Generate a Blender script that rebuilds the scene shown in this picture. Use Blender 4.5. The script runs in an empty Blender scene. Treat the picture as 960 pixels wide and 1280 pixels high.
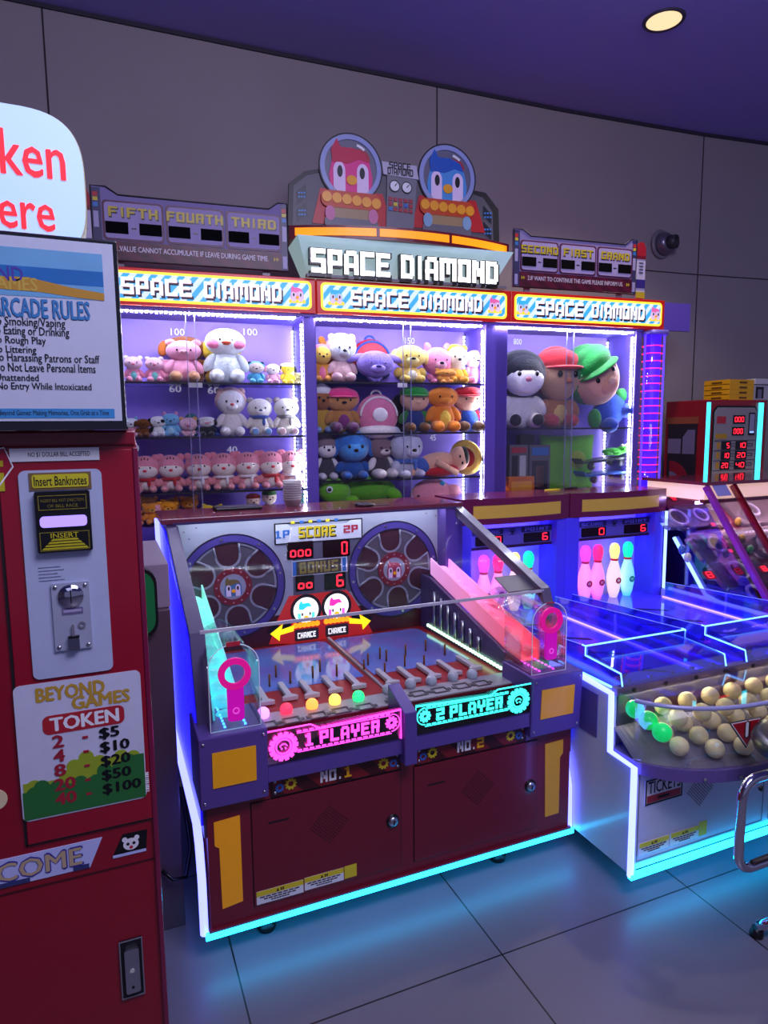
import bpy, math, random
from mathutils import Vector, Matrix

# ------------------------------------------------------------------ camera, world, exposure
random.seed(7)
scn = bpy.context.scene
COL = scn.collection
EYE = Vector((0, 0, 1.6))
FPX = 834.19
PITCH, YAW, ROLL = math.radians(7.0228), math.radians(22.762), math.radians(0.5635)
_f = Vector((math.sin(YAW) * math.cos(PITCH), math.cos(YAW) * math.cos(PITCH), -math.sin(PITCH)))
_r0 = Vector((math.cos(YAW), -math.sin(YAW), 0))
_d0 = _f.cross(_r0)
_r = math.cos(ROLL) * _r0 + math.sin(ROLL) * _d0
_d = -math.sin(ROLL) * _r0 + math.cos(ROLL) * _d0
cd = bpy.data.cameras.new('camera')
cam = bpy.data.objects.new('camera', cd)
COL.objects.link(cam)
cd.sensor_fit = 'HORIZONTAL'
cd.sensor_width = 36
cd.lens = FPX / 960 * 36
cd.clip_start = 0.05
m = Matrix.Identity(4)
for i, a in enumerate((_r, -_d, -_f)):
    for k in range(3):
        m[k][i] = a[k]
m.translation = EYE
cam.matrix_world = m
scn.camera = cam

w = bpy.data.worlds.new('world')
scn.world = w
w.use_nodes = True
w.node_tree.nodes['Background'].inputs[0].default_value = (0.22, 0.22, 0.44, 1)
w.node_tree.nodes['Background'].inputs[1].default_value = 0.5

scn.view_settings.view_transform = 'Standard'
scn.view_settings.look = 'None'
scn.view_settings.exposure = 0.0
scn.view_settings.gamma = 1.0
scn.view_settings.use_curve_mapping = False
scn.cycles.transparent_max_bounces = 24
scn.cycles.max_bounces = 10


def lamp(name, kind, loc, energy, col, size=0.3, rot=(0, 0, 0), spot=None, sizey=None):
    l = bpy.data.lights.new(name, kind)
    l.energy = energy
    l.color = col
    if kind == 'AREA':
        l.size = size
        if sizey:
            l.shape = 'RECTANGLE'
            l.size_y = sizey
    else:
        l.shadow_soft_size = size
    if spot:
        l.spot_size = spot
        l.spot_blend = 0.6
    o = bpy.data.objects.new(name, l)
    o.location = loc
    o.rotation_euler = rot
    COL.objects.link(o)
    return o


# unseen area lights added to fill the hall and wash the back wall
lamp('hall_fill', 'AREA', (-0.6, -1.6, 3.5), 12, (0.60, 0.64, 1.0), 2.0)
lamp('hall_fill', 'AREA', (1.0, 0.2, 3.6), 115, (0.74, 0.71, 1.0), 1.6, rot=(math.radians(48), 0, 0))
lamp('ceiling_downlight', 'SPOT', (2.75, 2.82, 3.55), 60, (1.0, 0.86, 0.66), 0.06, spot=2.0)

# ------------------------------------------------------------------ helpers
def at(x, y, Y=None, X=None, Z=None):
    """a photograph pixel -> the point where its sight line meets a real plane of the room"""
    v = _f * FPX + _r * (x - 480) + _d * (y - 640)
    if Y is not None:
        t = (Y - EYE.y) / v.y
    elif X is not None:
        t = (X - EYE.x) / v.x
    else:
        t = (Z - EYE.z) / v.z
    return EYE + v * t


CA = math.radians(-4.39)
CAB = Matrix.Translation((0, 3.3, 0)) @ Matrix.Rotation(CA, 4, 'Z')
CABI = CAB.inverted()


def cab_at(x, y, d=0.0):
    """the same for the planes parallel to the prize cabinet's front -> (u, z)"""
    o = CABI @ EYE
    v = CABI.to_3x3() @ (_f * FPX + _r * (x - 480) + _d * (y - 640))
    p = o + v * ((d - o.y) / v.y)
    return p.x, p.z


def rq(Y, *q):
    p = [at(x, y, Y=Y) for x, y in q]
    return ((p[0].x + p[3].x) / 2, (p[2].z + p[3].z) / 2, (p[1].x + p[2].x) / 2, (p[0].z + p[1].z) / 2)


def rc(d, *q):
    p = [cab_at(x, y, d) for x, y in q]
    return ((p[0][0] + p[3][0]) / 2, (p[2][1] + p[3][1]) / 2, (p[1][0] + p[2][0]) / 2, (p[0][1] + p[1][1]) / 2)


def lin(c):
    c = c / 255.0
    return c / 12.92 if c <= 0.04045 else ((c + 0.055) / 1.055) ** 2.4


def rgb(c):
    return (lin(c[0]), lin(c[1]), lin(c[2]), 1.0)


_M = {}


def mat(name, c, rough=0.5, metal=0.0, emit=0.0, ec=None, var=0.06, scale=40.0, bump=0.0, coat=0.0, sheen=0.0, spec=0.5):
    if name in _M:
        return _M[name]
    a = bpy.data.materials.new(name)
    a.use_nodes = True
    nt = a.node_tree
    p = nt.nodes['Principled BSDF']
    tc = nt.nodes.new('ShaderNodeTexCoord')
    no = nt.nodes.new('ShaderNodeTexNoise')
    no.inputs['Scale'].default_value = scale
    no.inputs['Detail'].default_value = 3
    nt.links.new(tc.outputs['Object'], no.inputs['Vector'])
    mx = nt.nodes.new('ShaderNodeMix')
    mx.data_type = 'RGBA'
    b = rgb(c)
    mx.inputs['A'].default_value = tuple(v * (1 - var) for v in b[:3]) + (1,)
    mx.inputs['B'].default_value = tuple(min(1, v * (1 + var)) for v in b[:3]) + (1,)
    nt.links.new(no.outputs['Fac'], mx.inputs['Factor'])
    nt.links.new(mx.outputs['Result'], p.inputs['Base Color'])
    p.inputs['Roughness'].default_value = rough
    p.inputs['Metallic'].default_value = metal
    p.inputs['Specular IOR Level'].default_value = spec
    p.inputs['Coat Weight'].default_value = coat
    p.inputs['Coat Roughness'].default_value = 0.08
    p.inputs['Sheen Weight'].default_value = sheen
    if emit:
        p.inputs['Emission Color'].default_value = rgb(ec or c)
        p.inputs['Emission Strength'].default_value = emit
    if bump:
        bn = nt.nodes.new('ShaderNodeBump')
        bn.inputs['Strength'].default_value = bump
        bn.inputs['Distance'].default_value = 0.004
        nt.links.new(no.outputs['Fac'], bn.inputs['Height'])
        nt.links.new(bn.outputs['Normal'], p.inputs['Normal'])
    _M[name] = a
    return a


def glass(name, tint=(255, 255, 255), gloss=1.0, rough=0.02, milk=0.0, milkc=(255, 255, 255)):
    """clear acrylic or glass sheet: see-through, mirror-like at grazing angles, optional milkiness"""
    if name in _M:
        return _M[name]
    a = bpy.data.materials.new(name)
    a.use_nodes = True
    nt = a.node_tree
    nt.nodes.clear()
    out = nt.nodes.new('ShaderNodeOutputMaterial')
    tr = nt.nodes.new('ShaderNodeBsdfTransparent')
    tr.inputs[0].default_value = rgb(tint)
    gl = nt.nodes.new('ShaderNodeBsdfGlossy')
    gl.inputs['Roughness'].default_value = rough
    lw = nt.nodes.new('ShaderNodeLayerWeight')
    lw.inputs['Blend'].default_value = 0.5
    mu = nt.nodes.new('ShaderNodeMath')
    mu.operation = 'MULTIPLY'
    mu.inputs[1].default_value = gloss
    nt.links.new(lw.outputs['Fresnel'], mu.inputs[0])
    base = tr
    if milk:
        df = nt.nodes.new('ShaderNodeBsdfTranslucent')
        df.inputs[0].default_value = rgb(milkc)
        d2 = nt.nodes.new('ShaderNodeBsdfDiffuse')
        d2.inputs[0].default_value = rgb(milkc)
        m0 = nt.nodes.new('ShaderNodeMixShader')
        m0.inputs[0].default_value = 0.5
        nt.links.new(df.outputs[0], m0.inputs[1])
        nt.links.new(d2.outputs[0], m0.inputs[2])
        m1 = nt.nodes.new('ShaderNodeMixShader')
        m1.inputs[0].default_value = milk
        nt.links.new(tr.outputs[0], m1.inputs[1])
        nt.links.new(m0.outputs[0], m1.inputs[2])
        base = m1
    ms = nt.nodes.new('ShaderNodeMixShader')
    nt.links.new(mu.outputs[0], ms.inputs[0])
    nt.links.new(base.outputs[0], ms.inputs[1])
    nt.links.new(gl.outputs[0], ms.inputs[2])
    nt.links.new(ms.outputs[0], out.inputs[0])
    _M[name] = a
    return a


def stripes(name, c1, c2, scale, ang, emit=0.0):
    """diagonal printed stripes"""
    if name in _M:
        return _M[name]
    a = mat(name, c1, 0.4)
    nt = a.node_tree
    p = nt.nodes['Principled BSDF']
    tc = nt.nodes.new('ShaderNodeTexCoord')
    mp = nt.nodes.new('ShaderNodeMapping')
    mp.inputs['Rotation'].default_value = (0, ang, 0)
    wv = nt.nodes.new('ShaderNodeTexWave')
    wv.bands_direction = 'X'
    wv.inputs['Scale'].default_value = scale
    rp = nt.nodes.new('ShaderNodeValToRGB')
    rp.color_ramp.interpolation = 'CONSTANT'
    rp.color_ramp.elements[0].color = rgb(c1)
    rp.color_ramp.elements[1].color = rgb(c2)
    rp.color_ramp.elements[1].position = 0.5
    nt.links.new(tc.outputs['Object'], mp.inputs[0])
    nt.links.new(mp.outputs[0], wv.inputs['Vector'])
    nt.links.new(wv.outputs['Fac'], rp.inputs[0])
    nt.links.new(rp.outputs[0], p.inputs['Base Color'])
    if emit:
        nt.links.new(rp.outputs[0], p.inputs['Emission Color'])
        p.inputs['Emission Strength'].default_value = emit
    return a


V = Vector
_txt = {}


def text_mesh(s, bold):
    if (s, bold) in _txt:
        return _txt[(s, bold)]
    c = bpy.data.curves.new('lettering', 'FONT')
    c.body = s
    c.offset = bold
    c.resolution_u = 2
    o = bpy.data.objects.new('lettering', c)
    me = o.to_mesh()
    vs = [v.co.copy() for v in me.vertices]
    fs = [tuple(p.vertices) for p in me.polygons]
    o.to_mesh_clear()
    bpy.data.objects.remove(o)
    bpy.data.curves.remove(c)
    _txt[(s, bold)] = (vs, fs)
    return vs, fs


class Pl:
    """a flat face of a thing: origin, right, up; n points out of it"""
    def __init__(self, o, ax=(1, 0, 0), az=(0, 0, 1)):
        self.o, self.ax, self.az = V(o), V(ax).normalized(), V(az).normalized()
        self.n = self.ax.cross(self.az).normalized()

    def p(self, x, z, t=0.0):
        return self.o + self.ax * x + self.az * z + self.n * t


def fy(Y):
    return Pl((0, Y, 0))


T_ = 0.28
LET = {
    'S': [(0, .8, 1, 1), (0, .5, .3, 1), (0, .42, 1, .6), (.7, 0, 1, .6), (0, 0, 1, .2)],
    'P': [(0, 0, .3, 1), (0, .8, 1, 1), (.7, .4, 1, 1), (0, .35, 1, .53)],
    'A': [(0, 0, .3, .85), (.7, 0, 1, .85), (.15, .8, .85, 1), (0, .3, 1, .46)],
    'C': [(0, 0, .3, 1), (0, .8, 1, 1), (0, 0, 1, .2)],
    'E': [(0, 0, .3, 1), (0, .8, 1, 1), (0, 0, 1, .2), (0, .42, .85, .6)],
    'D': [(0, 0, .3, 1), (0, .8, .88, 1), (0, 0, .88, .2), (.7, .12, 1, .88)],
    'I': [(.3, 0, .7, 1)],
    'M': [(0, 0, .24, 1), (.76, 0, 1, 1), (0, .8, 1, 1), (.4, .3, .6, 1)],
    'O': [(0, 0, .3, 1), (.7, 0, 1, 1), (0, .8, 1, 1), (0, 0, 1, .2)],
    'N': [(0, 0, .3, 1), (.7, 0, 1, 1), (.25, .62, .5, .95), (.42, .3, .75, .65)],
    'F': [(0, 0, .3, 1), (0, .8, 1, 1), (0, .42, .85, .6)],
    'T': [(0, .8, 1, 1), (.35, 0, .65, 1)],
    'H': [(0, 0, .3, 1), (.7, 0, 1, 1), (0, .4, 1, .6)],
    'U': [(0, 0, .3, 1), (.7, 0, 1, 1), (0, 0, 1, .2)],
    'R': [(0, 0, .3, 1), (0, .8, 1, 1), (.7, .5, 1, 1), (0, .4, 1, .57), (.62, 0, .95, .45)],
    'G': [(0, 0, .3, 1), (0, .8, 1, 1), (0, 0, 1, .2), (.7, 0, 1, .5), (.5, .4, 1, .55)],
    'B': [(0, 0, .3, 1), (0, .8, .9, 1), (0, 0, 1, .2), (.7, .1, 1, .5), (.65, .5, .92, .95), (0, .42, .9, .58)],
    'L': [(0, 0, .3, 1), (0, 0, 1, .2)],
    'Y': [(0, .45, .3, 1), (.7, .45, 1, 1), (0, .38, 1, .58), (.35, 0, .65, .5)],
    'K': [(0, 0, .3, 1), (.3, .4, .6, .6), (.6, .55, .95, 1), (.6, 0, .95, .45)],
    'V': [(0, .25, .3, 1), (.7, .25, 1, 1), (.2, 0, .8, .3)],
    '1': [(.35, 0, .68, 1), (.1, .72, .5, .9), (.1, 0, .95, .16)],
    '2': [(0, .8, 1, 1), (.7, .5, 1, 1), (0, .42, 1, .6), (0, 0, .3, .55), (0, 0, 1, .2)],
    '.': [(.3, 0, .7, .2)],
}
SEG = {'0': 'abcdef', '1': 'bc', '2': 'abged', '3': 'abgcd', '4': 'fgbc', '5': 'afgcd', '6': 'afgedc', '8': 'abcdefg', 'o': 'gcde', '-': 'g'}


class MB:
    def __init__(self):
        self.v, self.f, self.s = [], [], []

    def add(self, vs, fs, smooth=False):
        b = len(self.v)
        self.v += [V(x) for x in vs]
        for q in fs:
            self.f.append(tuple(i + b for i in q))
            self.s.append(smooth)
        return self

    def box(self, a, b):
        x0, y0, z0 = a
        x1, y1, z1 = b
        vs = [(x, y, z) for z in (z0, z1) for y in (y0, y1) for x in (x0, x1)]
        return self.add(vs, [(0, 2, 3, 1), (4, 5, 7, 6), (0, 1, 5, 4), (2, 6, 7, 3), (0, 4, 6, 2), (1, 3, 7, 5)])

    def poly(self, pl, pts, t0=0.0, t1=0.001):
        n = len(pts)
        ar = sum(pts[i][0] * pts[(i + 1) % n][1] - pts[(i + 1) % n][0] * pts[i][1] for i in range(n))
        if ar < 0:
            pts = pts[::-1]
        vs = [pl.p(x, z, t0) for x, z in pts] + [pl.p(x, z, t1) for x, z in pts]
        fs = [tuple(range(n - 1, -1, -1)), tuple(range(n, 2 * n))]
        fs += [(i, (i + 1) % n, n + (i + 1) % n, n + i) for i in range(n)]
        return self.add(vs, fs)

    def rect(self, pl, x0, z0, x1, z1, t0=0.0, t1=0.001):
        return self.poly(pl, [(x0, z0), (x1, z0), (x1, z1), (x0, z1)], t0, t1)

    def rrect(self, pl, x0, z0, x1, z1, r, t0=0.0, t1=0.001, k=5):
        pts = []
        for cx, cz, a0 in ((x1 - r, z1 - r, 0), (x0 + r, z1 - r, 90), (x0 + r, z0 + r, 180), (x1 - r, z0 + r, 270)):
            for i in range(k + 1):
                a = math.radians(a0 + 90 * i / k)
                pts.append((cx + r * math.cos(a), cz + r * math.sin(a)))
        return self.poly(pl, pts, t0, t1)

    def frame(self, pl, x0, z0, x1, z1, b, t0=0.0, t1=0.001):
        self.rect(pl, x0, z0, x1, z0 + b, t0, t1)
        self.rect(pl, x0, z1 - b, x1, z1, t0, t1)
        self.rect(pl, x0, z0 + b, x0 + b, z1 - b, t0, t1)
        return self.rect(pl, x1 - b, z0 + b, x1, z1 - b, t0, t1)

    def disc(self, pl, cx, cz, r, t0=0.0, t1=0.001, n=28, rz=None):
        rz = rz or r
        return self.poly(pl, [(cx + r * math.cos(6.28319 * i / n), cz + rz * math.sin(6.28319 * i / n)) for i in range(n)], t0, t1)

    def ring(self, pl, cx, cz, r0, r1, t0=0.0, t1=0.001, n=40, a0=0.0, a1=360.0):
        full = abs(a1 - a0) >= 359.9
        k = n if full else n + 1
        vs = []
        for i in range(k):
            a = math.radians(a0 + (a1 - a0) * i / n)
            c, s = math.cos(a), math.sin(a)
            for r, t in ((r0, t0), (r1, t0), (r1, t1), (r0, t1)):
                vs.append(pl.p(cx + r * c, cz + r * s, t))
        fs = []
        for i in range(n):
            j = (i + 1) % k
            for q in range(4):
                q2 = (q + 1) % 4
                fs.append((4 * i + q, 4 * i + q2, 4 * j + q2, 4 * j + q)[::-1])
        if not full:
            fs += [(0, 1, 2, 3), (4 * n + 3, 4 * n + 2, 4 * n + 1, 4 * n)]
        return self.add(vs, fs)

    def gear(self, pl, cx, cz, r, t0=0.0, t1=0.001, teeth=10, hole=0.45):
        self.ring(pl, cx, cz, r * hole, r * 0.8, t0, t1)
        for i in range(teeth):
            a = 6.28319 * i / teeth
            c, s = math.cos(a), math.sin(a)
            q = []
            for rr, ww in ((.75, -.18), (1, -.13), (1, .13), (.75, .18)):
                q.append((cx + r * (rr * c - ww * s), cz + r * (rr * s + ww * c)))
            self.poly(pl, q, t0, t1)
        return self

    def ell(self, c, r, rot=None, nu=20, nv=12):
        R = rot or Matrix.Identity(3)
        c = V(c)
        vs = [c + R @ V((0, 0, -r[2]))]
        for j in range(1, nv):
            b = -math.pi / 2 + math.pi * j / nv
            for i in range(nu):
                a = 6.28319 * i / nu
                vs.append(c + R @ V((r[0] * math.cos(b) * math.cos(a), r[1] * math.cos(b) * math.sin(a), r[2] * math.sin(b))))
        vs.append(c + R @ V((0, 0, r[2])))
        t = len(vs) - 1
        fs = [(0, 1 + (i + 1) % nu, 1 + i) for i in range(nu)]
        for j in range(nv - 2):
            for i in range(nu):
                a, b = 1 + j * nu + i, 1 + j * nu + (i + 1) % nu
                fs.append((a, b, b + nu, a + nu))
        o = 1 + (nv - 2) * nu
        fs += [(t, o + i, o + (i + 1) % nu) for i in range(nu)]
        return self.add(vs, fs, True)

    def tube(self, pts, r, n=10, closed=False, taper=None):
        pts = [V(p) for p in pts]
        k = len(pts)
        vs = []
        prev = None
        for i in range(k):
            if closed:
                t = pts[(i + 1) % k] - pts[i - 1]
            else:
                t = pts[min(i + 1, k - 1)] - pts[max(i - 1, 0)]
            t.normalize()
            if prev is None:
                up = V((0, 0, 1)) if abs(t.z) < 0.9 else V((1, 0, 0))
                x = t.cross(up).normalized()
            else:
                x = (prev - t * prev.dot(t)).normalized()
            prev = x
            y = t.cross(x)
            rr = r if taper is None else taper[i]
            for j in range(n):
                a = 6.28319 * j / n
                vs.append(pts[i] + x * rr * math.cos(a) + y * rr * math.sin(a))
        fs = []
        for i in range(k if closed else k - 1):
            i2 = (i + 1) % k
            for j in range(n):
                j2 = (j + 1) % n
                fs.append((i * n + j, i * n + j2, i2 * n + j2, i2 * n + j))
        self.add(vs, fs, True)
        if not closed:
            self.cap(len(self.v) - k * n, n, k)
        return self

    def cap(self, b, n, k):
        self.f += [tuple(b + j for j in range(n - 1, -1, -1)), tuple(b + (k - 1) * n + j for j in range(n))]
        self.s += [False, False]

    def lathe(self, c, prof, n=24, axis=(0, 0, 1)):
        """profile [(radius, height)] turned round an axis through c"""
        ax = V(axis).normalized()
        u = ax.cross(V((0, 1, 0)) if abs(ax.y) < 0.9 else V((1, 0, 0))).normalized()
        w_ = ax.cross(u)
        c = V(c)
        vs, fs = [], []
        for r, h in prof:
            for j in range(n):
                a = 6.28319 * j / n
                vs.append(c + ax * h + (u * math.cos(a) + w_ * math.sin(a)) * max(r, 1e-5))
        for i in range(len(prof) - 1):
            for j in range(n):
                j2 = (j + 1) % n
                fs.append((i * n + j, i * n + j2, i * n + n + j2, i * n + n + j))
        self.add(vs, fs, True)
        if prof[0] != prof[-1]:
            self.cap(len(self.v) - len(vs), n, len(prof))
        return self

    def text(self, pl, s, x0, z0, x1, z1, t=0.001, bold=0.0, keep=True, align='C'):
        """typeset s inside the rectangle; keep = keep the letters' own aspect"""
        vs, fs = text_mesh(s, 0.0)
        ax = [v.x for v in vs]
        ay = [v.y for v in vs]
        w0, h0 = max(ax) - min(ax), max(ay) - min(ay)
        sx, sz = (x1 - x0) / w0, (z1 - z0) / h0
        if keep:
            sx = sz = min(sx, sz)
        ox = x0 if align == 'L' else (x0 + x1) / 2 - w0 * sx / 2
        oz = (z0 + z1) / 2 - h0 * sz / 2
        k = bold * .8
        for i, (dx, dz) in enumerate([(0, 0)] + ([(k, 0), (-k, 0), (0, k * .6), (0, -k * .6)] if bold else [])):
            self.add([pl.p(ox + (v.x - min(ax) + dx) * sx, oz + (v.y - min(ay) + dz) * sz, t + i * 2e-5) for v in vs], fs)
        return self

    def block(self, pl, s, x0, z0, x1, z1, t0=0.0, t1=0.001, gap=0.22):
        """heavy squared game lettering filling the rectangle"""
        ws = [1.35 if c == 'M' else 0.6 if c in ' .I' else 1.0 for c in s]
        tot = sum(ws) + gap * (len(s) - 1)
        k = (x1 - x0) / tot
        x = x0
        e = 0.0
        for c, cw in zip(s, ws):
            for (a, b, c1, d) in LET.get(c, []):
                e += 1e-6
                self.rect(pl, x + a * cw * k, z0 + b * (z1 - z0), x + c1 * cw * k, z0 + d * (z1 - z0), t0, t1 + e)
            x += (cw + gap) * k
        return self

    def seg(self, pl, s, x0, z0, x1, z1, t0=0.0, t1=0.001):
        n = len(s)
        cw = (x1 - x0) / n
        for i, c in enumerate(s):
            if c == ' ':
                continue
            a, b = x0 + cw * (i + .12), x0 + cw * (i + .88)
            k = min(0.2 * (b - a), 0.09 * (z1 - z0) * 1.4)
            mz = (z0 + z1) / 2
            d = {'a': (a + k, z1 - k, b - k, z1), 'd': (a + k, z0, b - k, z0 + k), 'g': (a + k, mz - k / 2, b - k, mz + k / 2),
                 'b': (b - k, mz + k * .3, b, z1 - k * .5), 'c': (b - k, z0 + k * .5, b, mz - k * .3),
                 'f': (a, mz + k * .3, a + k, z1 - k * .5), 'e': (a, z0 + k * .5, a + k, mz - k * .3)}
            for q in SEG[c]:
                self.rect(pl, *d[q], t0, t1)
        return self


BASE = {}


def tag(o, label=None, cat=None, group=None, kind=None):
    if label:
        o['label'] = label
    if cat:
        o['category'] = cat
    if group:
        o['group'] = group
    if kind:
        o['kind'] = kind
    return o


def thing(name, label, cat, base, group=None, fr=None):
    o = bpy.data.objects.new(name, None)
    COL.objects.link(o)
    o.empty_display_size = 0.05
    b = V(base)
    if fr is None:
        o.location = b
    else:
        o.location = fr @ b
        o.rotation_euler = fr.to_euler()
    BASE[o.name] = b
    return tag(o, label, cat, group)


def mesh_obj(mb, name, ma, b, bevel=0.0):
    me = bpy.data.meshes.new(name)
    me.from_pydata([tuple(v - b) for v in mb.v], [], mb.f)
    me.polygons.foreach_set('use_smooth', mb.s)
    me.materials.append(ma)
    me.update()
    o = bpy.data.objects.new(name, me)
    COL.objects.link(o)
    if bevel:
        bv = o.modifiers.new('edge', 'BEVEL')
        bv.width = bevel
        bv.segments = 2
        bv.limit_method = 'ANGLE'
    return o


def part(mb, name, ma, parent, bevel=0.0, label=None):
    b = BASE[parent.name]
    o = mesh_obj(mb, name, ma, b, bevel)
    o.parent = parent
    BASE[o.name] = b
    if label:
        o['label'] = label
    return o


def each(mb, name, ma, parent, bevel=0.0, label=None):
    """one part per separate piece of the shape"""
    par = list(range(len(mb.v)))

    def find(i):
        while par[i] != i:
            par[i] = par[par[i]]
            i = par[i]
        return i
    for q in mb.f:
        a_ = find(q[0])
        for i in q[1:]:
            par[find(i)] = a_
    grp = {}
    for q, sm in zip(mb.f, mb.s):
        grp.setdefault(find(q[0]), []).append((q, sm))
    out = []
    for fs in grp.values():
        mm, idx = MB(), {}
        for q, sm in fs:
            for i in q:
                if i not in idx:
                    idx[i] = len(mm.v)
                    mm.v.append(mb.v[i])
            mm.f.append(tuple(idx[i] for i in q))
            mm.s.append(sm)
        out.append(part(mm, name, ma, parent, bevel, label))
    return out


def solo(mb, name, ma, label, cat, base, group=None, fr=None, bevel=0.0, kind=None):
    b = V(base)
    o = mesh_obj(mb, name, ma, b, bevel)
    if fr is None:
        o.location = b
    else:
        o.location = fr @ b
        o.rotation_euler = fr.to_euler()
    BASE[o.name] = b
    return tag(o, label, cat, group, kind)


def struct(mb, name, ma):
    o = mesh_obj(mb, name, ma, V((0, 0, 0)))
    o['kind'] = 'structure'
    return o


def Q(c, r=0.4, name=None, **k):
    """plain coloured material"""
    return mat(name or 'paint_%d_%d_%d_%d' % (c[0], c[1], c[2], int(r * 100)), c, r, **k)


def glow(c, s, name=None):
    return mat(name or 'glow_%d_%d_%d_%d' % (c[0], c[1], c[2], int(s * 100)), c, 0.5, emit=s)


RED_CAB = mat('red_cabinet_paint', (150, 18, 34), 0.35, coat=0.3)
DRED = mat('dark_red_panel', (120, 22, 40), 0.35)
MAROON = mat('maroon_panel', (120, 22, 62), 0.35, coat=0.3)
MRIM = mat('maroon_trim', (96, 18, 40), 0.3, coat=0.4)
PURP = mat('purple_panel', (92, 70, 150), 0.35)
DPURP = mat('dark_purple_frame', (72, 56, 104), 0.35)
VIOLET = mat('violet_cabinet', (106, 82, 190), 0.4)
BLACK = mat('black_plastic', (14, 14, 18), 0.35)
DARK = mat('dark_line', (20, 12, 20), 0.6)
WHITE = mat('white_panel', (215, 215, 228), 0.35, coat=0.2)
OFFW = mat('white_print', (235, 235, 240), 0.45)
STEEL = mat('brushed_steel', (190, 192, 200), 0.28, metal=1.0)
CHROME = mat('chrome_tube', (215, 215, 225), 0.08, metal=1.0, var=0.01)
GREY = mat('grey_metal', (120, 118, 130), 0.4)
YEL = mat('yellow_print', (225, 205, 40), 0.45)
ORNG = mat('orange_panel', (235, 160, 20), 0.4)
CLEAR = glass('clear_acrylic', gloss=0.45)
GLASS = glass('window_glass', gloss=0.2)
BLUEG = glass('blue_lit_acrylic', (150, 150, 255), milk=0.10, milkc=(70, 70, 255))
LEDW = glow((225, 235, 255), 105.0, 'white_led')
LEDW_TOP = glow((225, 230, 255), 230.0, 'white_led_top')
LEDW_BACK = glow((215, 228, 255), 16.0, 'white_led_back')
LEDB = glow((120, 130, 255), 3.2, 'violet_blue_led')
LEDBW = glow((170, 185, 255), 2.6, 'pale_blue_led')
LEDC = glow((24, 185, 255), 12.0, 'cyan_led')
DIGIT = glow((255, 30, 50), 3.0, 'red_digit')
SMOKE = mat('smoked_display', (30, 10, 16), 0.2)

# ------------------------------------------------------------------ room
TS = 0.759
fl = mat('floor_tile', (118, 112, 126), 0.36, var=0.12, scale=3.0)
nt = fl.node_tree
p = nt.nodes['Principled BSDF']
tc = nt.nodes.new('ShaderNodeTexCoord')
mp = nt.nodes.new('ShaderNodeMapping')
mp.inputs['Location'].default_value = (-0.284 + 0.0, -1.584, 0)
br = nt.nodes.new('ShaderNodeTexBrick')
br.offset = 0
br.inputs['Scale'].default_value = 1.0
br.inputs['Brick Width'].default_value = TS
br.inputs['Row Height'].default_value = TS
br.inputs['Mortar Size'].default_value = 0.0025
br.inputs['Mortar Smooth'].default_value = 0.0
br.inputs['Color1'].default_value = (1, 1, 1, 1)
br.inputs['Color2'].default_value = (0.97, 0.97, 0.97, 1)
br.inputs['Mortar'].default_value = (0.03, 0.03, 0.03, 1)
mul = nt.nodes.new('ShaderNodeMix')
mul.data_type = 'RGBA'
mul.blend_type = 'MULTIPLY'
mul.inputs['Factor'].default_value = 1
src = p.inputs['Base Color'].links[0].from_socket
nt.links.new(tc.outputs['Object'], mp.inputs[0])
nt.links.new(mp.outputs[0], br.inputs['Vector'])
nt.links.new(src, mul.inputs['A'])
nt.links.new(br.outputs['Color'], mul.inputs['B'])
nt.links.new(mul.outputs['Result'], p.inputs['Base Color'])
n2 = nt.nodes.new('ShaderNodeTexNoise')
n2.inputs['Scale'].default_value = 60
bm_ = nt.nodes.new('ShaderNodeBump')
bm_.inputs['Strength'].default_value = 0.10
bm_.inputs['Distance'].default_value = 0.002
nt.links.new(tc.outputs['Object'], n2.inputs['Vector'])
nt.links.new(n2.outputs['Fac'], bm_.inputs['Height'])
nt.links.new(bm_.outputs['Normal'], p.inputs['Normal'])
struct(MB().box((-5, -4, -0.1), (8, 5, 0)), 'floor', fl)

CEIL = 3.65
struct(MB().box((-5, -4, CEIL), (8, 5, CEIL + 0.1)), 'ceiling', mat('ceiling_led_tint', (150, 146, 222), 0.7, var=0.03, scale=2))  # violet LED light on the ceiling is put into its colour

# curved back wall
WP = [(-4.5, 3.83), (-2.5, 3.848), (-0.148, 3.845), (1.0, 3.832), (1.969, 3.81), (2.855, 3.79), (3.5, 3.755), (4.036, 3.72), (4.6, 3.66), (5.5, 3.53), (7.5, 3.1)]


def wall_y(x):
    for (a, b), (c, d) in zip(WP, WP[1:]):
        if a <= x <= c:
            return b + (d - b) * (x - a) / (c - a)
    return WP[-1][1]


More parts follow.
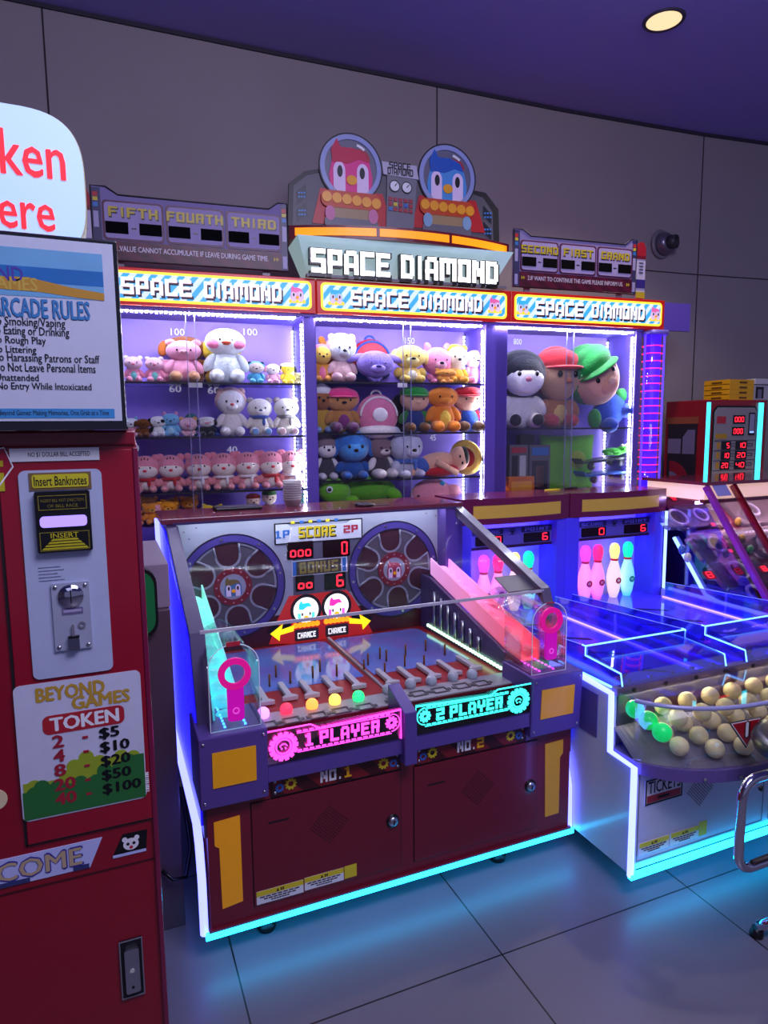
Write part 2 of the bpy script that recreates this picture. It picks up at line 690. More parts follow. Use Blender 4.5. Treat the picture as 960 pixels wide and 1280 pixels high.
wall_m = mat('wall_plaster', (152, 142, 148), 0.8, var=0.10, scale=1.6, bump=0.15)
mb = MB()
pts = [(x, y) for x, y in WP] + [(x, y + 0.15) for x, y in WP[::-1]]
mb.poly(Pl((0, 0, 0), (1, 0, 0), (0, 1, 0)), pts, 0, CEIL)
struct(mb, 'wall_back', wall_m)
seam = mat('seam_shadow_gap', (52, 44, 50), 0.9)
mb = MB()
for x in (-0.148, 1.969, 4.036):
    y = wall_y(x)
    mb.box((x - 0.004, y - 0.002, 0), (x + 0.004, y + 0.01, CEIL))
for (a, b), (c, d) in zip(WP[5:], WP[6:]):
    mb.add([(a, b - .002, 2.686), (c, d - .002, 2.686), (c, d - .002, 2.693), (a, b - .002, 2.693)], [(0, 1, 2, 3)])
struct(mb, 'trim_1', seam)
mb = MB()
for (a, b), (c, d) in zip(WP, WP[1:]):
    mb.add([(a, b - .012, CEIL - .02), (c, d - .012, CEIL - .02), (c, d - .012, CEIL), (a, b - .012, CEIL), (a, b + .01, CEIL - .02), (c, d + .01, CEIL - .02)],
           [(0, 1, 2, 3), (0, 4, 5, 1)])
struct(mb, 'trim_2', mat('ceiling_edge', (46, 40, 58), 0.7))
struct(MB().box((-4.6, -4, 0), (-4.5, 4, CEIL)), 'wall_left', wall_m)

# downlight in the ceiling
t = thing('downlight', 'round warm recessed downlight in the purple ceiling', 'ceiling light', (2.75, 2.82, CEIL))
part(MB().lathe((2.75, 2.82, CEIL), [(0.085, -0.006), (0.10, -0.008), (0.104, 0.0), (0.085, 0.0), (0.085, -0.006)], 36), 'trim_ring', mat('downlight_rim', (70, 62, 80), 0.4), t)
part(MB().lathe((2.75, 2.82, CEIL), [(0.001, -0.0015), (0.086, -0.004)], 36), 'lens', mat('downlight_lens', (255, 228, 170), 0.4, emit=1.0, var=0.35, scale=60), t)

# wall vent nozzle
pv = V((3.70, wall_y(3.70), 2.872))
t = thing('wall_vent', 'round grey metal nozzle vent on the plaster wall', 'vent', pv)
ax = V((0.1, -1, 0)).normalized()
part(MB().lathe(pv, [(0.02, 0), (0.098, 0), (0.10, 0.006), (0.094, 0.014), (0.078, 0.018)], 36, ax), 'flange', GREY, t)
part(MB().lathe(pv, [(0.080, 0.015), (0.076, 0.04), (0.062, 0.065), (0.05, 0.078)], 36, ax), 'dome', mat('vent_metal', (128, 122, 140), 0.3, metal=0.7), t)
ax2 = V((0.42, -1, -0.05)).normalized()
part(MB().lathe(pv + ax * 0.06, [(0.048, 0.0), (0.046, 0.06), (0.038, 0.062), (0.038, 0.02), (0.001, 0.015)], 30, ax2), 'nozzle', mat('vent_throat', (52, 48, 58), 0.5), t)

# ------------------------------------------------------------------ shared little builders
def xz(x, y, Y):
    p_ = at(x, y, Y=Y)
    return p_.x, p_.z


def extr_x(mb, prof, x0, x1):
    """profile [(Y, z)] extruded along X"""
    return mb.poly(Pl((x0, 0, 0), (0, 1, 0), (0, 0, 1)), prof, 0, x1 - x0)


def penguin(par, pl, cx, cz, r, body, hair, t=0.0, em=0.0, name='penguin'):
    """flat printed cartoon penguin head: face, eye patches, eyes, beak, tuft"""
    def c(col):
        return mat('print_%d_%d_%d_%d' % (*col, int(em * 100)), col, 0.45, emit=em)
    q = [(-.72, -.8), (-.78, -.2), (-.66, .35), (-.35, .66), (0, .74), (.35, .66), (.66, .35), (.78, -.2), (.72, -.8)]
    part(MB().poly(pl, [(cx + r * a, cz + r * b) for a, b in q], t, t + .002), name + '_face', c(body), par)
    mb = MB()
    for s in (-1, 1):
        ex, ez = cx + s * r * .42, cz - r * .04
        mb.poly(pl, [(ex + r * .21 * math.cos(a), ez + r * .28 * math.sin(a)) for a in [math.pi * j / 12 for j in range(13)]] + [(ex - r * .21, cz - r * .8), (ex + r * .21, cz - r * .8)], t + .002, t + .004)
    each(mb, 'eye_patch', c((240, 215, 245)), par)
    mb = MB()
    for s in (-1, 1):
        mb.disc(pl, cx + s * r * .40, cz - r * .08, r * .095, t + .004, t + .006, 18, r * .19)
    each(mb, 'eye', c((12, 10, 22)), par)
    part(MB().disc(pl, cx + r * .02, cz - r * .34, r * .19, t + .004, t + .007, 20, r * .16), 'beak', c((250, 170, 20)), par)
    h = [(-.66, .2), (-.7, .62), (-.5, .98), (-.36, .72), (.1, .72), (.5, .58), (.66, .3), (.3, .38), (-.1, .2), (-.4, .22)]
    part(MB().poly(pl, [(cx + r * a, cz + r * b) for a, b in h], t + .0022, t + .0045), 'tuft', c(hair), par)


def warn_sticker(par, pl, x0, z0, x1, z1):
    h = z1 - z0
    part(MB().rect(pl, x0, z0, x1, z1, 0, .001), 'warning_sticker', OFFW, par)
    part(MB().rect(pl, x0, z0 + h * .62, x1, z1, .001, .0016), 'sticker_band', YEL, par)
    mb = MB()
    cx = (x0 + x1) / 2
    mb.poly(pl, [(cx - h * .3, z0 + h * .68), (cx - h * .08, z0 + h * .68), (cx - h * .19, z0 + h * .92)], .0016, .0022)
    mb.rect(pl, cx + h * .02, z0 + h * .7, cx + h * .12, z0 + h * .9, .0016, .0022)
    mb.rect(pl, cx + h * .17, z0 + h * .7, cx + h * .27, z0 + h * .9, .0016, .0022)
    for k, ww in enumerate((.86, .7, .4)):
        for j in range(7):
            a = cx + (x1 - x0) * ww * (j / 7 - .5)
            mb.rect(pl, a, z0 + h * (.47 - .17 * k), a + (x1 - x0) * ww / 7 * .82, z0 + h * (.55 - .17 * k), .001, .0018)
    part(mb, 'sticker_print', BLACK, par)


def speaker_holes(par, pl, cx, cz, r, k=11):
    mb = MB()
    for i in range(k):
        for j in range(k):
            a, b = (i / (k - 1) - .5) * 2, (j / (k - 1) - .5) * 2
            x, z = cx + r * (a - b) * .5, cz + r * (a + b) * .5
            mb.disc(pl, x, z, r / k * .42, 0, .0008, 6)
    part(mb, 'speaker_grille', DARK, par)


def lock(par, pl, x, z, r=0.016):
    o = part(MB().lathe(pl.p(x, z), [(r * 1.1, 0), (r * 1.1, .004), (r * .9, .012), (r * .001, .013)], 20, pl.n), 'lock', STEEL, par)
    mb = MB()
    q = Pl(pl.p(x, z), pl.ax, pl.az)
    mb.rect(q, -r * .14, -r * .5, r * .14, r * .5, .0125, .0145)
    part(mb, 'keyhole', BLACK, o)
    part(MB().lathe(pl.p(x, z), [(r * 1.45, 0), (r * 1.45, .003), (r * 1.12, .003), (r * 1.12, 0), (r * 1.45, 0)], 20, pl.n), 'lock_ring', BLACK, o)


def screws(par, pl, pts, r=0.005, ma=None):
    mb = MB()
    for x, z in pts:
        mb.lathe(pl.p(x, z), [(r, 0), (r * .9, r * .4), (r * .1, r * .6)], 10, pl.n)
    each(mb, 'screw', ma or STEEL, par)


# ------------------------------------------------------------------ the two-player ball game in the middle
g = thing('ball_game_machine', 'maroon two-player ball game machine with pink and cyan lit player signs', 'arcade machine', (0.88, 2.4, 0))
XL, XR = 0.215, 1.55
FRONT = fy(1.91)
body_m = mat('game_front_red', (118, 20, 42), 0.32, coat=0.35)
part(MB().box((XL + .008, 1.91, .095), (XR - .008, 3.0, .56)), 'base_cabinet', body_m, g)
part(MB().box((XL + .01, 1.985, .56), (XR - .01, 2.0, .672)), 'riser', mat('riser_red', (96, 10, 26), 0.4), g)
for x in (XL + .19, XR - .27):
    for y in (1.985, 2.85):
        part(MB().lathe((x, y, 0), [(.03, 0), (.03, .018), (.012, .022), (.012, .096)], 16), 'foot', BLACK, g)
# side walls
sideL = [(3.03, .40), (3.03, 1.235), (2.74, 1.235), (2.06, .985), (1.955, .735), (1.915, .70), (1.915, .40)]
part(extr_x(MB(), sideL, XL, XL + .038), 'side_panel', DPURP, g)
sideR = [(3.03, .40), (3.03, .74), (1.955, .74), (1.915, .70), (1.915, .40)]
part(extr_x(MB(), sideR, XR - .035, XR), 'side_panel', DPURP, g)
# glowing acrylic on the outside of each side wall
bl = mat('blue_backlit_acrylic', (40, 30, 255), 0.2, emit=0.85, ec=(34, 22, 255), var=.3, scale=5)
part(extr_x(MB(), [(3.0, .43), (3.0, 1.21), (2.75, 1.21), (2.08, .965), (1.97, .72), (1.935, .69), (1.935, .43)], XL - .006, XL), 'lit_side', bl, g)
part(extr_x(MB(), [(3.0, .43), (3.0, .72), (1.97, .72), (1.935, .69), (1.935, .43)], XR, XR + .006), 'lit_side', bl, g)
for x in (XL - .012, XR + .004):
    mb = MB()
    mb.tube([(x, 3.02, 1.23), (x, 3.0, 1.1), (x, 2.87, .80), (x, 2.80, .42), (x, 2.72, .392), (x, 2.0, .405), (x, 1.955, .36), (x, 1.925, .26), (x, 1.92, .09)], .0125, 8)
    part(mb, 'led_tube', glow((105, 110, 255), 4.5, 'side_led_tube'), g)
mb = MB().box((XL - .01, 1.897, .082), (XR + .01, 1.911, .10))
part(mb, 'floor_light_strip', LEDC, g)
part(MB().box((XL, 1.9, .10), (XR, 1.912, .108)), 'strip_cover', body_m, g)

# number bands, doors
part(MB().poly(FRONT, [(.243, .447), (.32, .452), (.32, .172), (.258, .164), (.256, .362), (.243, .372)], 0, .002), 'player_number_band', mat('amber_lit_panel', (225, 150, 20), 0.4, emit=.18), g)
part(MB().poly(FRONT, [(1.43, .455), (1.51, .458), (1.51, .405), (1.497, .392), (1.497, .172), (1.436, .17)], 0, .002), 'player_number_band', mat('amber_lit_panel_dim', (205, 150, 40), 0.4, emit=.10), g)
for k, (x0, x1) in enumerate(((.355, .85), (.90, 1.395))):
    part(MB().rect(FRONT, x0 - .003, .139, x1 + .003, .483, 0, .0006), 'door_gap', DARK, g)
    d = part(MB().rect(FRONT, x0, .142, x1, .480, 0.0004, .004), 'door', mat('game_door_red', (112, 18, 38), 0.3, coat=0.3), g, .001)
    pl = fy(1.906)
    speaker_holes(d, pl, x0 + .245, .353, .062)
    lock(d, pl, x1 - .03, .311)
    part(MB().rect(pl, x0 + .05, .403, x0 + .115, .409, 0, .0006), 'ticket_slot', DARK, d)
    if k == 0:
        warn_sticker(d, pl, .361, .147, .51, .19)
        warn_sticker(d, pl, .514, .15, .645, .193)
        part(MB().rect(pl, .648, .152, .69, .195, 0, .001), 'inspection_sticker', YEL, d)
    # NO. plate
    pl = fy(1.908)
    a, b = (.417, .85) if k == 0 else (.903, 1.342)
    pt = part(MB().rect(pl, a, .486, b, .549, 0, .003), 'number_plate', stripes('plate_stripes', (120, 20, 30), (60, 8, 16), 4.0, .8), g)
    pf = fy(1.905)
    part(MB().frame(pf, a, .486, b, .549, .003, 0, .001), 'plate_edge', BLACK, pt)
    c = (a + b) / 2
    part(MB().block(pf, 'NO.', c - .06, .50, c + .012, .537, 0, .001), 'plate_lettering', OFFW, pt)
    part(MB().block(pf, '12'[k], c + .018, .50, c + .045, .537, 0, .001), 'plate_numeral', mat('numeral_orange', (245, 180, 20), .4), pt)
    for s in (-1, 1):
        x = c + s * .155
        part(MB().gear(pf, x, .519, .019, 0, .001), 'printed_gear', YEL, pt)
        part(MB().gear(pf, x + s * .035, .513, .014, 0, .001), 'printed_gear', mat('gear_blue', (50, 110, 200), .4), pt)
        part(MB().gear(pf, x + s * .018, .537, .014, 0, .0008), 'printed_gear', mat('gear_dark', (45, 12, 18), .4), pt)
        screws(pt, pf, [(c + s * .205, .50), (c + s * .205, .536)])

# pods, lower rail, centre bracket
for x0, x1 in ((.203, .402), (1.338, 1.552)):
    mb = MB()
    extr_x(mb, [(1.872, .512), (1.858, .735), (2.06, .735), (2.06, .512)], x0, x1)
    pod = part(mb, 'control_pod', PURP, g, .004)
    pl = Pl((0, 1.872 - .0005, .512), (1, 0, 0), (0, -.0627, 1))
    a, b = x0 + .037, x1 - .036
    part(MB().rect(pl, a, .065, b, .175, 0, .003), 'orange_panel', mat('pod_orange', (230, 160, 15), .35, emit=.12), pod)
    screws(pod, pl, [(x0 + .013, .02), (x1 - .013, .02), (x0 + .013, .205), (x1 - .013, .205)], .005)
part(MB().box((.402, 1.875, .553), (1.338, 1.915, .612)), 'lower_rail', PURP, g, .003)
part(extr_x(MB(), [(1.852, .522), (1.852, .700), (1.99, .748), (1.99, .522)], .842, .886), 'centre_bracket', PURP, g, .003)

# edge-lit player signs
def player_sign(x0, x1, col, num, flip):
    pl = fy(1.868)
    gm = glow(col, 2.0)
    s = part(MB().rect(pl, x0, .613, x1, .715, -.004, 0), 'player_sign', glass('sign_acrylic', (255, 225, 240)), g)
    def X(t):
        return x1 - t if flip else x0 + t
    W_ = x1 - x0
    def L(pts, r=.0026):
        return MB().tube([pl.p(X(a), b, .002) for a, b in pts], r, 6)
    mb = L([(0, .717), (.135, .717), (.165, .698), (W_, .710), (W_, .613)])
    part(mb, 'lit_edge', gm, s)
    mb = MB()
    big, sml = (.05, .663), (W_ - .033, .672)
    mb.gear(pl, X(big[0]), big[1], .045, .001, .0035, 14, .62)
    mb.ring(pl, X(big[0]), big[1], .02, .025, .001, .0035)
    mb.gear(pl, X(sml[0]), sml[1], .021, .001, .0035, 10, .5)
    mb.ring(pl, X(sml[0]), sml[1], .006, .009, .001, .0035)
    mb.ring(pl, X(sml[0]), sml[1], .027, .030, .001, .0035, 24, *((90, 270) if flip else (-90, 90)))
    # the cartoon face in the big gear
    fx = X(big[0])
    mb.ring(pl, fx, big[1] - .004, .010, .0135, .001, .0035, 20, 20, 160)
    for sg in (-1, 1):
        mb.disc(pl, fx + sg * .006, big[1] - .006, .003, .001, .0035, 10)
    for zz, dy in ((.702, .0), (.642, .0)):
        n = 16
        xa, xb = .092, W_ - .033
        for i in range(n):
            a = xa + (xb - xa) * i / n
            b = a + (xb - xa) / n * .72
            mb.rect(pl, min(X(a), X(b)), zz - .0022, max(X(a), X(b)), zz + .0022, .001, .0035)
        mb.tube([pl.p(X(xa), zz - .0055, .002), pl.p(X(xb), zz - .0055, .002)], .0014, 5)
    part(mb, 'lit_gears', gm, s)
    a, b = (X(.115), X(W_ - .075))
    a, b = min(a, b), max(a, b)
    kx = (b - a) / 8.85
    part(MB().block(pl, num, a, .650, a + kx, .690, .001, .0035), 'lit_numeral', gm, s)
    part(MB().block(pl, 'PLAYER', a + kx * 1.75, .650, b, .690, .001, .0035, .25), 'lit_lettering', gm, s)


player_sign(.400, .835, (255, 70, 215), '1', False)
player_sign(.888, 1.332, (60, 245, 225), '2', True)

# lid, inner back panel
lid = part(MB().box((.197, 2.735, 1.236), (1.552, 3.06, 1.258)), 'lid', mat('lid_maroon', (122, 48, 66), 0.22, coat=.5), g, .002)
part(MB().box((.24, 2.728, 1.233), (1.52, 2.745, 1.242)), 'lid_trim', DPURP, g)
screws(lid, Pl((0, 2.86, 1.2582), (1, 0, 0), (0, 1, 0)), [(.42, 0), (.52, -.06), (.75, -.09), (.95, -.09)], .006)
part(MB().box((XL + .06, 2.755, 1.230), (1.45, 2.775, 1.2345)), 'panel_light', glow((225, 235, 255), 16.0, 'panel_light_white'), g)
PB = 2.82
bp = part(MB().box((XL + .038, PB, .63), (1.515, PB + .02, 1.236)), 'back_panel', mat('panel_print_silver', (158, 162, 182), 0.32, var=.12, scale=9), g)
part(MB().box((1.46, 2.735, .74), (1.55, 3.03, 1.236)), 'rear_post', PURP, g, .003)
PP = fy(PB)
part(MB().poly(PP, [(XL + .042, .64), (1.375, .64), (1.375, .745), (1.1, .79), (.99, .80), (.74, .80), (.62, .79), (XL + .042, .745)], 0, .0006), 'panel_base_print', mat('panel_base_maroon', (72, 22, 34), .35), bp)


def P28(x, y):
    return xz(x, y, PB)


for k, (cx, cz) in enumerate((P28(291, 733), P28(492, 711))):
    R = .2255
    fw = part(MB().disc(PP, cx, cz, R * .86, 0, .002, 48), 'flywheel', mat('flywheel_grey', (84, 78, 92), .35), g)
    mb = MB()
    mb.ring(PP, cx, cz, R * .85, R, 0, .007, 56)
    part(mb, 'rim', mat('flywheel_rim', (74, 62, 140), .35), fw)
    mb = MB()
    mb.ring(PP, cx, cz, R * .985, R * 1.01, 0, .008, 56)
    mb.ring(PP, cx, cz, R * .84, R * .86, 0, .008, 56)
    part(mb, 'rim_line', mat('flywheel_line', (36, 28, 56), .4), fw)
    mb, mr = MB(), MB()
    for j in range(6):
        a = math.radians(-83 + 60 * j)
        hx, hz = cx + R * .60 * math.cos(a), cz + R * .60 * math.sin(a)
        mb.disc(PP, hx, hz, R * .205, .002, .0035, 26)
        q = [(hx + R * .205 * math.cos(a + 1.45), hz + R * .205 * math.sin(a + 1.45)), (hx + R * .205 * math.cos(a - 1.45), hz + R * .205 * math.sin(a - 1.45)),
             (cx + R * .845 * math.cos(a - .25), cz + R * .845 * math.sin(a - .25)), (cx + R * .845 * math.cos(a + .25), cz + R * .845 * math.sin(a + .25))]
        mb.poly(PP, q, .002, .0034)
        d0 = math.degrees(a)
        mr.ring(PP, hx, hz, R * .205, R * .245, .002, .005, 22, d0 + 85, d0 + 275)
        for sg in (-1, 1):
            s0 = (hx + R * .225 * math.cos(a + sg * 1.5), hz + R * .225 * math.sin(a + sg * 1.5))
            s1 = (cx + R * .835 * math.cos(a + sg * .29), cz + R * .835 * math.sin(a + sg * .29))
            mr.tube([PP.p(*s0, .004), PP.p(*s1, .004)], R * .02, 5)
        mr.ring(PP, cx, cz, R * .80, R * .845, .002, .005, 10, d0 + 17, d0 + 43)
    part(mb, 'wheel_hole', mat('wheel_hole_maroon', (66, 34, 46), .4), fw)
    part(mr, 'wheel_tracery', mat('tracery_silver', (140, 140, 160), .35), fw)
    part(MB().ring(PP, cx, cz, R * .245, R * .36, .004, .008, 36), 'hub_ring', mat('hub_red', (120, 32, 48), .4), fw)
    part(MB().disc(PP, cx, cz, R * .245, .004, .007, 30), 'hub', mat('hub_grey', (150, 152, 176), .4), fw)
    mb = MB()
    for j in range(8):
        a = j * math.pi / 4 + .2
        mb.disc(PP, cx + R * .925 * math.cos(a), cz + R * .925 * math.sin(a), R * .026, .007, .010, 12)
    for j in range(12):
        a = j * math.pi / 6
        mb.disc(PP, cx + R * .31 * math.cos(a), cz + R * .31 * math.sin(a), R * .014, .008, .0095, 8)
    each(mb, 'bolt', STEEL, fw)
    penguin(fw, PP, cx, cz - .002, R * .21, (70, 120, 175) if k == 0 else (160, 40, 80), (120, 100, 60) if k == 0 else (190, 60, 90), .007)
# shoulders of the printed panel: seams
mb = MB()
for x, z in ((.29, 1.19), (.34, 1.205), (1.45, 1.19), (1.40, 1.205), (.29, .80), (.31, 1.16)):
    mb.disc(PP, x, z, .004, 0, .002, 10)
each(mb, 'panel_bolt', GREY, bp)


def r28(x0, y0, x1, y1):
    a, b = P28(x0, y0), P28(x1, y1)
    return a[0], b[1], b[0], a[1]


sb = thing('score_panel', 'x', 'x', (0, 0, 0)) if False else None
x0, z0, x1, z1 = rq(PB, (345, 656), (451, 648), (452, 671), (343, 681))
pl = fy(PB - .001)
hd = part(MB().poly(pl, [(x0, z0), (x1, z0), (x1, z1), (x1 - .05, z1), (x1 - .07, z1 - .015), (x0 + .07, z1 - .015), (x0 + .05, z1), (x0, z1)], 0, .003), 'score_header', mat('print_white', (200, 204, 220), .4), g)
mb = MB()
mb.frame(pl, x0 - .004, z0 - .004, x1 + .004, z1 + .004, .005, 0, .004)
part(mb, 'header_line', BLACK, hd)
a, b = P28(396, 664)
part(MB().block(pl, 'SCORE', a - .085, b - .024, a + .085, b + .024, .003, .005), 'score_lettering', mat('score_yellow', (215, 190, 30), .4), hd)
part(MB().block(pl, 'SCORE', a - .081, b - .030, a + .090, b + .019, .003, .004), 'lettering_shadow', BLACK, hd)
a, b = P28(352, 668)
part(MB().block(pl, '1P', a - .032, b - .016, a + .034, b + .018, .003, .005), 'player_lettering', mat('print_blue', (50, 110, 190), .4), hd)
a, b = P28(438, 661)
part(MB().block(pl, '2P', a - .034, b - .016, a + .034, b + .018, .003, .005), 'player_lettering', mat('print_red', (170, 40, 60), .4), hd)
mb1, mb2 = MB(), MB()
for j in range(6):
    a = .74 + j * .04
    (mb1 if j % 2 else mb2).rect(pl, a, z1 - .002, a + .017, z1 + .010, .003, .005)
each(mb1, 'header_square', mat('print_blue', (50, 110, 190), .4), hd)
each(mb2, 'header_square', YEL, hd)
part(MB().rect(pl, P28(356, 0)[0] - .03, P28(400, 743)[1], P28(440, 0)[0] + .02, z0, 0, .002), 'score_backing', mat('score_grey', (92, 90, 110), .4), g)
pl2 = fy(PB - .003)
for (q, s, frac) in (((358, 678, 391.5, 697), 'ooo', (0, 1)), ((402.8, 676, 437, 694.5), '  0', (.1, 1)), ((368.8, 720, 392.7, 737), 'oo', (0, 1)), ((404.7, 716.7, 432, 734.6), ' 6', (.05, .95))):
    x0, z0, x1, z1 = r28(*q)
    o = part(MB().rrect(pl2, x0, z0, x1, z1, .006, 0, .003), 'score_display', SMOKE, g)
    w_ = x1 - x0
    part(MB().seg(fy(PB - .006), s, x0 + w_ * .08, z0 + .010, x1 - w_ * .06, z1 - .010, 0, .001), 'digits', DIGIT, o)
x0, z0, x1, z1 = rq(PB, (370, 701), (425, 698), (427, 714), (370, 719))
o = part(MB().rect(pl2, x0 - .02, z0 - .004, x1 + .03, z1 + .004, 0, .001), 'bonus_plate', mat('print_white', (200, 204, 220), .4), g)
part(MB().rect(pl2, x0, z0, x1, z1, .001, .002), 'bonus_field', mat('bonus_dark', (60, 54, 50), .4), o)
part(MB().block(pl2, 'BONUS', x0 + .015, z0 + .006, x1 - .015, z1 - .006, .002, .003), 'bonus_lettering', mat('bonus_olive', (140, 124, 60), .4), o)
mb = MB()
for a in (x0 - .016, x1 + .006):
    mb.rect(pl2, a, z0, a + .018, z1, .001, .002)
each(mb, 'bonus_square', mat('print_blue', (50, 110, 190), .4), o)
# lit chance board
pts = [P28(*q) for q in ((361, 745), (433, 737), (440, 745), (456, 772), (470, 800), (336, 805), (345, 778))]
cb = part(MB().poly(pl2, pts, 0, .003), 'chance_board', mat('chance_red', (200, 40, 40), .35, emit=.25), g)
pl3 = fy(PB - .006)
for k, ((cx, cy), col) in enumerate((((382, 762), (40, 200, 215)), ((420, 757), (240, 50, 160)))):
    a, b = P28(cx, cy)
    part(MB().ring(pl3, a, b, .058, .072, 0, .002, 36), 'helmet_rim', mat('chance_dark', (40, 30, 34), .4), cb)
    part(MB().disc(pl3, a, b, .058, 0, .002, 30), 'helmet', mat('chance_white_lit', (250, 250, 245), .4, emit=1.1), cb)
    pf = fy(PB - .008)
    q = [(-.75, .1), (-.72, .55), (-.5, .9), (-.3, .62), (.3, .66), (.62, .3), (.1, .28), (-.3, .05)]
    part(MB().poly(pf, [(a + .045 * x, b + .05 * z) for x, z in q], 0, .001), 'tuft', glow(col, 1.0), cb)
    mb = MB()
    for s in (-1, 1):
        mb.rect(pf, a + s * .032 - .007, b - .05, a + s * .032 + .007, b - .012, 0, .001)
    each(mb, 'cheek', glow(tuple(min(255, c + 60) for c in col), .7), cb)
    mb = MB()
    for s in (-1, 1):
        mb.disc(pf, a + s * .018, b - .018, .004, .0005, .0015, 10, .008)
    each(mb, 'eye', BLACK, cb)
    part(MB().disc(pf, a, b - .034, .012, .001, .002, 14, .009), 'beak', glow((255, 180, 20), .9), cb)
    mb = MB()
    for j in range(6):
        mb.disc(pf, a - .05 + .02 * j, b - .066, .0125, 0, .002, 16)
    each(mb, 'collar_lamp', glow((255, 150, 20), 1.2), cb)
    o = part(MB().rrect(pf, a - .055, b - .138, a + .055, b - .085, .008, 0, .002), 'chance_label', mat('chance_label', (60, 50, 52) if k == 0 else (22, 20, 26), .4), cb)
    part(MB().block(fy(PB - .010), 'CHANCE', a - .042, b - .126, a + .042, b - .1, 0, .001), 'chance_lettering', glow((245, 245, 245), .9), o)
    s = -1 if k == 0 else 1
    ar = [(.058, -.062), (.115, -.075), (.108, -.05), (.165, -.088), (.125, -.125), (.122, -.098), (.06, -.088)]
    part(MB().poly(pf, [(a + s * x, b + z) for x, z in ar], .002, .004), 'arrow', glow((255, 225, 20), 1.0), cb)
    part(MB().poly(pf, [(a + s * (x + .012), b + z + .016) for x, z in ar], 0, .002), 'arrow_shadow', BLACK, cb)

# playfield
FZ = .672
PF = Pl((0, 1.99, FZ), (1, 0, 0), (0, 1, -.014))
field = part(MB().rect(PF, XL + .04, 0, 1.40, .835, -.02, 0), 'playfield', mat('playfield_red', (150, 26, 32), .3, coat=.1), g)
sky = mat('playfield_sky', (66, 86, 150), .1, var=.35, scale=5, coat=.15, spec=.35)
nt = sky.node_tree
mxn = [n for n in nt.nodes if n.type == 'MIX'][0]
mxn.inputs['A'].default_value = rgb((130, 56, 150))
mxn.inputs['B'].default_value = rgb((70, 150, 225))
for x0, x1 in ((.30, .872), (.912, 1.335)):
    part(MB().poly(PF, [(x0, .30), (x1, .30), (x1, .78), (x1 - .03, .80), (x0 + .03, .80), (x0, .78)], 0, .0012), 'field_print', sky, field)
part(MB().box((.886, 2.0, FZ - .01), (.897, 2.79, FZ + .004)), 'divider', mat('divider_steel', (150, 140, 150), .3), field)
pegm = mat('copper_peg', (150, 96, 50), .3, metal=.6)
for px_, py_ in ((345, 845), (337, 857), (363, 853), (391, 846), (421, 844), (400, 838), (455, 838), (475, 822), (460, 830), (481, 842), (507, 818), (483, 825), (532, 812), (530, 832), (506, 832), (556, 818)):
    q = at(px_, py_, Z=FZ)
    if 2.1 < q.y < 2.8:
        part(MB().lathe((q.x, q.y, FZ - .008), [(.0042, 0), (.0042, .05), (.001, .052)], 8), 'peg', pegm, field)
grey_t = mat('bumper_grey', (176, 172, 184), .35)
tray = part(MB().rect(PF, XL + .04, 0.0, 1.37, .105, 0, .004), 'catch_tray', mat('catch_tray_print', (150, 146, 156), .35, var=.15, scale=14), g)
domes = [(329, 893, (228, 130, 255)), (358, 887.6, (255, 40, 70)), (390, 881.7, (255, 140, 60)), (418.6, 876, (255, 200, 80)), (448, 871.7, (30, 215, 110)),
         (485, 863, None), (513, 856, None), (539, 852, None), (566, 847, None), (590, 844, None)]
for px_, py_, col in domes:
    q = at(px_, py_, Z=FZ + .012)
    ma = glow(col, 2.2) if col else mat('unlit_dome', (170, 172, 186), .3)
    o = part(MB().lathe((q.x, q.y, FZ), [(.015, 0), (.0195, .006), (.021, .016), (.019, .025), (.012, .033), (.001, .036)], 22), 'light_dome', ma, g)
    mb = MB()
    ptk = Pl((q.x, q.y - .075, FZ + .003), (1, 0, 0), (0, 1, 0))
    mb.frame(ptk, -.028, -.016, .028, .03, .006, .002, .004)
    mb.rect(ptk, -.041, -.004, -.028, .012, .002, .004)
    mb.rect(ptk, .028, -.004, .041, .012, .002, .004)
    part(mb, 'tray_marking', mat('tray_marking', (70, 66, 74), .4), tray)
for px_, py_ in ((330, 872), (359, 866), (386, 863), (415, 857), (444, 852), (485, 848), (512, 845), (537, 840), (563, 836), (588, 830)):
    q = at(px_, py_, Z=FZ + .012)
    mb = MB()
    x, y = q.x, q.y
    extr = [(x - .011, y + .10), (x - .006, y + .107), (x + .006, y + .107), (x + .011, y + .10), (x + .011, y - .02), (x + .028, y - .036), (x + .028, y - .046), (x - .028, y - .046), (x - .028, y - .036), (x - .011, y - .02)]
    mb.poly(Pl((0, 0, FZ), (1, 0, 0), (0, 1, 0)), extr, 0, .016)
    part(mb, 'lane_bumper', grey_t, g, .003)
# sloping side cheek under the right chute
ck = part(extr_x(MB(), [(2.815, .66), (2.815, .915), (2.72, .915), (2.11, .76), (1.99, .745), (1.99, .672)], 1.368, 1.385), 'side_cheek', DPURP, g, .002)
rod = MB()
for j in range(7):
    y = 2.66 - j * .065
    zt = .76 + (y - 2.11) * .254 - .035
    rod.tube([(1.362, y, .70), (1.362, y, zt)], .007, 8)
each(rod, 'grille_rod', STEEL, ck)
mb = MB()
for j in range(30):
    y = 2.72 - j * .023
    mb.box((1.358, y, .683), (1.366, y + .012, .694))
each(mb, 'led', glow((190, 255, 200), 2.6, 'pale_green_led'), ck)

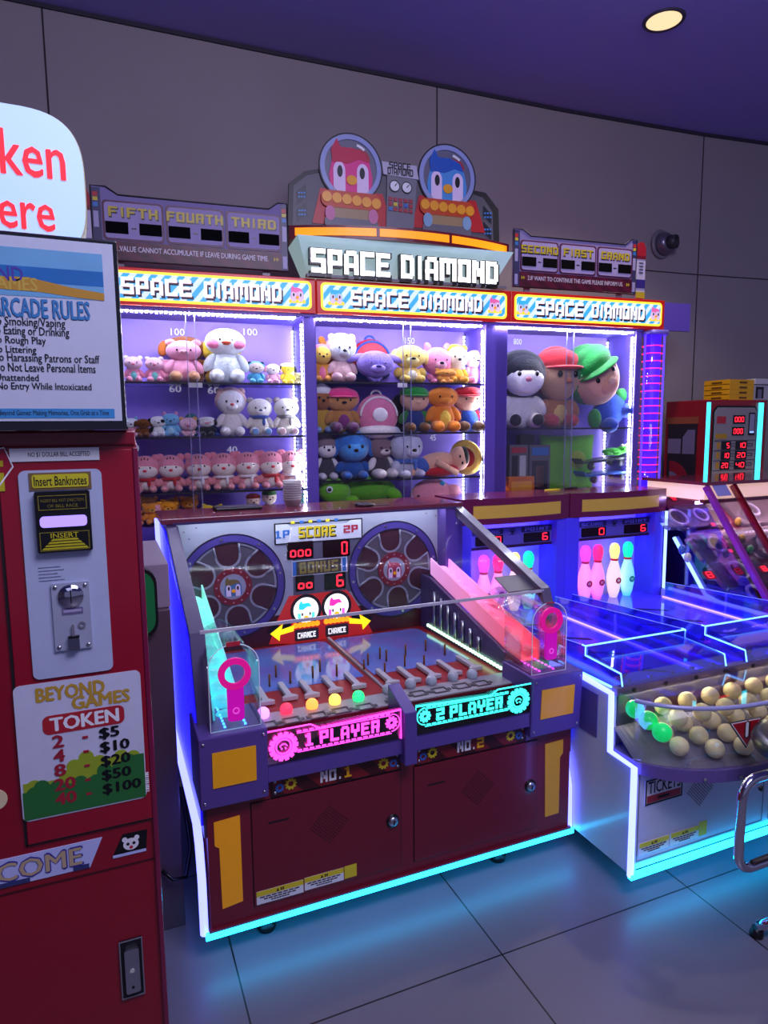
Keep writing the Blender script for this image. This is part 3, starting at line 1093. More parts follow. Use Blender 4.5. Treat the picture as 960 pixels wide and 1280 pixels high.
# ball chutes: U-channels running from the back down to the players
def chute(x0, x1, ya, za, yb, zb, c1, c2, name):
    a = mat(name, c1, .25, emit=.55, ec=c1, var=.0)
    nt = a.node_tree
    p_ = nt.nodes['Principled BSDF']
    tc_ = nt.nodes.new('ShaderNodeTexCoord')
    sp = nt.nodes.new('ShaderNodeSeparateXYZ')
    mr = nt.nodes.new('ShaderNodeMapRange')
    mr.inputs['From Min'].default_value = yb - 2.4
    mr.inputs['From Max'].default_value = ya - 2.4
    rp = nt.nodes.new('ShaderNodeValToRGB')
    rp.color_ramp.elements[0].color = rgb(c2)
    rp.color_ramp.elements[1].color = rgb(c1)
    nt.links.new(tc_.outputs['Object'], sp.inputs[0])
    nt.links.new(sp.outputs['Y'], mr.inputs[0])
    nt.links.new(mr.outputs[0], rp.inputs[0])
    nt.links.new(rp.outputs[0], p_.inputs['Emission Color'])
    nt.links.new(rp.outputs[0], p_.inputs['Base Color'])
    hw = .07
    mb = MB()
    for (xa, xb, zo, zh) in ((x0, x0 + .006, 0, hw), (x1 - .006, x1, 0, hw), (x0, x1, -.006, 0)):
        vs = [(xx, yy, zz + o) for (yy, zz) in ((ya, za), (yb, zb)) for xx in (xa, xb) for o in (zo, zh)]
        mb.add(vs, [(0, 2, 3, 1), (4, 5, 7, 6), (0, 1, 5, 4), (2, 6, 7, 3), (1, 3, 7, 5), (0, 4, 6, 2)])
    ch = part(mb, 'ball_chute', a, g)
    mb = MB()
    n = 11
    for j in range(n):
        f = (j + .5) / n
        y, z = ya + (yb - ya) * f, za + (zb - za) * f
        mb.ell(((x0 + x1) / 2, y, z + .018), ((x1 - x0) / 2 - .007, .034, .026), None, 14, 8)
    part(mb, 'scoop', a, ch)


chute(.262, .352, 2.79, .90, 1.97, .695, (150, 240, 218), (70, 210, 225), 'turquoise_lit_chute')
chute(1.392, 1.480, 2.76, .93, 2.02, .735, (250, 175, 240), (255, 90, 110), 'pink_lit_chute')

# clear launcher boxes with the keyhole levers
for k, (cx, tilt) in enumerate(((.316, 0), (1.424, 0))):
    Yf = 1.89
    pl = fy(Yf)
    hw = .073
    z0, zs = .735, .925
    arch = [(cx - hw, z0), (cx + hw, z0), (cx + hw, zs)] + [(cx + hw * math.cos(a), zs + hw * .9 * math.sin(a)) for a in [math.pi * j / 14 for j in range(1, 14)]] + [(cx - hw, zs)]
    lb = part(MB().poly(pl, arch, -.006, 0), 'launcher_front', CLEAR, g)
    mb = MB()
    for s in (-1, 1):
        mb.box((cx + s * hw - .003, Yf + .006, z0), (cx + s * hw + .003, Yf + .17, zs))
    each(mb, 'launcher_side', CLEAR, lb)
    edge = [pl.p(x, z, .001) for x, z in arch]
    part(MB().tube(edge, .0016, 5, True), 'acrylic_edge', mat('acrylic_edge', (190, 200, 225), .2, emit=.25), lb)
    mb = MB()
    n = 10
    vs = []
    for yy, rr in ((Yf + .05, hw * .95), (Yf + .33, hw * .8)):
        for j in range(n + 1):
            a = math.pi * j / n
            vs.append((cx + rr * math.cos(a), yy, zs - .02 + rr * math.sin(a) - (0 if yy < Yf + .1 else -.01)))
    mb.add(vs, [(j, j + 1, n + 2 + j, n + 1 + j) for j in range(n)], True)
    o = part(mb, 'launcher_tunnel', CLEAR, lb)
    so = o.modifiers.new('thick', 'SOLIDIFY')
    so.thickness = .004
    lm = mat('magenta_lit_lever', (225, 20, 140), .25, emit=.45)
    zc = .905 if k == 0 else .928
    lv = part(MB().ring(pl, cx, zc, .029, .047, .004, .014, 36), 'launch_lever', lm, g)
    part(MB().rrect(pl, cx - .024, zc - .142, cx + .024, zc - .036, .012, .004, .013), 'lever_stem', mat('magenta_stem', (200, 10, 170), .25, emit=.5), lv)
    part(MB().ring(pl, cx, zc - .11, .007, .010, .0135, .015, 16), 'stem_button', mat('stem_button', (240, 90, 220), .3, emit=.5), lv)
    mb = MB()
    for s in (-1, 1):
        for j in range(10):
            y = Yf + .01 + j * .022
            mb.box((cx + s * .03 - .003, y, .738), (cx + s * .03 + .003, y + .008, .742))
    each(mb, 'ramp_led', glow((60, 150, 255) if k == 0 else (230, 60, 220), 4.0), lb)
    part(MB().rect(pl, cx - .02, .985, cx + .02, .998, .001, .003) if k == 0 else MB().rect(pl, cx - .018, .988, cx + .018, .992, .001, .003), 'ramp_label', mat('label_red', (190, 40, 60), .4), lb)

# glass: sloping top, upright front, right side; frame bars
G1, G2 = (2.735, 1.228), (2.06, .985)
G3 = (1.955, .74)
mb = MB()
extr_x(mb, [G1, G2, (G2[0] + .002, G2[1] - .005), (G1[0] + .002, G1[1] - .005)], XL + .04, XR - .04)
tg = part(mb, 'top_glass', glass('thin_top_glass', gloss=.004), g)
mb = MB()
extr_x(mb, [G2, G3, (G3[0] + .005, G3[1]), (G2[0] + .005, G2[1])], XL + .04, XR - .04)
part(mb, 'front_glass', glass('game_glass', gloss=.05), g)
mb = MB()
extr_x(mb, [(2.735, .74), (2.735, 1.225), G2, (G3[0] + .01, .74)], XR - .02, XR - .015)
part(mb, 'side_glass', glass('game_glass', gloss=.05), g)
part(MB().box((XL + .03, G2[0] - .004, G2[1] - .004), (XR - .03, G2[0] + .004, G2[1] + .006)), 'glass_edge', mat('glass_edge_pale', (190, 185, 200), .2), g)
mb = MB()
for a, b in ((G1, G2), (G2, G3)):
    dy, dz = b[0] - a[0], b[1] - a[1]
    L_ = math.hypot(dy, dz)
    ny, nz = dz / L_ * .03, -dy / L_ * .03
    if nz < 0:
        ny, nz = -ny, -nz
    extr_x(mb, [(a[0], a[1] + .01), (b[0], b[1] + .01), (b[0] - ny * .6, b[1] - nz), (a[0] - ny * .6, a[1] - nz)], XR - .04, XR)
part(mb, 'frame_bar', mat('frame_bar', (100, 90, 116), .3, coat=.4), g)
mb = MB()
bx = XL + .041
extr_x(mb, [(2.74, 1.228), (2.06, .985), (1.955, .735), (2.02, .735), (2.11, .95), (2.74, 1.185)], XL + .038, XL + .045)
part(mb, 'inner_frame', mat('inner_frame', (76, 60, 108), .35), g)
scp = Pl((XL + .046, 0, 0), (0, -1, 0), (0, 0, 1))
screws(g, Pl((XL + .0455, 0, 0), (0, 1, 0), (0, 0, 1)), [(2.4, 1.09), (2.12, .985), (2.0, .80)], .006)
# small notice plate on the right frame bar
q0, q1 = (2.2, 1.045), (2.02, .955)
mb = MB()
extr_x(mb, [(2.20, 1.022), (2.10, .985), (2.10, .981), (2.20, 1.018)], XR - .16, XR - .03)
np_ = part(mb, 'notice_plate', mat('notice_plate', (84, 76, 96), .4), g)

# ------------------------------------------------------------------ prize cabinet: three units side by side
CF = lambda d: Pl((0, d, 0))          # a plane parallel to the cabinet front, in the cabinet's own axes
BAYS = [(-.05, 1.0, .0, .940), (1.0, 2.055, .998, 1.925), (2.055, 3.06, 1.985, 2.892)]
SH = [(1.83, 1.575, 1.312), (1.842, 1.583, 1.343), (1.60,)]
FLOOR_Z = (1.155, 1.16, 1.20)
DEP = .27
sign_m = stripes('sign_stripes', (205, 225, 240), (60, 165, 225), 7.0, math.radians(-40), emit=.85)
hdr_red = mat('header_red', (205, 30, 16), .3, emit=.22)
bord = glow((255, 225, 60), 1.15, 'header_border_light')
cabs = []
names = ('left prize cabinet of shelves with small and medium plush toys', 'middle prize cabinet under the big marquee letters',
         'right prize cabinet with the three largest plush toys')
for k, (ua, ub, ia, ib) in enumerate(BAYS):
    fz = FLOOR_Z[k]
    c = thing('prize_cabinet', names[k], 'display cabinet', ((ua + ub) / 2, .14, 0), 'prize cabinets along the wall', CAB)
    cabs.append(c)
    rgt = ub if k < 2 else 2.93
    part(MB().box((ua, 0.0, 0), (rgt - .002, DEP + .03, fz)), 'base', mat('cabinet_base', (88, 62, 150), .4), c)
    backc = mat('cabinet_back', (160, 132, 235), .55, var=.05, scale=2)
    part(MB().box((ua, DEP, fz), (rgt - .002, DEP + .03, 2.16)), 'back_panel', backc, c)
    part(MB().box((ib, -.005, fz), (rgt - .002, DEP, 2.155)), 'side_post', VIOLET, c, .002)
    if k:
        part(MB().box((ua, -.005, fz), (ia, DEP, 2.155)), 'side_post', VIOLET, c)
    part(MB().box((ua, -.02, 2.148), (rgt - .002, DEP + .03, 2.162)), 'top_board', VIOLET, c)
    # header sign
    hs = part(MB().box((ua + .002, -.035, 2.162), (ub - .003, DEP, 2.325)), 'header_box', hdr_red, c, .003)
    pl = CF(-.036)
    part(MB().rrect(pl, ua + .022, 2.178, ub - .024, 2.310, .022, 0, .002), 'header_border', bord, hs)
    part(MB().rrect(pl, ua + .034, 2.190, ub - .036, 2.298, .014, .002, .004), 'header_panel', sign_m, hs)
    mx_ = (ua + ub) / 2
    pl = CF(-.040)
    for s, dx, dz, t0, ma in (('s', .008, -.011, 0, mat('letter_shadow', (40, 42, 54), .4)), ('r', .0015, -.002, .0008, mat('letter_edge', (210, 120, 120), .4, emit=.3)), ('f', 0, 0, .0016, mat('letter_white', (240, 242, 248), .3, emit=.9))):
        for word, a, b in (('SPACE', -.355, -.055), ('DIAMOND', .0, .355)):
            part(MB().block(pl, word, mx_ + a + dx, 2.208 + dz, mx_ + b + dx, 2.281 + dz, t0, t0 + .0012, .16), 'header_lettering', ma, hs)
    for s, bc, hc in ((-1, (150, 205, 235), (60, 190, 225)), (1, (225, 185, 220), (250, 110, 175))):
        px_ = mx_ + s * .430
        penguin(hs, pl, px_, 2.246, .042, bc, hc, .0005, .5)
        mb = MB()
        for j in range(5):
            mb.disc(pl, px_ - .032 + .016 * j, 2.213, .0095, .0005, .003, 12)
        each(mb, 'collar_lamp', glow((255, 205, 60), .9), hs)
    # light strips: dotted tapes under the header, up the right post and in the back corner
    def tape(p0, p1, r, name='led_strip', pitch=.021, m_=LEDW, back=mat('led_tape', (70, 66, 96), .5)):
        p0, p1 = V(p0), V(p1)
        L_ = (p1 - p0).length
        n = int(L_ / pitch)
        d_ = (p1 - p0) / L_
        vert = abs(d_.z) > .5
        mb = MB()
        if vert:
            mb.box((p0.x, p0.y - r, p0.z), (p0.x + .004, p0.y + r, p1.z))
        else:
            mb.box((p0.x, p0.y - r, p0.z), (p1.x, p0.y + r, p0.z + .004))
        t_ = part(mb, name, back, c)
        mb = MB()
        for i in range(n):
            q = p0 + d_ * pitch * (i + .5)
            e = pitch * .28
            if vert:
                mb.box((q.x - r * .9, q.y - r * .8, q.z - e), (q.x, q.y + r * .8, q.z + e))
            else:
                mb.box((q.x - e, q.y - r * .8, q.z - r * .9), (q.x + e, q.y + r * .8, q.z))
        o = part(mb, 'led_dots', m_, t_)
        o['kind'] = 'stuff'
    tape((max(ia, .0), -.010, 2.1435), (ib - .02, -.010, 2.1435), .006, m_=LEDW_TOP)
    tape((ib - .0045, .022, fz), (ib - .0045, .022, 2.135), .006)
    tape((ib - .0045, DEP - .02, fz), (ib - .0045, DEP - .02, 2.135), .006, m_=LEDW_BACK)
    if k == 0:
        pass
    # shelves with dark front edges
    for z in SH[k]:
        s_ = part(MB().box((max(ia, ua) + .002, .022, z - .007), (ib - .001, DEP - .002, z)), 'shelf', glass('shelf_glass', (205, 205, 228), .35), c)
        part(MB().box((max(ia, ua) + .002, .017, z - .008), (ib - .001, .022, z + .001)), 'shelf_edge', mat('shelf_edge_dark', (22, 18, 34), .3), s_)
    if k < 2:
        a_, z_, b_, _ = rc(.016, *(((236, 478), (253, 478), (253, 485), (236, 485)) if k == 0 else ((497, 480), (509, 480), (509, 486), (497, 486))))
        part(MB().rect(CF(.0165), a_, SH[k][0] - .024, b_, SH[k][0] - .002, 0, .0015), 'shelf_tag', OFFW, c)
    # sliding glass panes
    um = (max(ia, -.0) + ib) / 2 + (-.06 if k == 0 else .02)
    for a, b, d in ((max(ia, ua), um + .02, .003), (um - .02, ib, .010)):
        gp = part(MB().box((a, d, fz + .002), (b, d + .005, 2.146)), 'glass_pane', GLASS, c)
        e = b if d < .005 else a
        part(MB().box((e - .0015, d - .0005, fz + .002), (e + .0015, d + .0055, 2.146)), 'pane_edge', mat('pane_edge', (150, 150, 190), .2), gp)
    # point values on the back panel
    vals = [[('100', 222, 415, 16), ('100', 313, 415, 17), ('60', 219, 486, 14), ('60', 267, 488, 14), ('40', 167, 560, 12), ('40', 290, 562, 13)],
            [('150', 512, 426, 14), ('200', 421, 491, 14), ('60', 527, 490, 10), ('45', 541, 547, 9)],
            [('800', 647, 427, 13), ('800', 781, 436, 12)]][k]
    for s, x, y, wpx in vals:
        u, z = cab_at(x, y, DEP - .004)
        hw = wpx / 2 * .0041
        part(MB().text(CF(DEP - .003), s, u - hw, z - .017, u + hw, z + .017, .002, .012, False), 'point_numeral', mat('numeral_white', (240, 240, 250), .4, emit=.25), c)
# violet board beside the right header
part(MB().box((3.06, .24, 2.205), (3.495, .27, 2.375)), 'wing_board', VIOLET, cabs[2])

# ------------------------------------------------------------------ light tower
lt = thing('light_tower', 'clear tube tower glowing violet with red light rings', 'light tower', (3.035, .03, 0), None, CAB)
tc_ = (3.035, .03, 0)
part(MB().lathe(tc_, [(.10, 0), (.10, 1.22), (.09, 1.24)], 30), 'pedestal', VIOLET, lt)
part(MB().lathe(tc_, [(.048, 1.24), (.048, 2.14)], 24), 'light_core', glow((62, 26, 255), 1.1, 'violet_core'), lt)
part(MB().lathe(tc_, [(.082, 1.24), (.082, 2.14), (.079, 2.14), (.079, 1.24), (.082, 1.24)], 32), 'tube', GLASS, lt)
for i in range(19):
    z = 1.29 + i * .0435
    part(MB().tube([(tc_[0] + .056 * math.cos(a), tc_[1] + .056 * math.sin(a), z) for a in [6.28319 * j / 28 for j in range(28)]], .003, 6, True), 'light_ring', glow((255, 40, 100), 1.8), lt)
for s in (-1, 1):
    part(MB().tube([(tc_[0] + s * .068, tc_[1] - .02, 1.24), (tc_[0] + s * .068, tc_[1] - .02, 2.14)], .006, 8), 'light_rod', glow((90, 60, 255), 2.0), lt)
part(MB().lathe(tc_, [(.088, 2.135), (.088, 2.158), (.06, 2.16)], 30), 'cap', mat('tower_cap', (150, 130, 230), .3), lt)

# ------------------------------------------------------------------ marquee above the middle cabinet
mq = thing('marquee', 'lit marquee with white block letters under an orange canopy with two cartoon penguins', 'sign', (1.53, .1, 2.326), None, CAB)


def cu(x, y, d):
    return cab_at(x, y, d)


def cpoly(mb, d, pts, t0=0, t1=.002):
    return mb.poly(CF(d), [cab_at(x, y, d) for x, y in pts], t0, t1)


u0, u1 = cu(362, 290, .02)[0], cu(636, 305, .02)[0]
zt, zb = cu(500, 285, -.09)[1], cu(500, 302, -.09)[1]
n = 14
outer = []
for i in range(n + 1):
    f = i / n
    outer.append((u0 + (u1 - u0) * f, .02 - .12 * (1 - (2 * f - 1) ** 2)))
hp = Pl((0, 0, zb), (1, 0, 0), (0, 1, 0))
part(MB().poly(hp, outer + [(u1, .2), (u0, .2)], 0, zt - zb), 'canopy', mat('canopy_maroon', (112, 18, 36), .35), mq)
for a, b in ((.02, .34), (.355, .665), (.68, .985)):
    pts = []
    for i in range(9):
        f = a + (b - a) * i / 8
        pts.append((u0 + (u1 - u0) * f, .02 - .12 * (1 - (2 * f - 1) ** 2)))
    mb = MB()
    hz = (zt - zb)
    vs = [(x, y - .004, zb + hz * q) for x, y in pts for q in (.24, .80)] + [(x, y + .004, zb + hz * q) for x, y in pts for q in (.24, .80)]
    fs = []
    o = 18
    for i in range(8):
        fs += [(2 * i, 2 * i + 2, 2 * i + 3, 2 * i + 1), (o + 2 * i, o + 2 * i + 1, o + 2 * i + 3, o + 2 * i + 2), (2 * i, o + 2 * i, o + 2 * i + 2, 2 * i + 2), (2 * i + 1, 2 * i + 3, o + 2 * i + 3, o + 2 * i + 1)]
    fs += [(0, 1, o + 1, o), (16, o + 16, o + 17, 17)]
    mb.add(vs, fs)
    part(mb, 'orange_light', mat('orange_light', (255, 150, 10), .4, emit=.9), mq)
# lit sloping back of the letters
mb = MB()
zl = 2.327
mb.add([(u0 + .02, -.07, zb), (u1 - .02, -.07, zb), (u1 - .10, .06, zl), (u0 + .10, .06, zl), (u0 + .02, .18, zb), (u1 - .02, .18, zb), (u1 - .10, .18, zl), (u0 + .10, .18, zl)],
       [(0, 1, 2, 3), (0, 3, 7, 4), (1, 5, 6, 2), (3, 2, 6, 7), (4, 5, 1, 0), (5, 4, 7, 6)])
part(mb, 'sloping_back', mat('marquee_back', (190, 205, 210), .3, emit=.42, ec=(176, 222, 226), var=.02), mq)
DL = -.075
for word, q in (('SPACE', ((388, 313), (487, 322), (488, 355), (390, 346))), ('DIAMOND', ((501, 321), (622, 333), (622, 358), (502, 354)))):
    a, z0, b, z1 = rc(DL, *q)
    z0, z1 = 2.345, 2.455
    part(MB().block(CF(DL), word, a - .008, z0 - .018, b + .010, z1 + .005, -.03, -.001, .11), 'letter_box', BLACK, mq)
    part(MB().block(CF(DL), word, a, z0, b, z1, 0, .004, .16), 'lit_lettering', glow((255, 255, 255), 1.9, 'marquee_white'), mq)
part(MB().box((u0 + .06, DL + .005, zl), (u1 - .06, DL + .04, zl + .012)), 'letter_rail', GREY, mq)
# cut-out board
DB = .03
board = [(360, 282), (361, 229), (381, 214), (402, 211), (470, 205), (478, 205), (520, 211), (590, 238), (607, 241), (623, 262), (624, 302), (500, 292)]
bd = part(cpoly(MB(), DB, board, -.02, 0), 'cutout_board', mat('cutout_grey', (92, 88, 98), .45, var=.05), mq)
blk = mat('cutout_black', (26, 24, 32), .45)
part(cpoly(MB(), DB, [(360, 282), (361, 229), (381, 214), (400, 211), (400, 216), (384, 219), (367, 232), (366, 282)], 0, .001), 'board_outline', blk, bd)
part(cpoly(MB(), DB, [(592, 238), (607, 241), (623, 262), (624, 302), (617, 302), (616, 265), (604, 247), (592, 243)], 0, .001), 'board_outline', blk, bd)
for pts in ([(370, 240), (382, 230), (383, 246), (371, 256)], [(370, 262), (383, 253), (384, 269), (371, 277)], [(604, 257), (614, 268), (614, 280), (604, 270)], [(604, 277), (614, 288), (614, 300), (604, 291)]):
    o = part(cpoly(MB(), DB, pts, 0, .002), 'server_window', mat('window_navy', (22, 26, 44), .4), bd)
    cx, cy = sum(p_[0] for p_ in pts) / 4, sum(p_[1] for p_ in pts) / 4
    mb = MB()
    for j in range(6):
        x, y = cx - 4 + (j % 3) * 3.4, cy - 3 + (j // 3) * 5
        cpoly(mb, DB, [(x, y), (x + 2.2, y), (x + 2.2, y + 2), (x, y + 2)], .002, .003)
    each(mb, 'window_light', mat('window_blue', (60, 120, 200), .4, emit=.2), o)
for cx, cy, rx, ry, bc, hc, red in ((438, 211, 38, 39, (235, 50, 140), (200, 10, 70), (175, 40, 48)), (558, 222.5, 34.5, 34.5, (75, 150, 220), (20, 85, 185), (170, 44, 56))):
    k = rx / 38
    uc, zc = cu(cx, cy, DB)
    ux, _ = cu(cx + rx, cy, DB)
    ru = ux - uc
    _, zr = cu(cx, cy - ry, DB)
    rz = zr - zc
    r_ = ru
    part(cpoly(MB(), DB, [(cx - 48 * k, cy + 68 * k), (cx - 38 * k, cy + 24 * k), (cx + 40 * k, cy + 32 * k), (cx + 53 * k, cy + 76 * k)], .001, .004), 'rocket_body', mat('rocket_red', (196, 26, 34), .4), bd)
    pl = CF(DB)
    hl = part(MB().disc(pl, uc, zc, r_ * .84, .003, .006, 40), 'helmet_window', mat('helmet_grey', (108, 106, 126), .35), bd)
    part(MB().rrect(pl, uc - r_ * .60, zc - r_ * .78, uc + r_ * .62, zc + r_ * .58, r_ * .28, .006, .008), 'seat_back', mat('seat_%d' % red[0], red, .45), hl)
    penguin(hl, pl, uc, zc - r_ * .06, r_ * .90, bc, hc, .008)
    part(MB().ring(pl, uc, zc, r_ * .84, r_, .002, .012, 48), 'helmet_ring', mat('helmet_ring', (150, 160, 210), .35), bd)
    part(MB().ring(pl, uc, zc, r_ * .985, r_ * 1.03, .002, .0125, 48), 'ring_outline', blk, bd)
    part(MB().ring(pl, uc, zc, r_ * .68, r_ * .76, .009, .0105, 12, 52, 74), 'glint', OFFW, hl)
    # rocket nose with a row of amber lamps
    part(MB().rrect(pl, uc - r_ * .98, zc - r_ * 1.22, uc + r_ * .96, zc - r_ * .72, r_ * .22, .011, .016), 'nose_band', mat('nose_band', (205, 70, 24), .4), bd)
    mb = MB()
    for j in range(6):
        mb.disc(pl, uc - r_ * .80 + r_ * .32 * j, zc - r_ * (.93 + .015 * j), r_ * .155, .016, .021, 18)
    each(mb, 'nose_lamp', mat('nose_lamp', (225, 150, 30), .35, emit=.12), bd)
    part(MB().rrect(pl, uc - r_ * .62, zc - r_ * 1.52, uc + r_ * .60, zc - r_ * 1.2, r_ * .05, .010, .014), 'chin_plate', mat('chin_tan', (170, 140, 100), .4), bd)
    mb = MB()
    for s in (-1, 1):
        mb.disc(pl, uc + s * r_ * .70, zc - r_ * 1.40, r_ * .16, .012, .018, 18, r_ * .22)
    each(mb, 'hand', mat('hand_%d' % bc[0], tuple(int(v * .5 + 100) for v in bc), .45), bd)
    part(MB().rrect(pl, uc - r_ * .88, zc - r_ * 1.80, uc + r_ * .86, zc - r_ * 1.52, r_ * .10, .011, .017), 'foot_bar', mat('foot_bar_grey', (110, 106, 120), .4), bd)
# centre console
pl = CF(DB)
cs = part(cpoly(MB(), DB, [(483, 219), (520, 226), (516, 290), (482, 284)], .002, .012), 'console', mat('console_grey', (120, 118, 130), .45), bd)
part(cpoly(MB(), DB, [(476, 203), (519, 209), (522, 226), (478, 219)], .004, .016), 'name_plate', mat('plate_light', (190, 185, 205), .4), cs)
for w_, q in (('SPACE', ((485, 204), (512, 208), (512, 214), (485, 210))), ('DIAMOND', ((483, 211), (515, 215), (515, 222), (483, 218)))):
    a, z0, b, z1 = rc(DB, *q)
    part(MB().block(CF(DB - .016), w_, a, z0 - .004, b, z1 + .004, 0, .001, .12), 'plate_lettering', BLACK, cs)
for x, y in ((492, 234), (507, 236)):
    a, b = cu(x, y, DB)
    o = part(MB().disc(CF(DB), a, b, .025, .012, .017, 24), 'gauge', OFFW, cs)
    mb = MB()
    mb.ring(CF(DB), a, b, .024, .028, .012, .019, 24)
    mb.tube([V((a, DB - .018, b)), V((a + .012, DB - .018, b + .014))], .0022, 5)
    part(mb, 'needle', BLACK, o)
cols = [(170, 40, 60)] * 15
cols[5], cols[6], cols[8] = (170, 40, 60), (220, 200, 50), (60, 100, 190)
cols[10], cols[13] = (60, 110, 190), (170, 40, 60)
for j in range(15):
    x, y = 484.5 + (j % 5) * 6.3, 247 + (j // 5) * 6.2 + (j % 5) * .9
    mb = cpoly(MB(), DB, [(x, y), (x + 4.6, y + .6), (x + 4.6, y + 5.2), (x, y + 4.6)], .012, .017)
    part(mb, 'console_button', mat('button_%d_%d' % (cols[j][0], cols[j][1]), cols[j], .4), cs)


# ------------------------------------------------------------------ score boards left and right of the marquee
def score_board(q, words, note, label, rocket):
    D = -.01
    a, z0, b, z1 = rc(D, *q)
    W_, H_ = b - a, z1 - z0
    t = thing('score_board', label, 'sign', ((a + b) / 2, D + .01, 2.326), 'score boards on top of the cabinets', CAB)
    pl = Pl((a, D, z0))

    def R(x0, y0, x1, y1, t0, t1, ma, name, par):
        return part(MB().rect(pl, x0 * W_, y0 * H_, x1 * W_, y1 * H_, t0, t1), name, ma, par)
    lil = mat('board_lilac', (142, 130, 176), .85, spec=.1)
    out = [(0, 0), (1, 0), (1, 1), (.95, 1), (.90, .90), (.13, .90), (.07, 1), (0, 1)]
    bd_ = part(MB().poly(pl, [(x * W_, z * H_) for x, z in out], -.018, 0), 'board', lil, t)
    mb = MB()
    pp_ = [pl.p(x * W_, z * H_, .001) for x, z in out]
    mb.tube(pp_, .0035, 5, True)
    part(mb, 'board_outline', BLACK, bd_)
    R(.045, 0, .965, .27, 0, .0012, stripes('board_stripes', (96, 16, 46), (74, 10, 36), 5.0, .9), 'note_band', bd_)
    R(.0, 0.02, .045, .98, 0, .001, mat('board_edge_navy', (60, 56, 96), .4), 'edge_stripe', bd_)
    R(.965, 0.02, 1, .98, 0, .001, mat('board_edge_navy', (60, 56, 96), .4), 'edge_stripe', bd_)
    for x in (.008, .97):
        for y0, y1, c_ in ((.86, .92, (190, 40, 50)), (.80, .85, (210, 190, 50)), (.72, .78, (60, 120, 190)), (.44, .66, (170, 160, 200)), (.04, .22, (170, 160, 200))):
            R(x, y0, x + .024, y1, .001, .002, mat('edge_%d_%d' % (c_[0], c_[2]), c_, .4), 'edge_square', bd_)
    for j, wd in enumerate(words):
        x0, x1 = .05 + j * .308, .05 + j * .308 + .298
        wn = part(MB().rrect(pl, x0 * W_, .28 * H_, x1 * W_, .82 * H_, .016, 0, .0025), 'score_window', mat('window_maroon', (92, 30, 62), .4), bd_)
        part(MB().rrect(pl, (x0 + .01) * W_, .305 * H_, (x1 - .01) * W_, .795 * H_, .014, .0025, .004), 'window_plate', mat('board_plate', (172, 158, 202), .85, spec=.1), wn)
        xm = (x0 + x1) / 2
        lw = .024 * len(wd)
        part(MB().block(Pl(pl.p(0, 0, .004)), wd, (xm - lw) * W_ + .002, .595 * H_ - .004, (xm + lw) * W_ + .004, .735 * H_ - .004, 0, .001, .14), 'word_shadow', BLACK, wn)
        part(MB().block(Pl(pl.p(0, 0, .004)), wd, (xm - lw) * W_, .60 * H_, (xm + lw) * W_, .735 * H_, .001, .002, .2), 'word_lettering', mat('board_yellow', (205, 180, 40), .4), wn)
        for s in (-1, 1):
            part(MB().rect(pl, (xm + s * .082 - .055) * W_, .37 * H_, (xm + s * .082 + .055) * W_, .53 * H_, .004, .006), 'dark_display', mat('board_display_black', (12, 10, 14), .8, spec=.05), wn)
        part(MB().rect(pl, (xm - .012) * W_, .44 * H_, (xm + .012) * W_, .46 * H_, .004, .005), 'dash', BLACK, wn)
    part(MB().text(pl, note, .11 * W_, .13 * H_, .89 * W_, .205 * H_, .0022, .02, False), 'note_lettering', mat('note_white', (225, 215, 230), .4), bd_)
    for x in (.06, .075, .92, .935):
        part(MB().poly(pl, [(x * W_, .13 * H_), ((x + .013) * W_, .165 * H_), (x * W_, .20 * H_)], .0012, .0022), 'note_arrow', mat('board_yellow', (205, 180, 40), .4), bd_)
    for f in (.12, .88):
        part(MB().box((a + f * W_ - .018, D + .018, 2.326), (a + f * W_ + .018, D + .026, z0 + .1)), 'bracket', mat('bracket_grey', (128, 124, 140), .35), t)
    # crayon-like rocket on the outer end
    rx = b + .034 if rocket > 0 else a - .034
    o = part(MB().rect(Pl((rx, D, z0)), -.030, -.02, .030, H_ * .80, -.018, 0), 'rocket', mat('rocket_white', (200, 190, 215), .4), t)
    pr = Pl((rx, D - .0005, z0))
    cap = [(-.030, H_ * .72), (.030, H_ * .72), (.030, H_ * .86), (.018, H_ * .95), (0, H_ * .98), (-.018, H_ * .95), (-.030, H_ * .86)]
    part(MB().poly(pr, cap, -.018, .002), 'rocket_nose', mat('nose_red', (170, 30, 46), .35), o)
    part(MB().rect(pr, -.030, H_ * .66, .030, H_ * .72, 0, .002), 'rocket_band', mat('rocket_maroon', (120, 20, 40), .4), o)
    part(MB().rect(pr, -.030, H_ * .12, .030, H_ * .28, 0, .002), 'rocket_band', mat('rocket_blue', (58, 44, 130), .4), o)
    part(MB().rect(pr, -.030, -.02, .030, H_ * .05, 0, .002), 'rocket_tail', mat('board_yellow', (205, 180, 40), .4), o)
    mb = MB()
    for j in range(4):
        mb.rect(pr, -.014, H_ * (.40 + .06 * j), .014, H_ * (.415 + .06 * j), 0, .002)
    each(mb, 'rocket_stripe', BLACK, o)
    return t


score_board(((112, 230), (358, 256), (361, 341), (118, 322)), ('FIFTH', 'FOURTH', 'THIRD'), '1.VALUE CANNOT ACCUMULATE IF LEAVE DURING GAME TIME.', 'dark lilac score board reading FIFTH, FOURTH and THIRD', -1)
score_board(((642, 286), (795, 300), (795, 367), (642, 359)), ('SECOND', 'FIRST', 'GRAND'), '2.IF WANT TO CONTINUE THE GAME PLEASE INFORM US.', 'dark lilac score board reading SECOND, FIRST and GRAND', 1)

# ------------------------------------------------------------------ plush prizes
def fur(c):
    return mat('plush_%d_%d_%d' % tuple(c), c, .95, var=.14, scale=90, bump=.7, sheen=.4, spec=.1)


BEAD = mat('toy_eye', (10, 10, 14), .15, coat=.6)
PXM = FPX


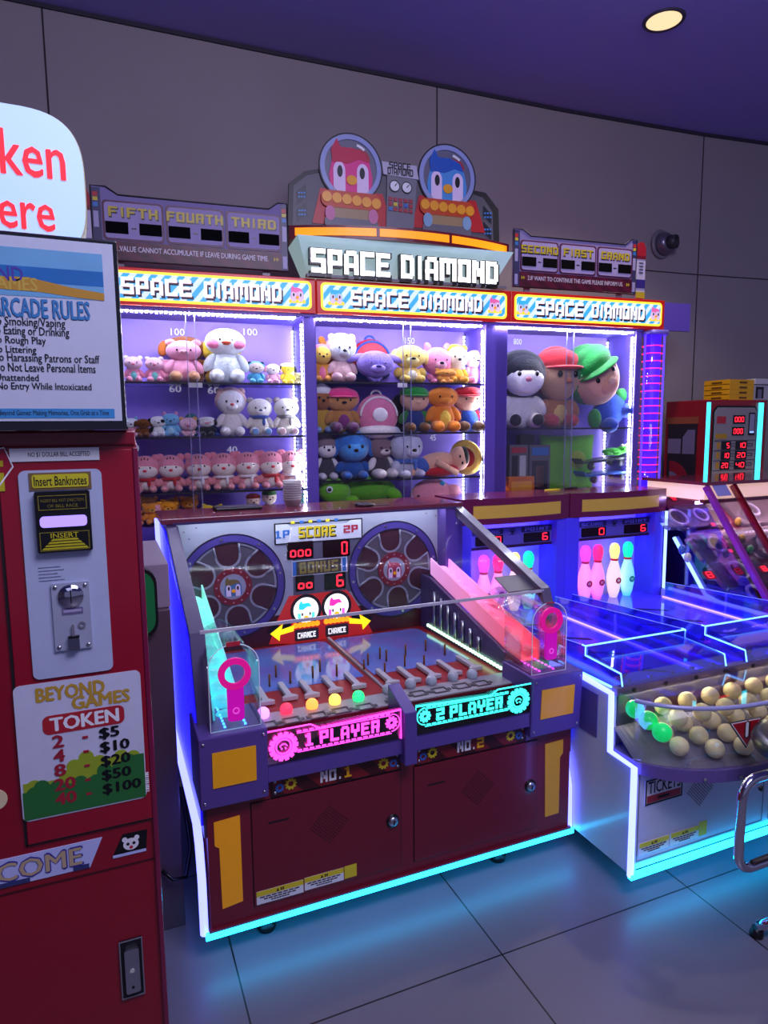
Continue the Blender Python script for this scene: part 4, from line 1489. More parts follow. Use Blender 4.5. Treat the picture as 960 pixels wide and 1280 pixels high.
def px_scale(u, d, z):
    return (CAB @ V((u, d, z)) - EYE).dot(_f) / PXM


def plush(name, label, px, bay, lvl, d, hp, wp, body, head=None, face=None, ear=None, earc=None, inner=None, muz=None, nose=(30, 24, 30),
          limb=None, foot=None, belly=None, hf=.52, yaw=0, eyes=True, hat=None, hood=None, scarf=None, cheeks=None, snout=None, beak=None, zoff=0.0, group=None,
          cat='plush toy', eyer=.045, brim=None, pad=None, spots=None, stripe=None, roll=0, legs=True):
    zs = (SH[bay] + (FLOOR_Z[bay],))[lvl] + .0005 + zoff
    yy = {0: (477, 546, 615, 652), 1: (478, 541, 599, 640), 2: (534, 600)}[bay][lvl]
    u = cab_at(px, yy, d)[0]
    s = px_scale(u, d, zs)
    h, w_ = hp * s, wp * s
    head = head or body
    limb = limb or body
    foot = foot or limb
    t = bpy.data.objects.new(name, None)
    COL.objects.link(t)
    t.empty_display_size = .03
    t.location = CAB @ V((u, d, zs))
    t.rotation_euler = (0, math.radians(roll), CA + math.radians(yaw))
    BASE[t.name] = V((0, 0, 0))
    tag(t, label, cat, group)
    hz = h * hf / 2
    hx = w_ * .46
    hy = min(hx, hz) * .86
    hc = V((0, -.015, h - hz))
    bh = h * (1 - hf) * .60
    bx = min(w_ * .37, bh * 1.5)
    by = min(bx * .85, .06)
    part(MB().ell((0, 0, bh), (bx, by, bh)), 'body', fur(body), t)
    hd = part(MB().ell(hc, (hx, hy, hz)), 'head', fur(head), t)
    if belly:
        part(MB().ell((0, -by * .42, bh * .95), (bx * .62, by * .66, bh * .72)), 'belly', fur(belly), t)
    if face:
        part(MB().ell(hc + V((0, -hy * .33, -hz * .20)), (hx * .88, hy * .75, hz * .72)), 'face', fur(face), hd)
    if muz:
        part(MB().ell(hc + V((0, -hy * .72, -hz * .34)), (hx * .42, hy * .42, hz * .34)), 'muzzle', fur(muz), hd)
    fy_ = -hy * (.955 if face else .925)
    if eyes:
        e = eyer * hp * s * .62
        ex = .30 if cheeks else .38
        for sg in (-1, 1):
            x = sg * hx * ex
            part(MB().ell(hc + V((x, fy_ * (1.02 if cheeks else 1.0), hz * (.10 if cheeks else .02))), (e * .85, max(.003, e * .6), e), None, 10, 8), 'eye', BEAD, hd)
    if nose:
        part(MB().ell(hc + V((0, -hy * (1.10 if muz else 1.03), -hz * .22)), (hx * .16, hy * .12, hz * .115), None, 12, 8), 'nose', fur(nose), hd)
    if snout:
        part(MB().ell(hc + V((0, -hy * 1.0, -hz * .18)), (hx * .30, hy * .22, hz * .22)), 'snout', fur(snout), hd)
        mb = MB()
        for sg in (-1, 1):
            mb.ell(hc + V((sg * hx * .11, -hy * 1.2, -hz * .18)), (hx * .045, hy * .05, hz * .08), None, 8, 6)
        each(mb, 'nostril', fur((170, 90, 110)), hd)
    if beak:
        part(MB().ell(hc + V((0, -hy * 1.02, -hz * .12)), (hx * .24, hy * .25, hz * .10)), 'beak', fur(beak), hd)
        part(MB().ell(hc + V((0, -hy * .98, -hz * .22)), (hx * .17, hy * .2, hz * .08)), 'beak', fur(beak), hd)
    if cheeks:
        for sg in (-1, 1):
            part(MB().ell(hc + V((sg * hx * .60, -hy * .70, -hz * .20)), (hx * .34, hy * .25, hz * .34)), 'cheek', fur(cheeks), hd)
    earc = earc or head
    if ear:
        for sg in (-1, 1):
            if ear == 'round':
                c, r, ro = V((sg * hx * .72, 0, hz * .78)), (hx * .30, hy * .22, hz * .32), 0
            elif ear == 'point':
                c, r, ro = V((sg * hx * .62, 0, hz * .92)), (hx * .24, hy * .2, hz * .42), sg * .35
            elif ear == 'long':
                c, r, ro = V((sg * hx * .42, 0, hz * 1.25)), (hx * .2, hy * .18, hz * .62), sg * .2
            elif ear == 'flop':
                c, r, ro = V((sg * hx * .98, -.005, -hz * .02)), (hx * .26, hy * .3, hz * .66), sg * -.35
            else:
                c, r, ro = V((sg * hx * 1.05, 0, hz * .45)), (hx * .5, hy * .22, hz * .26), sg * .35
            o = part(MB().ell(hc + c, r, Matrix.Rotation(ro, 3, 'Y'), 14, 10), 'ear', fur(earc), hd)
            if inner:
                part(MB().ell(hc + c + V((0, -r[1] * .55, 0)), (r[0] * .62, r[1] * .6, r[2] * .65), Matrix.Rotation(ro, 3, 'Y'), 12, 8), 'inner_ear', fur(inner), o)
    for sg in (-1, 1):
        ro = Matrix.Rotation(sg * -.55, 3, 'Y')
        part(MB().ell((sg * (bx * .98), -by * .35, bh * 1.25), (w_ * .12, w_ * .11, bh * .62), ro, 14, 10), 'arm', fur(limb), t)
    if legs:
        for sg in (-1, 1):
            lr = max(.010, min(bx * .46, bh * .5))
            lg = part(MB().ell((sg * bx * .62, -by * .9, lr * .92), (lr, by * .9 + .008, lr * .92), None, 14, 10), 'leg', fur(foot), t)
            if pad:
                part(MB().ell((sg * bx * .62, -by * 1.78 - .006, lr * .95), (lr * .72, .004, lr * .68), None, 12, 8), 'foot_pad', fur(pad), lg)
    if hood:
        part(MB().ell(hc + V((0, hy * .22, hz * .12)), (hx * 1.12, hy * 1.0, hz * 1.06)), 'hood', fur(hood), t)
    if hat:
        mb = MB()
        mb.ell(hc + V((0, hy * .05, hz * .52)), (hx * 1.0, hy * 1.05, hz * .56))
        o = part(mb, 'cap', fur(hat), t)
        if brim:
            part(MB().ell(hc + V((0, -hy * .55, hz * .28)), (hx * .85, hy * .95, hz * .10)), 'brim', fur(brim), o)
    if scarf:
        part(MB().tube([(bx * .8 * math.cos(a), by * .95 * math.sin(a) - .004, h * (1 - hf) * 1.06) for a in [6.28319 * j / 20 for j in range(20)]], h * .045, 8, True), 'scarf', fur(scarf), t)
        part(MB().ell((bx * .3, -by * 1.15, h * (1 - hf) * .78), (h * .045, .006, h * .11), None, 10, 8), 'scarf_end', fur(scarf), t)
    if stripe:
        mb = MB()
        for j in (-1, 0, 1):
            mb.ell(hc + V((j * hx * .22, -hy * .62, hz * (.74 - .06 * abs(j)))), (hx * .05, hy * .16, hz * .13), None, 8, 6)
        each(mb, 'stripe', fur(stripe), hd)
    if spots:
        part(MB().ell(hc + V((hx * .40, -hy * .72, hz * .06)), (hx * .32, hy * .28, hz * .36)), 'patch', fur(spots), hd)
    t['h'] = h
    return t


PINK, CREAM, TIGR = (240, 160, 190), (238, 226, 214), (226, 130, 140)
sm = 'small plush toys on the top shelf'
G1_ = 'plush toys on the top shelf of the left cabinet'
G2_ = 'plush toys on the second shelf of the left cabinet'
G3_ = 'pink tiger plushes in a row'
G4_ = 'plush toys heaped at the bottom of the left cabinet'
# left cabinet, top shelf
plush('plush_bird', 'small pink plush with teal belly, leftmost on the top shelf', 168, 0, 0, .10, 32, 24, PINK, (240, 200, 220), belly=(110, 200, 195), ear='round', earc=(250, 230, 240), nose=(230, 90, 110), limb=(240, 150, 180), group=G1_)
plush('plush_bird', 'small pink plush with teal belly beside the pink pig', 194, 0, 0, .10, 31, 24, PINK, (240, 190, 210), belly=(110, 200, 195), ear='round', earc=(250, 220, 235), nose=(230, 90, 110), limb=(240, 150, 180), group=G1_)
plush('plush_bear', 'plain pink plush half hidden behind the pig', 209, 0, 0, .17, 30, 22, PINK, ear='round', group=G1_)
plush('plush_pig', 'pink pig plush with tan feet and yellow belly button', 231, 0, 0, .10, 52, 46, (240, 165, 195), ear='round', inner=(245, 140, 150), earc=(240, 170, 190), snout=(245, 180, 195), nose=None, foot=(205, 150, 110), belly=None, hf=.50, group=G1_)
plush('plush_dog', 'brown plush hidden behind the pink pig', 233, 0, 0, .20, 59, 56, (150, 84, 40), ear='flop', earc=(190, 100, 40), group=G1_)
plush('plush_duck', 'large white duck plush with pink cheeks and orange beak', 283, 0, 0, .10, 67, 54, (222, 232, 236), (236, 240, 238), cheeks=(238, 130, 165), beak=(225, 90, 40), nose=None, hf=.50, foot=(232, 238, 238), group=G1_, eyer=.035)
plush('plush_duck', 'yellow plush peeking out behind the white duck', 277, 0, 0, .20, 58, 56, (235, 205, 60), nose=None, beak=(225, 120, 40), group=G1_)
plush('plush_mouse', 'small light blue plush with black round ears', 320, 0, 0, .11, 27, 22, (90, 180, 215), (220, 200, 190), ear='round', earc=(24, 24, 30), nose=(20, 20, 24), hood=(90, 180, 215), group=G1_)
plush('plush_rabbit', 'small pale pink plush between the blue and yellow ones', 341, 0, 0, .11, 25, 20, (228, 170, 195), (240, 225, 225), ear='flop', earc=(235, 170, 190), group=G1_)
plush('plush_dog', 'small yellow plush with black ears, near the end of the top shelf', 359, 0, 0, .11, 26, 20, (235, 200, 50), ear='flop', earc=(30, 28, 30), hat=(225, 230, 220), group=G1_)
plush('plush_bear', 'tiny khaki plush last on the top shelf', 373, 0, 0, .12, 15, 13, (176, 164, 110), ear='round', group=G1_)
# second shelf
plush('plush_cat', 'small white plush with blue hood, first on the second shelf', 165, 0, 1, .11, 24, 20, (230, 160, 180), (230, 236, 240), ear='point', earc=(130, 190, 225), group=G2_)
plush('plush_dog', 'small brown dog plush on the second shelf', 180, 0, 1, .10, 23, 20, (118, 68, 34), ear='flop', earc=(90, 50, 26), group=G2_)
plush('plush_panda', 'small white plush with black ears and one black eye patch', 199, 0, 1, .10, 26, 24, (232, 230, 226), ear='flop', earc=(20, 20, 24), spots=(24, 24, 28), foot=(232, 230, 226), limb=(28, 28, 32), group=G2_)
plush('plush_monster', 'small light blue plush with pink horns', 214, 0, 1, .10, 29, 24, (120, 185, 220), belly=(170, 215, 225), ear='point', earc=(205, 150, 195), group=G2_)
plush('plush_cow', 'small round pink cow plush with a snout', 236, 0, 1, .10, 24, 24, (238, 190, 200), ear='round', earc=(225, 160, 90), snout=(245, 160, 185), nose=None, group=G2_, hf=.7)
plush('plush_frog', 'teal plush peeking over the pink cow plush', 240, 0, 1, .18, 29, 18, (50, 120, 130), group=G2_)
plush('plush_cow', 'small black and white cow plush with pink snout', 259, 0, 1, .10, 24, 22, (40, 40, 46), (226, 220, 220), ear='flop', earc=(40, 40, 46), snout=(225, 150, 170), nose=None, hat=(220, 220, 220), group=G2_)
plush('plush_bear', 'small blue plush squeezed behind the cow plush', 268, 0, 1, .18, 18, 16, (60, 100, 190), group=G2_)
plush('plush_lion', 'big white lion plush with a peach frilled mane', 290, 0, 1, .11, 58, 38, (226, 218, 214), (244, 240, 238), ear='round', earc=(236, 190, 180), hood=(238, 196, 186), nose=(240, 120, 110), muz=(250, 248, 246), hf=.55, foot=(240, 236, 234), group=G2_)
plush('plush_bear', 'cream bear plush with blue scarf and blue foot pads', 325, 0, 1, .10, 46, 34, (224, 216, 204), (232, 226, 214), ear='round', earc=(170, 160, 160), muz=(240, 236, 228), scarf=(70, 90, 160), pad=(120, 160, 205), group=G2_, nose=(50, 60, 100))
plush('plush_bear', 'cream bear plush with grey scarf, last on the second shelf', 358, 0, 1, .10, 46, 34, (222, 214, 200), (230, 224, 210), ear='round', earc=(170, 155, 150), muz=(240, 236, 228), scarf=(120, 112, 116), pad=(236, 200, 205), group=G2_, nose=(70, 60, 60))
# row of seven tigers
tg_lab = ['pink tiger plush with red and white scarf, first of the row of seven', 'pink tiger plush with red scarf, second of the row of seven', 'pink tiger plush with white bow, third of the row of seven',
          'pink tiger plush with white bow, fourth and middle of the row of seven', 'pink tiger plush with white bow, fifth of the row of seven', 'pink tiger plush with red bow, sixth of the row of seven', 'pink tiger plush behind the plastic cup stack, last of the row']
for j, (x, sc) in enumerate(zip((184, 215, 249, 280.5, 310, 339, 365), ((190, 40, 50), (190, 40, 50), (235, 230, 230), (235, 230, 230), (235, 230, 230), (190, 40, 50), (235, 230, 230)))):
    plush('plush_tiger', tg_lab[j], x, 0, 2, .10, 46, 36, (216, 138, 140), (228, 142, 156), face=(240, 226, 214), ear='round', earc=(222, 130, 148), nose=(225, 60, 75), belly=(232, 216, 206), limb=(222, 140, 145), scarf=sc, stripe=(70, 44, 54), hf=.66, group=G3_, yaw=(-4 + 3 * (j % 3)))
# heap at the bottom
for j, (x, d, hp, wp, c, lab, zo) in enumerate((
        (172, .08, 22, 22, (232, 140, 30), 'orange plush lying first in the bottom heap', 0), (193, .07, 26, 26, (236, 146, 28), 'orange plush in the front of the bottom heap', .01),
        (185, .16, 34, 24, (226, 130, 30), 'orange plush standing at the back of the bottom heap', .0), (206, .10, 30, 24, (238, 150, 30), 'round orange plush nearest the tan ones', 0),
        (222, .14, 32, 22, (190, 112, 40), 'tan plush in the bottom heap', 0), (240, .14, 33, 24, (206, 124, 44), 'tan orange plush with blue patch beside the yellow ones', 0),
        (232, .07, 14, 16, (230, 205, 70), 'tiny yellow plush in front of the tan ones', 0), (258, .09, 22, 22, (235, 205, 50), 'yellow plush lying at the bottom, left of the dark tray', 0),
        (274, .12, 20, 20, (225, 195, 50), 'second yellow plush at the bottom, right above the dark tray', 0))):
    plush('plush_bear', lab, x, 0, 3, d, hp, wp, c, ear='round', muz=tuple(min(255, v + 40) for v in c), group=G4_, roll=(-14 + 9 * (j % 4)), zoff=zo)
plush('plush_doll', 'small red capped plush with a pale face at the bottom shelf', 317, 0, 3, .12, 32, 20, (90, 40, 50), (225, 190, 170), hat=(170, 40, 46), group=G4_)
plush('plush_doll', 'small green capped plush at the bottom beside the cup stack', 337, 0, 3, .12, 36, 20, (70, 60, 90), (225, 200, 180), hat=(60, 110, 60), group=G4_)
plush('plush_bear', 'small dark teal plush right of the cup stack', 377, 0, 3, .12, 30, 14, (40, 84, 84), ear='round', group=G4_)

# middle cabinet
G5, G6, G7 = 'plush toys on the top shelf of the middle cabinet', 'plush toys on the second shelf of the middle cabinet', 'plush toys on the third shelf of the middle cabinet'
plush('plush_chick', 'pink hooded plush with yellow face, first on the middle top shelf', 402, 1, 0, .10, 45, 26, (230, 160, 60), (240, 200, 80), hood=(236, 130, 170), belly=(240, 130, 170), group=G5)
plush('plush_bear', 'white bear plush in a pale pink hood', 427, 1, 0, .10, 58, 38, (240, 200, 200), (230, 236, 236), hood=(244, 206, 206), ear='round', earc=(244, 200, 196), muz=(236, 240, 240), hf=.58, group=G5)
plush('plush_fox', 'orange plush mostly hidden behind the white hooded bear', 414, 1, 0, .20, 53, 41, (226, 140, 50), ear='point', group=G5)
plush('plush_puppy', 'lilac plush head with wide floppy ears', 468, 1, 0, .075, 39, 53, (140, 120, 205), (150, 128, 215), ear='wide', earc=(150, 130, 215), nose=(60, 50, 130), muz=(160, 140, 220), hf=.85, group=G5)
plush('plush_puppy', 'yellow puppy plush with hanging ears', 511, 1, 0, .10, 47, 46, (226, 190, 90), (240, 212, 110), ear='flop', earc=(240, 214, 120), muz=(248, 230, 150), belly=(240, 236, 210), hf=.62, group=G5)
plush('plush_pig', 'round pink plush beside the yellow puppy', 545, 1, 0, .12, 45, 43, (230, 130, 170), (236, 140, 176), ear='point', hf=.75, group=G5, muz=(245, 170, 195))
plush('plush_chick', 'golden hooded plush with a white face', 568, 1, 0, .12, 47, 34, (225, 160, 40), (240, 220, 190), hood=(228, 160, 34), hf=.62, ear='round', earc=(215, 140, 40), group=G5)
plush('plush_bear', 'orange plush lying low beside the golden hooded one', 556, 1, 0, .065, 18, 31, (235, 160, 70), ear='round', group=G5)
plush('plush_rabbit', 'pink plush last on the middle top shelf', 592, 1, 0, .12, 42, 31, (232, 140, 170), (240, 190, 205), ear='flop', group=G5)
plush('plush_doll', 'brown faced plush in a tall white hat', 402, 1, 1, .10, 59, 29, (190, 150, 60), (160, 104, 60), hat=(226, 226, 226), hood=(226, 226, 226), foot=(120, 150, 190), group=G6)
plush('plush_doll', 'tan plush wearing a wide pink hat', 427, 1, 1, .09, 55, 46, (186, 130, 70), (200, 146, 90), hat=(236, 70, 140), brim=(240, 90, 150), hood=(236, 76, 142), foot=(90, 50, 90), group=G6, eyer=.055, belly=(130, 60, 120))
plush('plush_doll', 'plush in a round green cap and dark blue overalls', 517, 1, 1, .10, 56, 41, (40, 60, 120), (226, 180, 150), hat=(40, 150, 60), brim=(40, 140, 56), limb=(50, 130, 60), foot=(110, 72, 44), nose=(236, 190, 165), group=G6, hf=.55)
plush('plush_lizard', 'orange lizard plush with a yellow belly', 552, 1, 1, .09, 56, 46, (232, 134, 40), belly=(240, 205, 80), nose=None, muz=(236, 142, 50), hf=.46, group=G6)
plush('plush_doll', 'plush in a round red cap and blue overalls', 583, 1, 1, .10, 55, 43, (40, 80, 170), (228, 180, 150), hat=(205, 36, 46), brim=(200, 36, 46), limb=(190, 40, 50), foot=(110, 80, 56), nose=(236, 190, 165), group=G6, hf=.55)
plush('plush_bear', 'dim grey plush at the far end of the second shelf', 601, 1, 1, .18, 42, 19, (100, 104, 150), group=G6)
plush('plush_bear', 'dark plush behind the green capped one', 503, 1, 1, .20, 49, 31, (52, 46, 56), group=G6)
plush('plush_cat', 'white and mauve masked plush, first on the third shelf', 408, 1, 2, .10, 55, 31, (70, 66, 78), (130, 112, 120), face=(232, 228, 228), hood=(120, 104, 112), limb=(220, 216, 220), group=G7)
plush('plush_dog', 'bright blue plush with long hanging ears', 440, 1, 2, .085, 61, 46, (40, 86, 160), (56, 120, 200), ear='flop', earc=(50, 110, 190), face=(80, 150, 215), hf=.66, group=G7, eyer=.07)
plush('plush_bear', 'mauve plush with white paws between the blue and grey ones', 474, 1, 2, .10, 51, 41, (70, 60, 70), (128, 104, 112), muz=(226, 214, 210), limb=(222, 216, 216), foot=(220, 212, 212), group=G7, yaw=20)
plush('plush_cat', 'pale grey cat plush with a blue bow', 506, 1, 2, .10, 57, 50, (196, 196, 214), (190, 194, 218), ear='point', muz=(205, 208, 226), scarf=(70, 110, 190), hf=.66, group=G7, yaw=15)
# bags hanging at the middle cabinet
def bag(name, label, px, ybot, d, hp, wp, c, trim, em, furry, group):
    u, z0 = cab_at(px, ybot, d)
    s = px_scale(u, d, z0)
    h, w_ = hp * s, wp * s
    b = thing(name, label, 'bag', (u, d, z0), group, CAB)
    o = V((u, d, z0))
    part(MB().ell(o + V((0, .0, h * .48)), (w_ * .5, .05, h * .46)), 'bag_body', fur(c) if furry else mat('backpack_%d' % c[0], c, .6), b)
    part(MB().ell(o + V((0, -.006, h * .16)), (w_ * .47, .054, h * .17)), 'lower_trim', fur(trim), b)
    part(MB().tube([o + V((w_ * .44 * math.cos(a), -.03, h * .47 + h * .40 * math.sin(a))) for a in [math.pi * j / 14 for j in range(15)]], .006, 8), 'piping', fur(trim), b)
    part(MB().ell(o + V((0, -.05, h * .50)), (w_ * .18, .010, h * .15)), 'patch', fur(em), b)
    part(MB().tube([o + V((w_ * .12 * math.cos(a), .02, h * .92 + h * .10 * math.sin(a))) for a in [math.pi * j / 10 for j in range(11)]], .005, 8), 'handle', fur(trim), b)
    return b


bag('plush_bag', 'fluffy pink and white bag in clear wrap between the shelves', 472, 548, .075, 58, 54, (226, 130, 165), (236, 230, 230), (240, 236, 240), True, None)
bag('backpack', 'red and blue child backpack with a yellow badge', 464, 476, .17, 54, 52, (196, 28, 50), (40, 80, 180), (235, 200, 50), False, None)

# rag doll lying on its side with a straw hat
u, z0 = cab_at(560, 598, .09)
z0 = SH[1][2]
s = px_scale(u, .09, z0)
dl = thing('rag_doll', 'lying rag doll in red vest and blue shorts with a straw hat', 'plush toy', (u, .09, z0), G7, CAB)
o = V((u, .09, z0))


def lay(x, y, dz=0.0):
    a, b = cab_at(x, y, .09)
    return V((a, .09 + dz, b))


skin = fur((232, 178, 150))
part(MB().ell(lay(545, 578), (.115, .05, .055), Matrix.Rotation(-.15, 3, 'Y')), 'torso', skin, dl)
part(MB().ell(lay(550, 588, -.015), (.11, .05, .035), Matrix.Rotation(-.1, 3, 'Y')), 'vest', fur((196, 36, 48)), dl)
part(MB().ell(lay(526, 583), (.055, .052, .05)), 'shorts', fur((70, 100, 180)), dl)
hd = part(MB().ell(lay(573, 573, -.01), (.058, .055, .066)), 'head', skin, dl)
part(MB().tube([lay(540, 577, -.05), lay(552, 583, -.06), lay(566, 591, -.06)], .018, 10), 'arm', skin, dl)
for x, y in ((516, 589), (507, 591)):
    part(MB().ell(lay(x, y, -.02), (.05, .03, .028)), 'leg', skin, dl)
ht = part(MB().lathe(lay(582, 572), [(.001, .04), (.04, .035), (.055, .0), (.098, -.004), (.10, .002), (.058, .01)], 30, (.74, .58, .15)), 'straw_hat', fur((232, 190, 90)), dl)
part(MB().lathe(lay(582, 572), [(.057, .0), (.053, .014), (.052, .014), (.055, .0)], 30, (.74, .58, .15)), 'hat_band', fur((190, 50, 50)), ht)
for x, y in ((569, 570), (572, 578)):
    part(MB().ell(lay(x, y, -.064), (.006, .004, .009), None, 8, 6), 'eye', BEAD, hd)
part(MB().ell(lay(577, 571, -.015), (.03, .05, .06)), 'hair', fur((24, 20, 24)), hd)

# bottom of the middle cabinet
GB = 'plush toys at the bottom of the middle cabinet'
z0 = FLOOR_Z[1]
u = cab_at(450, 625, .10)[0]
cr = thing('plush_turtle', 'long lime green plush lying along the bottom with a round eye', 'plush toy', (u, .10, z0), GB, CAB)


def lo(x, y, d):
    a, b = cab_at(x, y, d)
    return V((a, d, b))


lime = fur((110, 190, 50))
part(MB().ell(lo(462, 612, .12), (.15, .07, .075), Matrix.Rotation(.05, 3, 'Y')), 'body', fur((96, 172, 46)), cr)
h_ = part(MB().ell(lo(418, 614, .08), (.085, .06, .07)), 'head', lime, cr)
part(MB().ell(lo(412, 612, .026), (.018, .008, .018), None, 14, 10), 'eye_white', fur((230, 236, 240)), h_)
part(MB().ell(lo(412, 612, .019), (.010, .006, .010), None, 12, 8), 'pupil', BEAD, h_)
part(MB().ell(lo(492, 618, .08), (.05, .04, .035), Matrix.Rotation(.5, 3, 'Y')), 'flipper', lime, cr)
part(MB().ell(lo(440, 626, .05), (.04, .03, .03)), 'flipper', lime, cr)
u = cab_at(545, 625, .10)[0]
pk = thing('plush_whale', 'pale pink plush lying at the bottom, beside the maroon machine tops', 'plush toy', (u, .10, z0), GB, CAB)
part(MB().ell(lo(540, 622, .10), (.13, .08, .105)), 'body', fur((236, 150, 165)), pk)
part(MB().ell(lo(565, 618, .07), (.05, .04, .06), Matrix.Rotation(.5, 3, 'Y')), 'fin', fur((238, 160, 170)), pk)
part(MB().ell(lo(523, 622, .035), (.011, .007, .015), None, 12, 8), 'eye', BEAD, pk)
part(MB().ell(lo(553, 604, .05), (.016, .012, .014), None, 12, 8), 'bead', fur((60, 160, 200)), pk)

# right cabinet: three large plushes and the lower shelf
G8 = 'large plushes in the right cabinet'
plush('plush_rabbit', 'large black and white plush, leftmost of the three giants', 650, 2, 0, .10, 92, 62, (226, 222, 230), (34, 36, 48), face=(236, 232, 240), hood=(30, 32, 44), foot=(228, 224, 230), nose=(200, 120, 150), hf=.60, group=G8, eyer=.055, pad=(60, 60, 70), yaw=-10, limb=(230, 226, 232))
plush('plush_doll', 'large tan plush under a big red hat, middle giant', 694, 2, 0, .14, 95, 60, (176, 116, 84), (206, 160, 128), hat=(214, 50, 60), brim=(222, 70, 80), hood=(206, 48, 60), foot=(190, 80, 90), nose=(180, 120, 100), hf=.66, group=G8, eyer=.07, belly=(220, 190, 120))
plush('plush_doll', 'large leaning plush in a green cap and blue overalls', 770, 2, 0, .12, 104, 70, (40, 80, 190), (228, 172, 150), hat=(40, 150, 70), brim=(36, 140, 66), hood=(40, 150, 70), limb=(50, 150, 70), nose=(238, 190, 172), muz=(224, 160, 140), foot=(60, 90, 190), hf=.68, group=G8, roll=-34, eyer=.05, zoff=.02)
# lower goods
zb_ = FLOOR_Z[2]
part_ = None


def lowbox(name, label, cat, q, d, dep, c, trim, zbase=None):
    a, z0, b, z1 = rc(d, *q)
    z0 = zb_ if zbase is None else zbase
    t = thing(name, label, cat, ((a + b) / 2, d + dep / 2, z0), None, CAB)
    part(MB().box((a, d, z0), (b, d + dep, z1)), 'carton', c, t, .003)
    for x0, x1, y0, y1, cc in trim:
        part(MB().rect(CF(d - .0005), a + (b - a) * x0, z0 + (z1 - z0) * y0, a + (b - a) * x1, z0 + (z1 - z0) * y1, 0, .001), 'printed_panel', cc, t)
    return t


gb = mat('carton_grey', (96, 90, 104), .5)
lowbox('figure_box', 'grey boxed figure set at the left of the lower shelf', 'boxed toy', ((637, 556), (660, 556), (660, 598), (637, 598)), .10, .08, gb, [(.12, .45, .12, .8, mat('print_dark', (40, 36, 48), .4)), (.55, .88, .12, .8, mat('print_pale', (190, 190, 200), .4)), (.1, .9, .85, .95, mat('print_red', (170, 40, 60), .4))])
lowbox('figure_box', 'grey boxed figure set right of the first one', 'boxed toy', ((662, 556), (688, 556), (688, 598), (662, 598)), .11, .08, gb, [(.12, .88, .12, .7, mat('print_dark', (40, 36, 48), .4)), (.3, .7, .2, .6, mat('print_tan', (150, 110, 90), .4)), (.1, .9, .8, .95, mat('print_blue', (50, 110, 190), .4))])
lowbox('toy_box', 'orange carton at the front of the lower shelf', 'boxed toy', ((636, 596), (668, 596), (668, 612), (636, 612)), .04, .05, mat('carton_orange', (215, 110, 30), .5), [(.1, .9, .2, .8, mat('carton_amber', (235, 160, 60), .5))])
lowbox('toy_box', 'black carton with dark window at the back', 'boxed toy', ((650, 543), (668, 543), (668, 560), (650, 560)), .2, .04, mat('carton_black', (30, 28, 36), .4), [(.15, .85, .2, .8, mat('print_slate', (80, 80, 96), .4))])
a, z0, b, z1 = rc(.16, (678, 545), (745, 542), (745, 578), (678, 578))
t = thing('plush_cushion', 'square green plush cushion standing on the lower shelf', 'cushion', ((a + b) / 2, .19, zb_), None, CAB)
mb = MB()
nn = 14
vs = []
for i in range(nn + 1):
    for j in range(nn + 1):
        p_, q_ = 2 * i / nn - 1, 2 * j / nn - 1
        th = .008 + .032 * ((1 - p_ ** 4) * (1 - q_ ** 4)) ** .5
        vs.append(((a + b) / 2 + (b - a) / 2 * p_ * (1 - .05 * (1 - q_ * q_)), .19 - th, (zb_ + z1) / 2 + (z1 - zb_) / 2 * q_ * (1 - .04 * (1 - p_ * p_))))
m_ = len(vs)
vs += [(x, .38 - y, z) for x, y, z in vs]
fs = []
for i in range(nn):
    for j in range(nn):
        k0 = i * (nn + 1) + j
        fs += [(k0, k0 + nn + 1, k0 + nn + 2, k0 + 1), (m_ + k0, m_ + k0 + 1, m_ + k0 + nn + 2, m_ + k0 + nn + 1)]
for i in range(nn):
    for k0, k1 in ((i, i + 1), (nn * (nn + 1) + i + 1, nn * (nn + 1) + i), ((i + 1) * (nn + 1), i * (nn + 1)), (i * (nn + 1) + nn, (i + 1) * (nn + 1) + nn)):
        fs.append((k0, k1, m_ + k1, m_ + k0))
mb.add(vs, fs, True)
part(mb, 'cover', fur((106, 180, 56)), t)
part(MB().ell(((a + b) / 2 + .05, .152, (zb_ + z1) / 2 + .03), (.06, .012, .055)), 'patch', fur((150, 170, 60)), t)
u, z1 = cab_at(622, 590, .06)
sp = thing('spiky_ball', 'orange spiky toy in the corner of the lower shelf', 'toy', (u + .035, .07, zb_), None, CAB)
o = V((u + .035, .07, zb_ + .045))
part(MB().ell(o, (.05, .04, .042)), 'body', mat('toy_orange', (230, 110, 30), .5), sp)
mb = MB()
for j in range(22):
    a, b = j * 2.4, math.asin(-.6 + 1.5 * (j / 21))
    dr = V((math.cos(a) * math.cos(b), math.sin(a) * math.cos(b), math.sin(b)))
    mb.tube([o + dr * .035, o + dr * .062], .008, 6, taper=[.008, .001])
each(mb, 'spike', mat('toy_orange', (230, 110, 30), .5), sp)
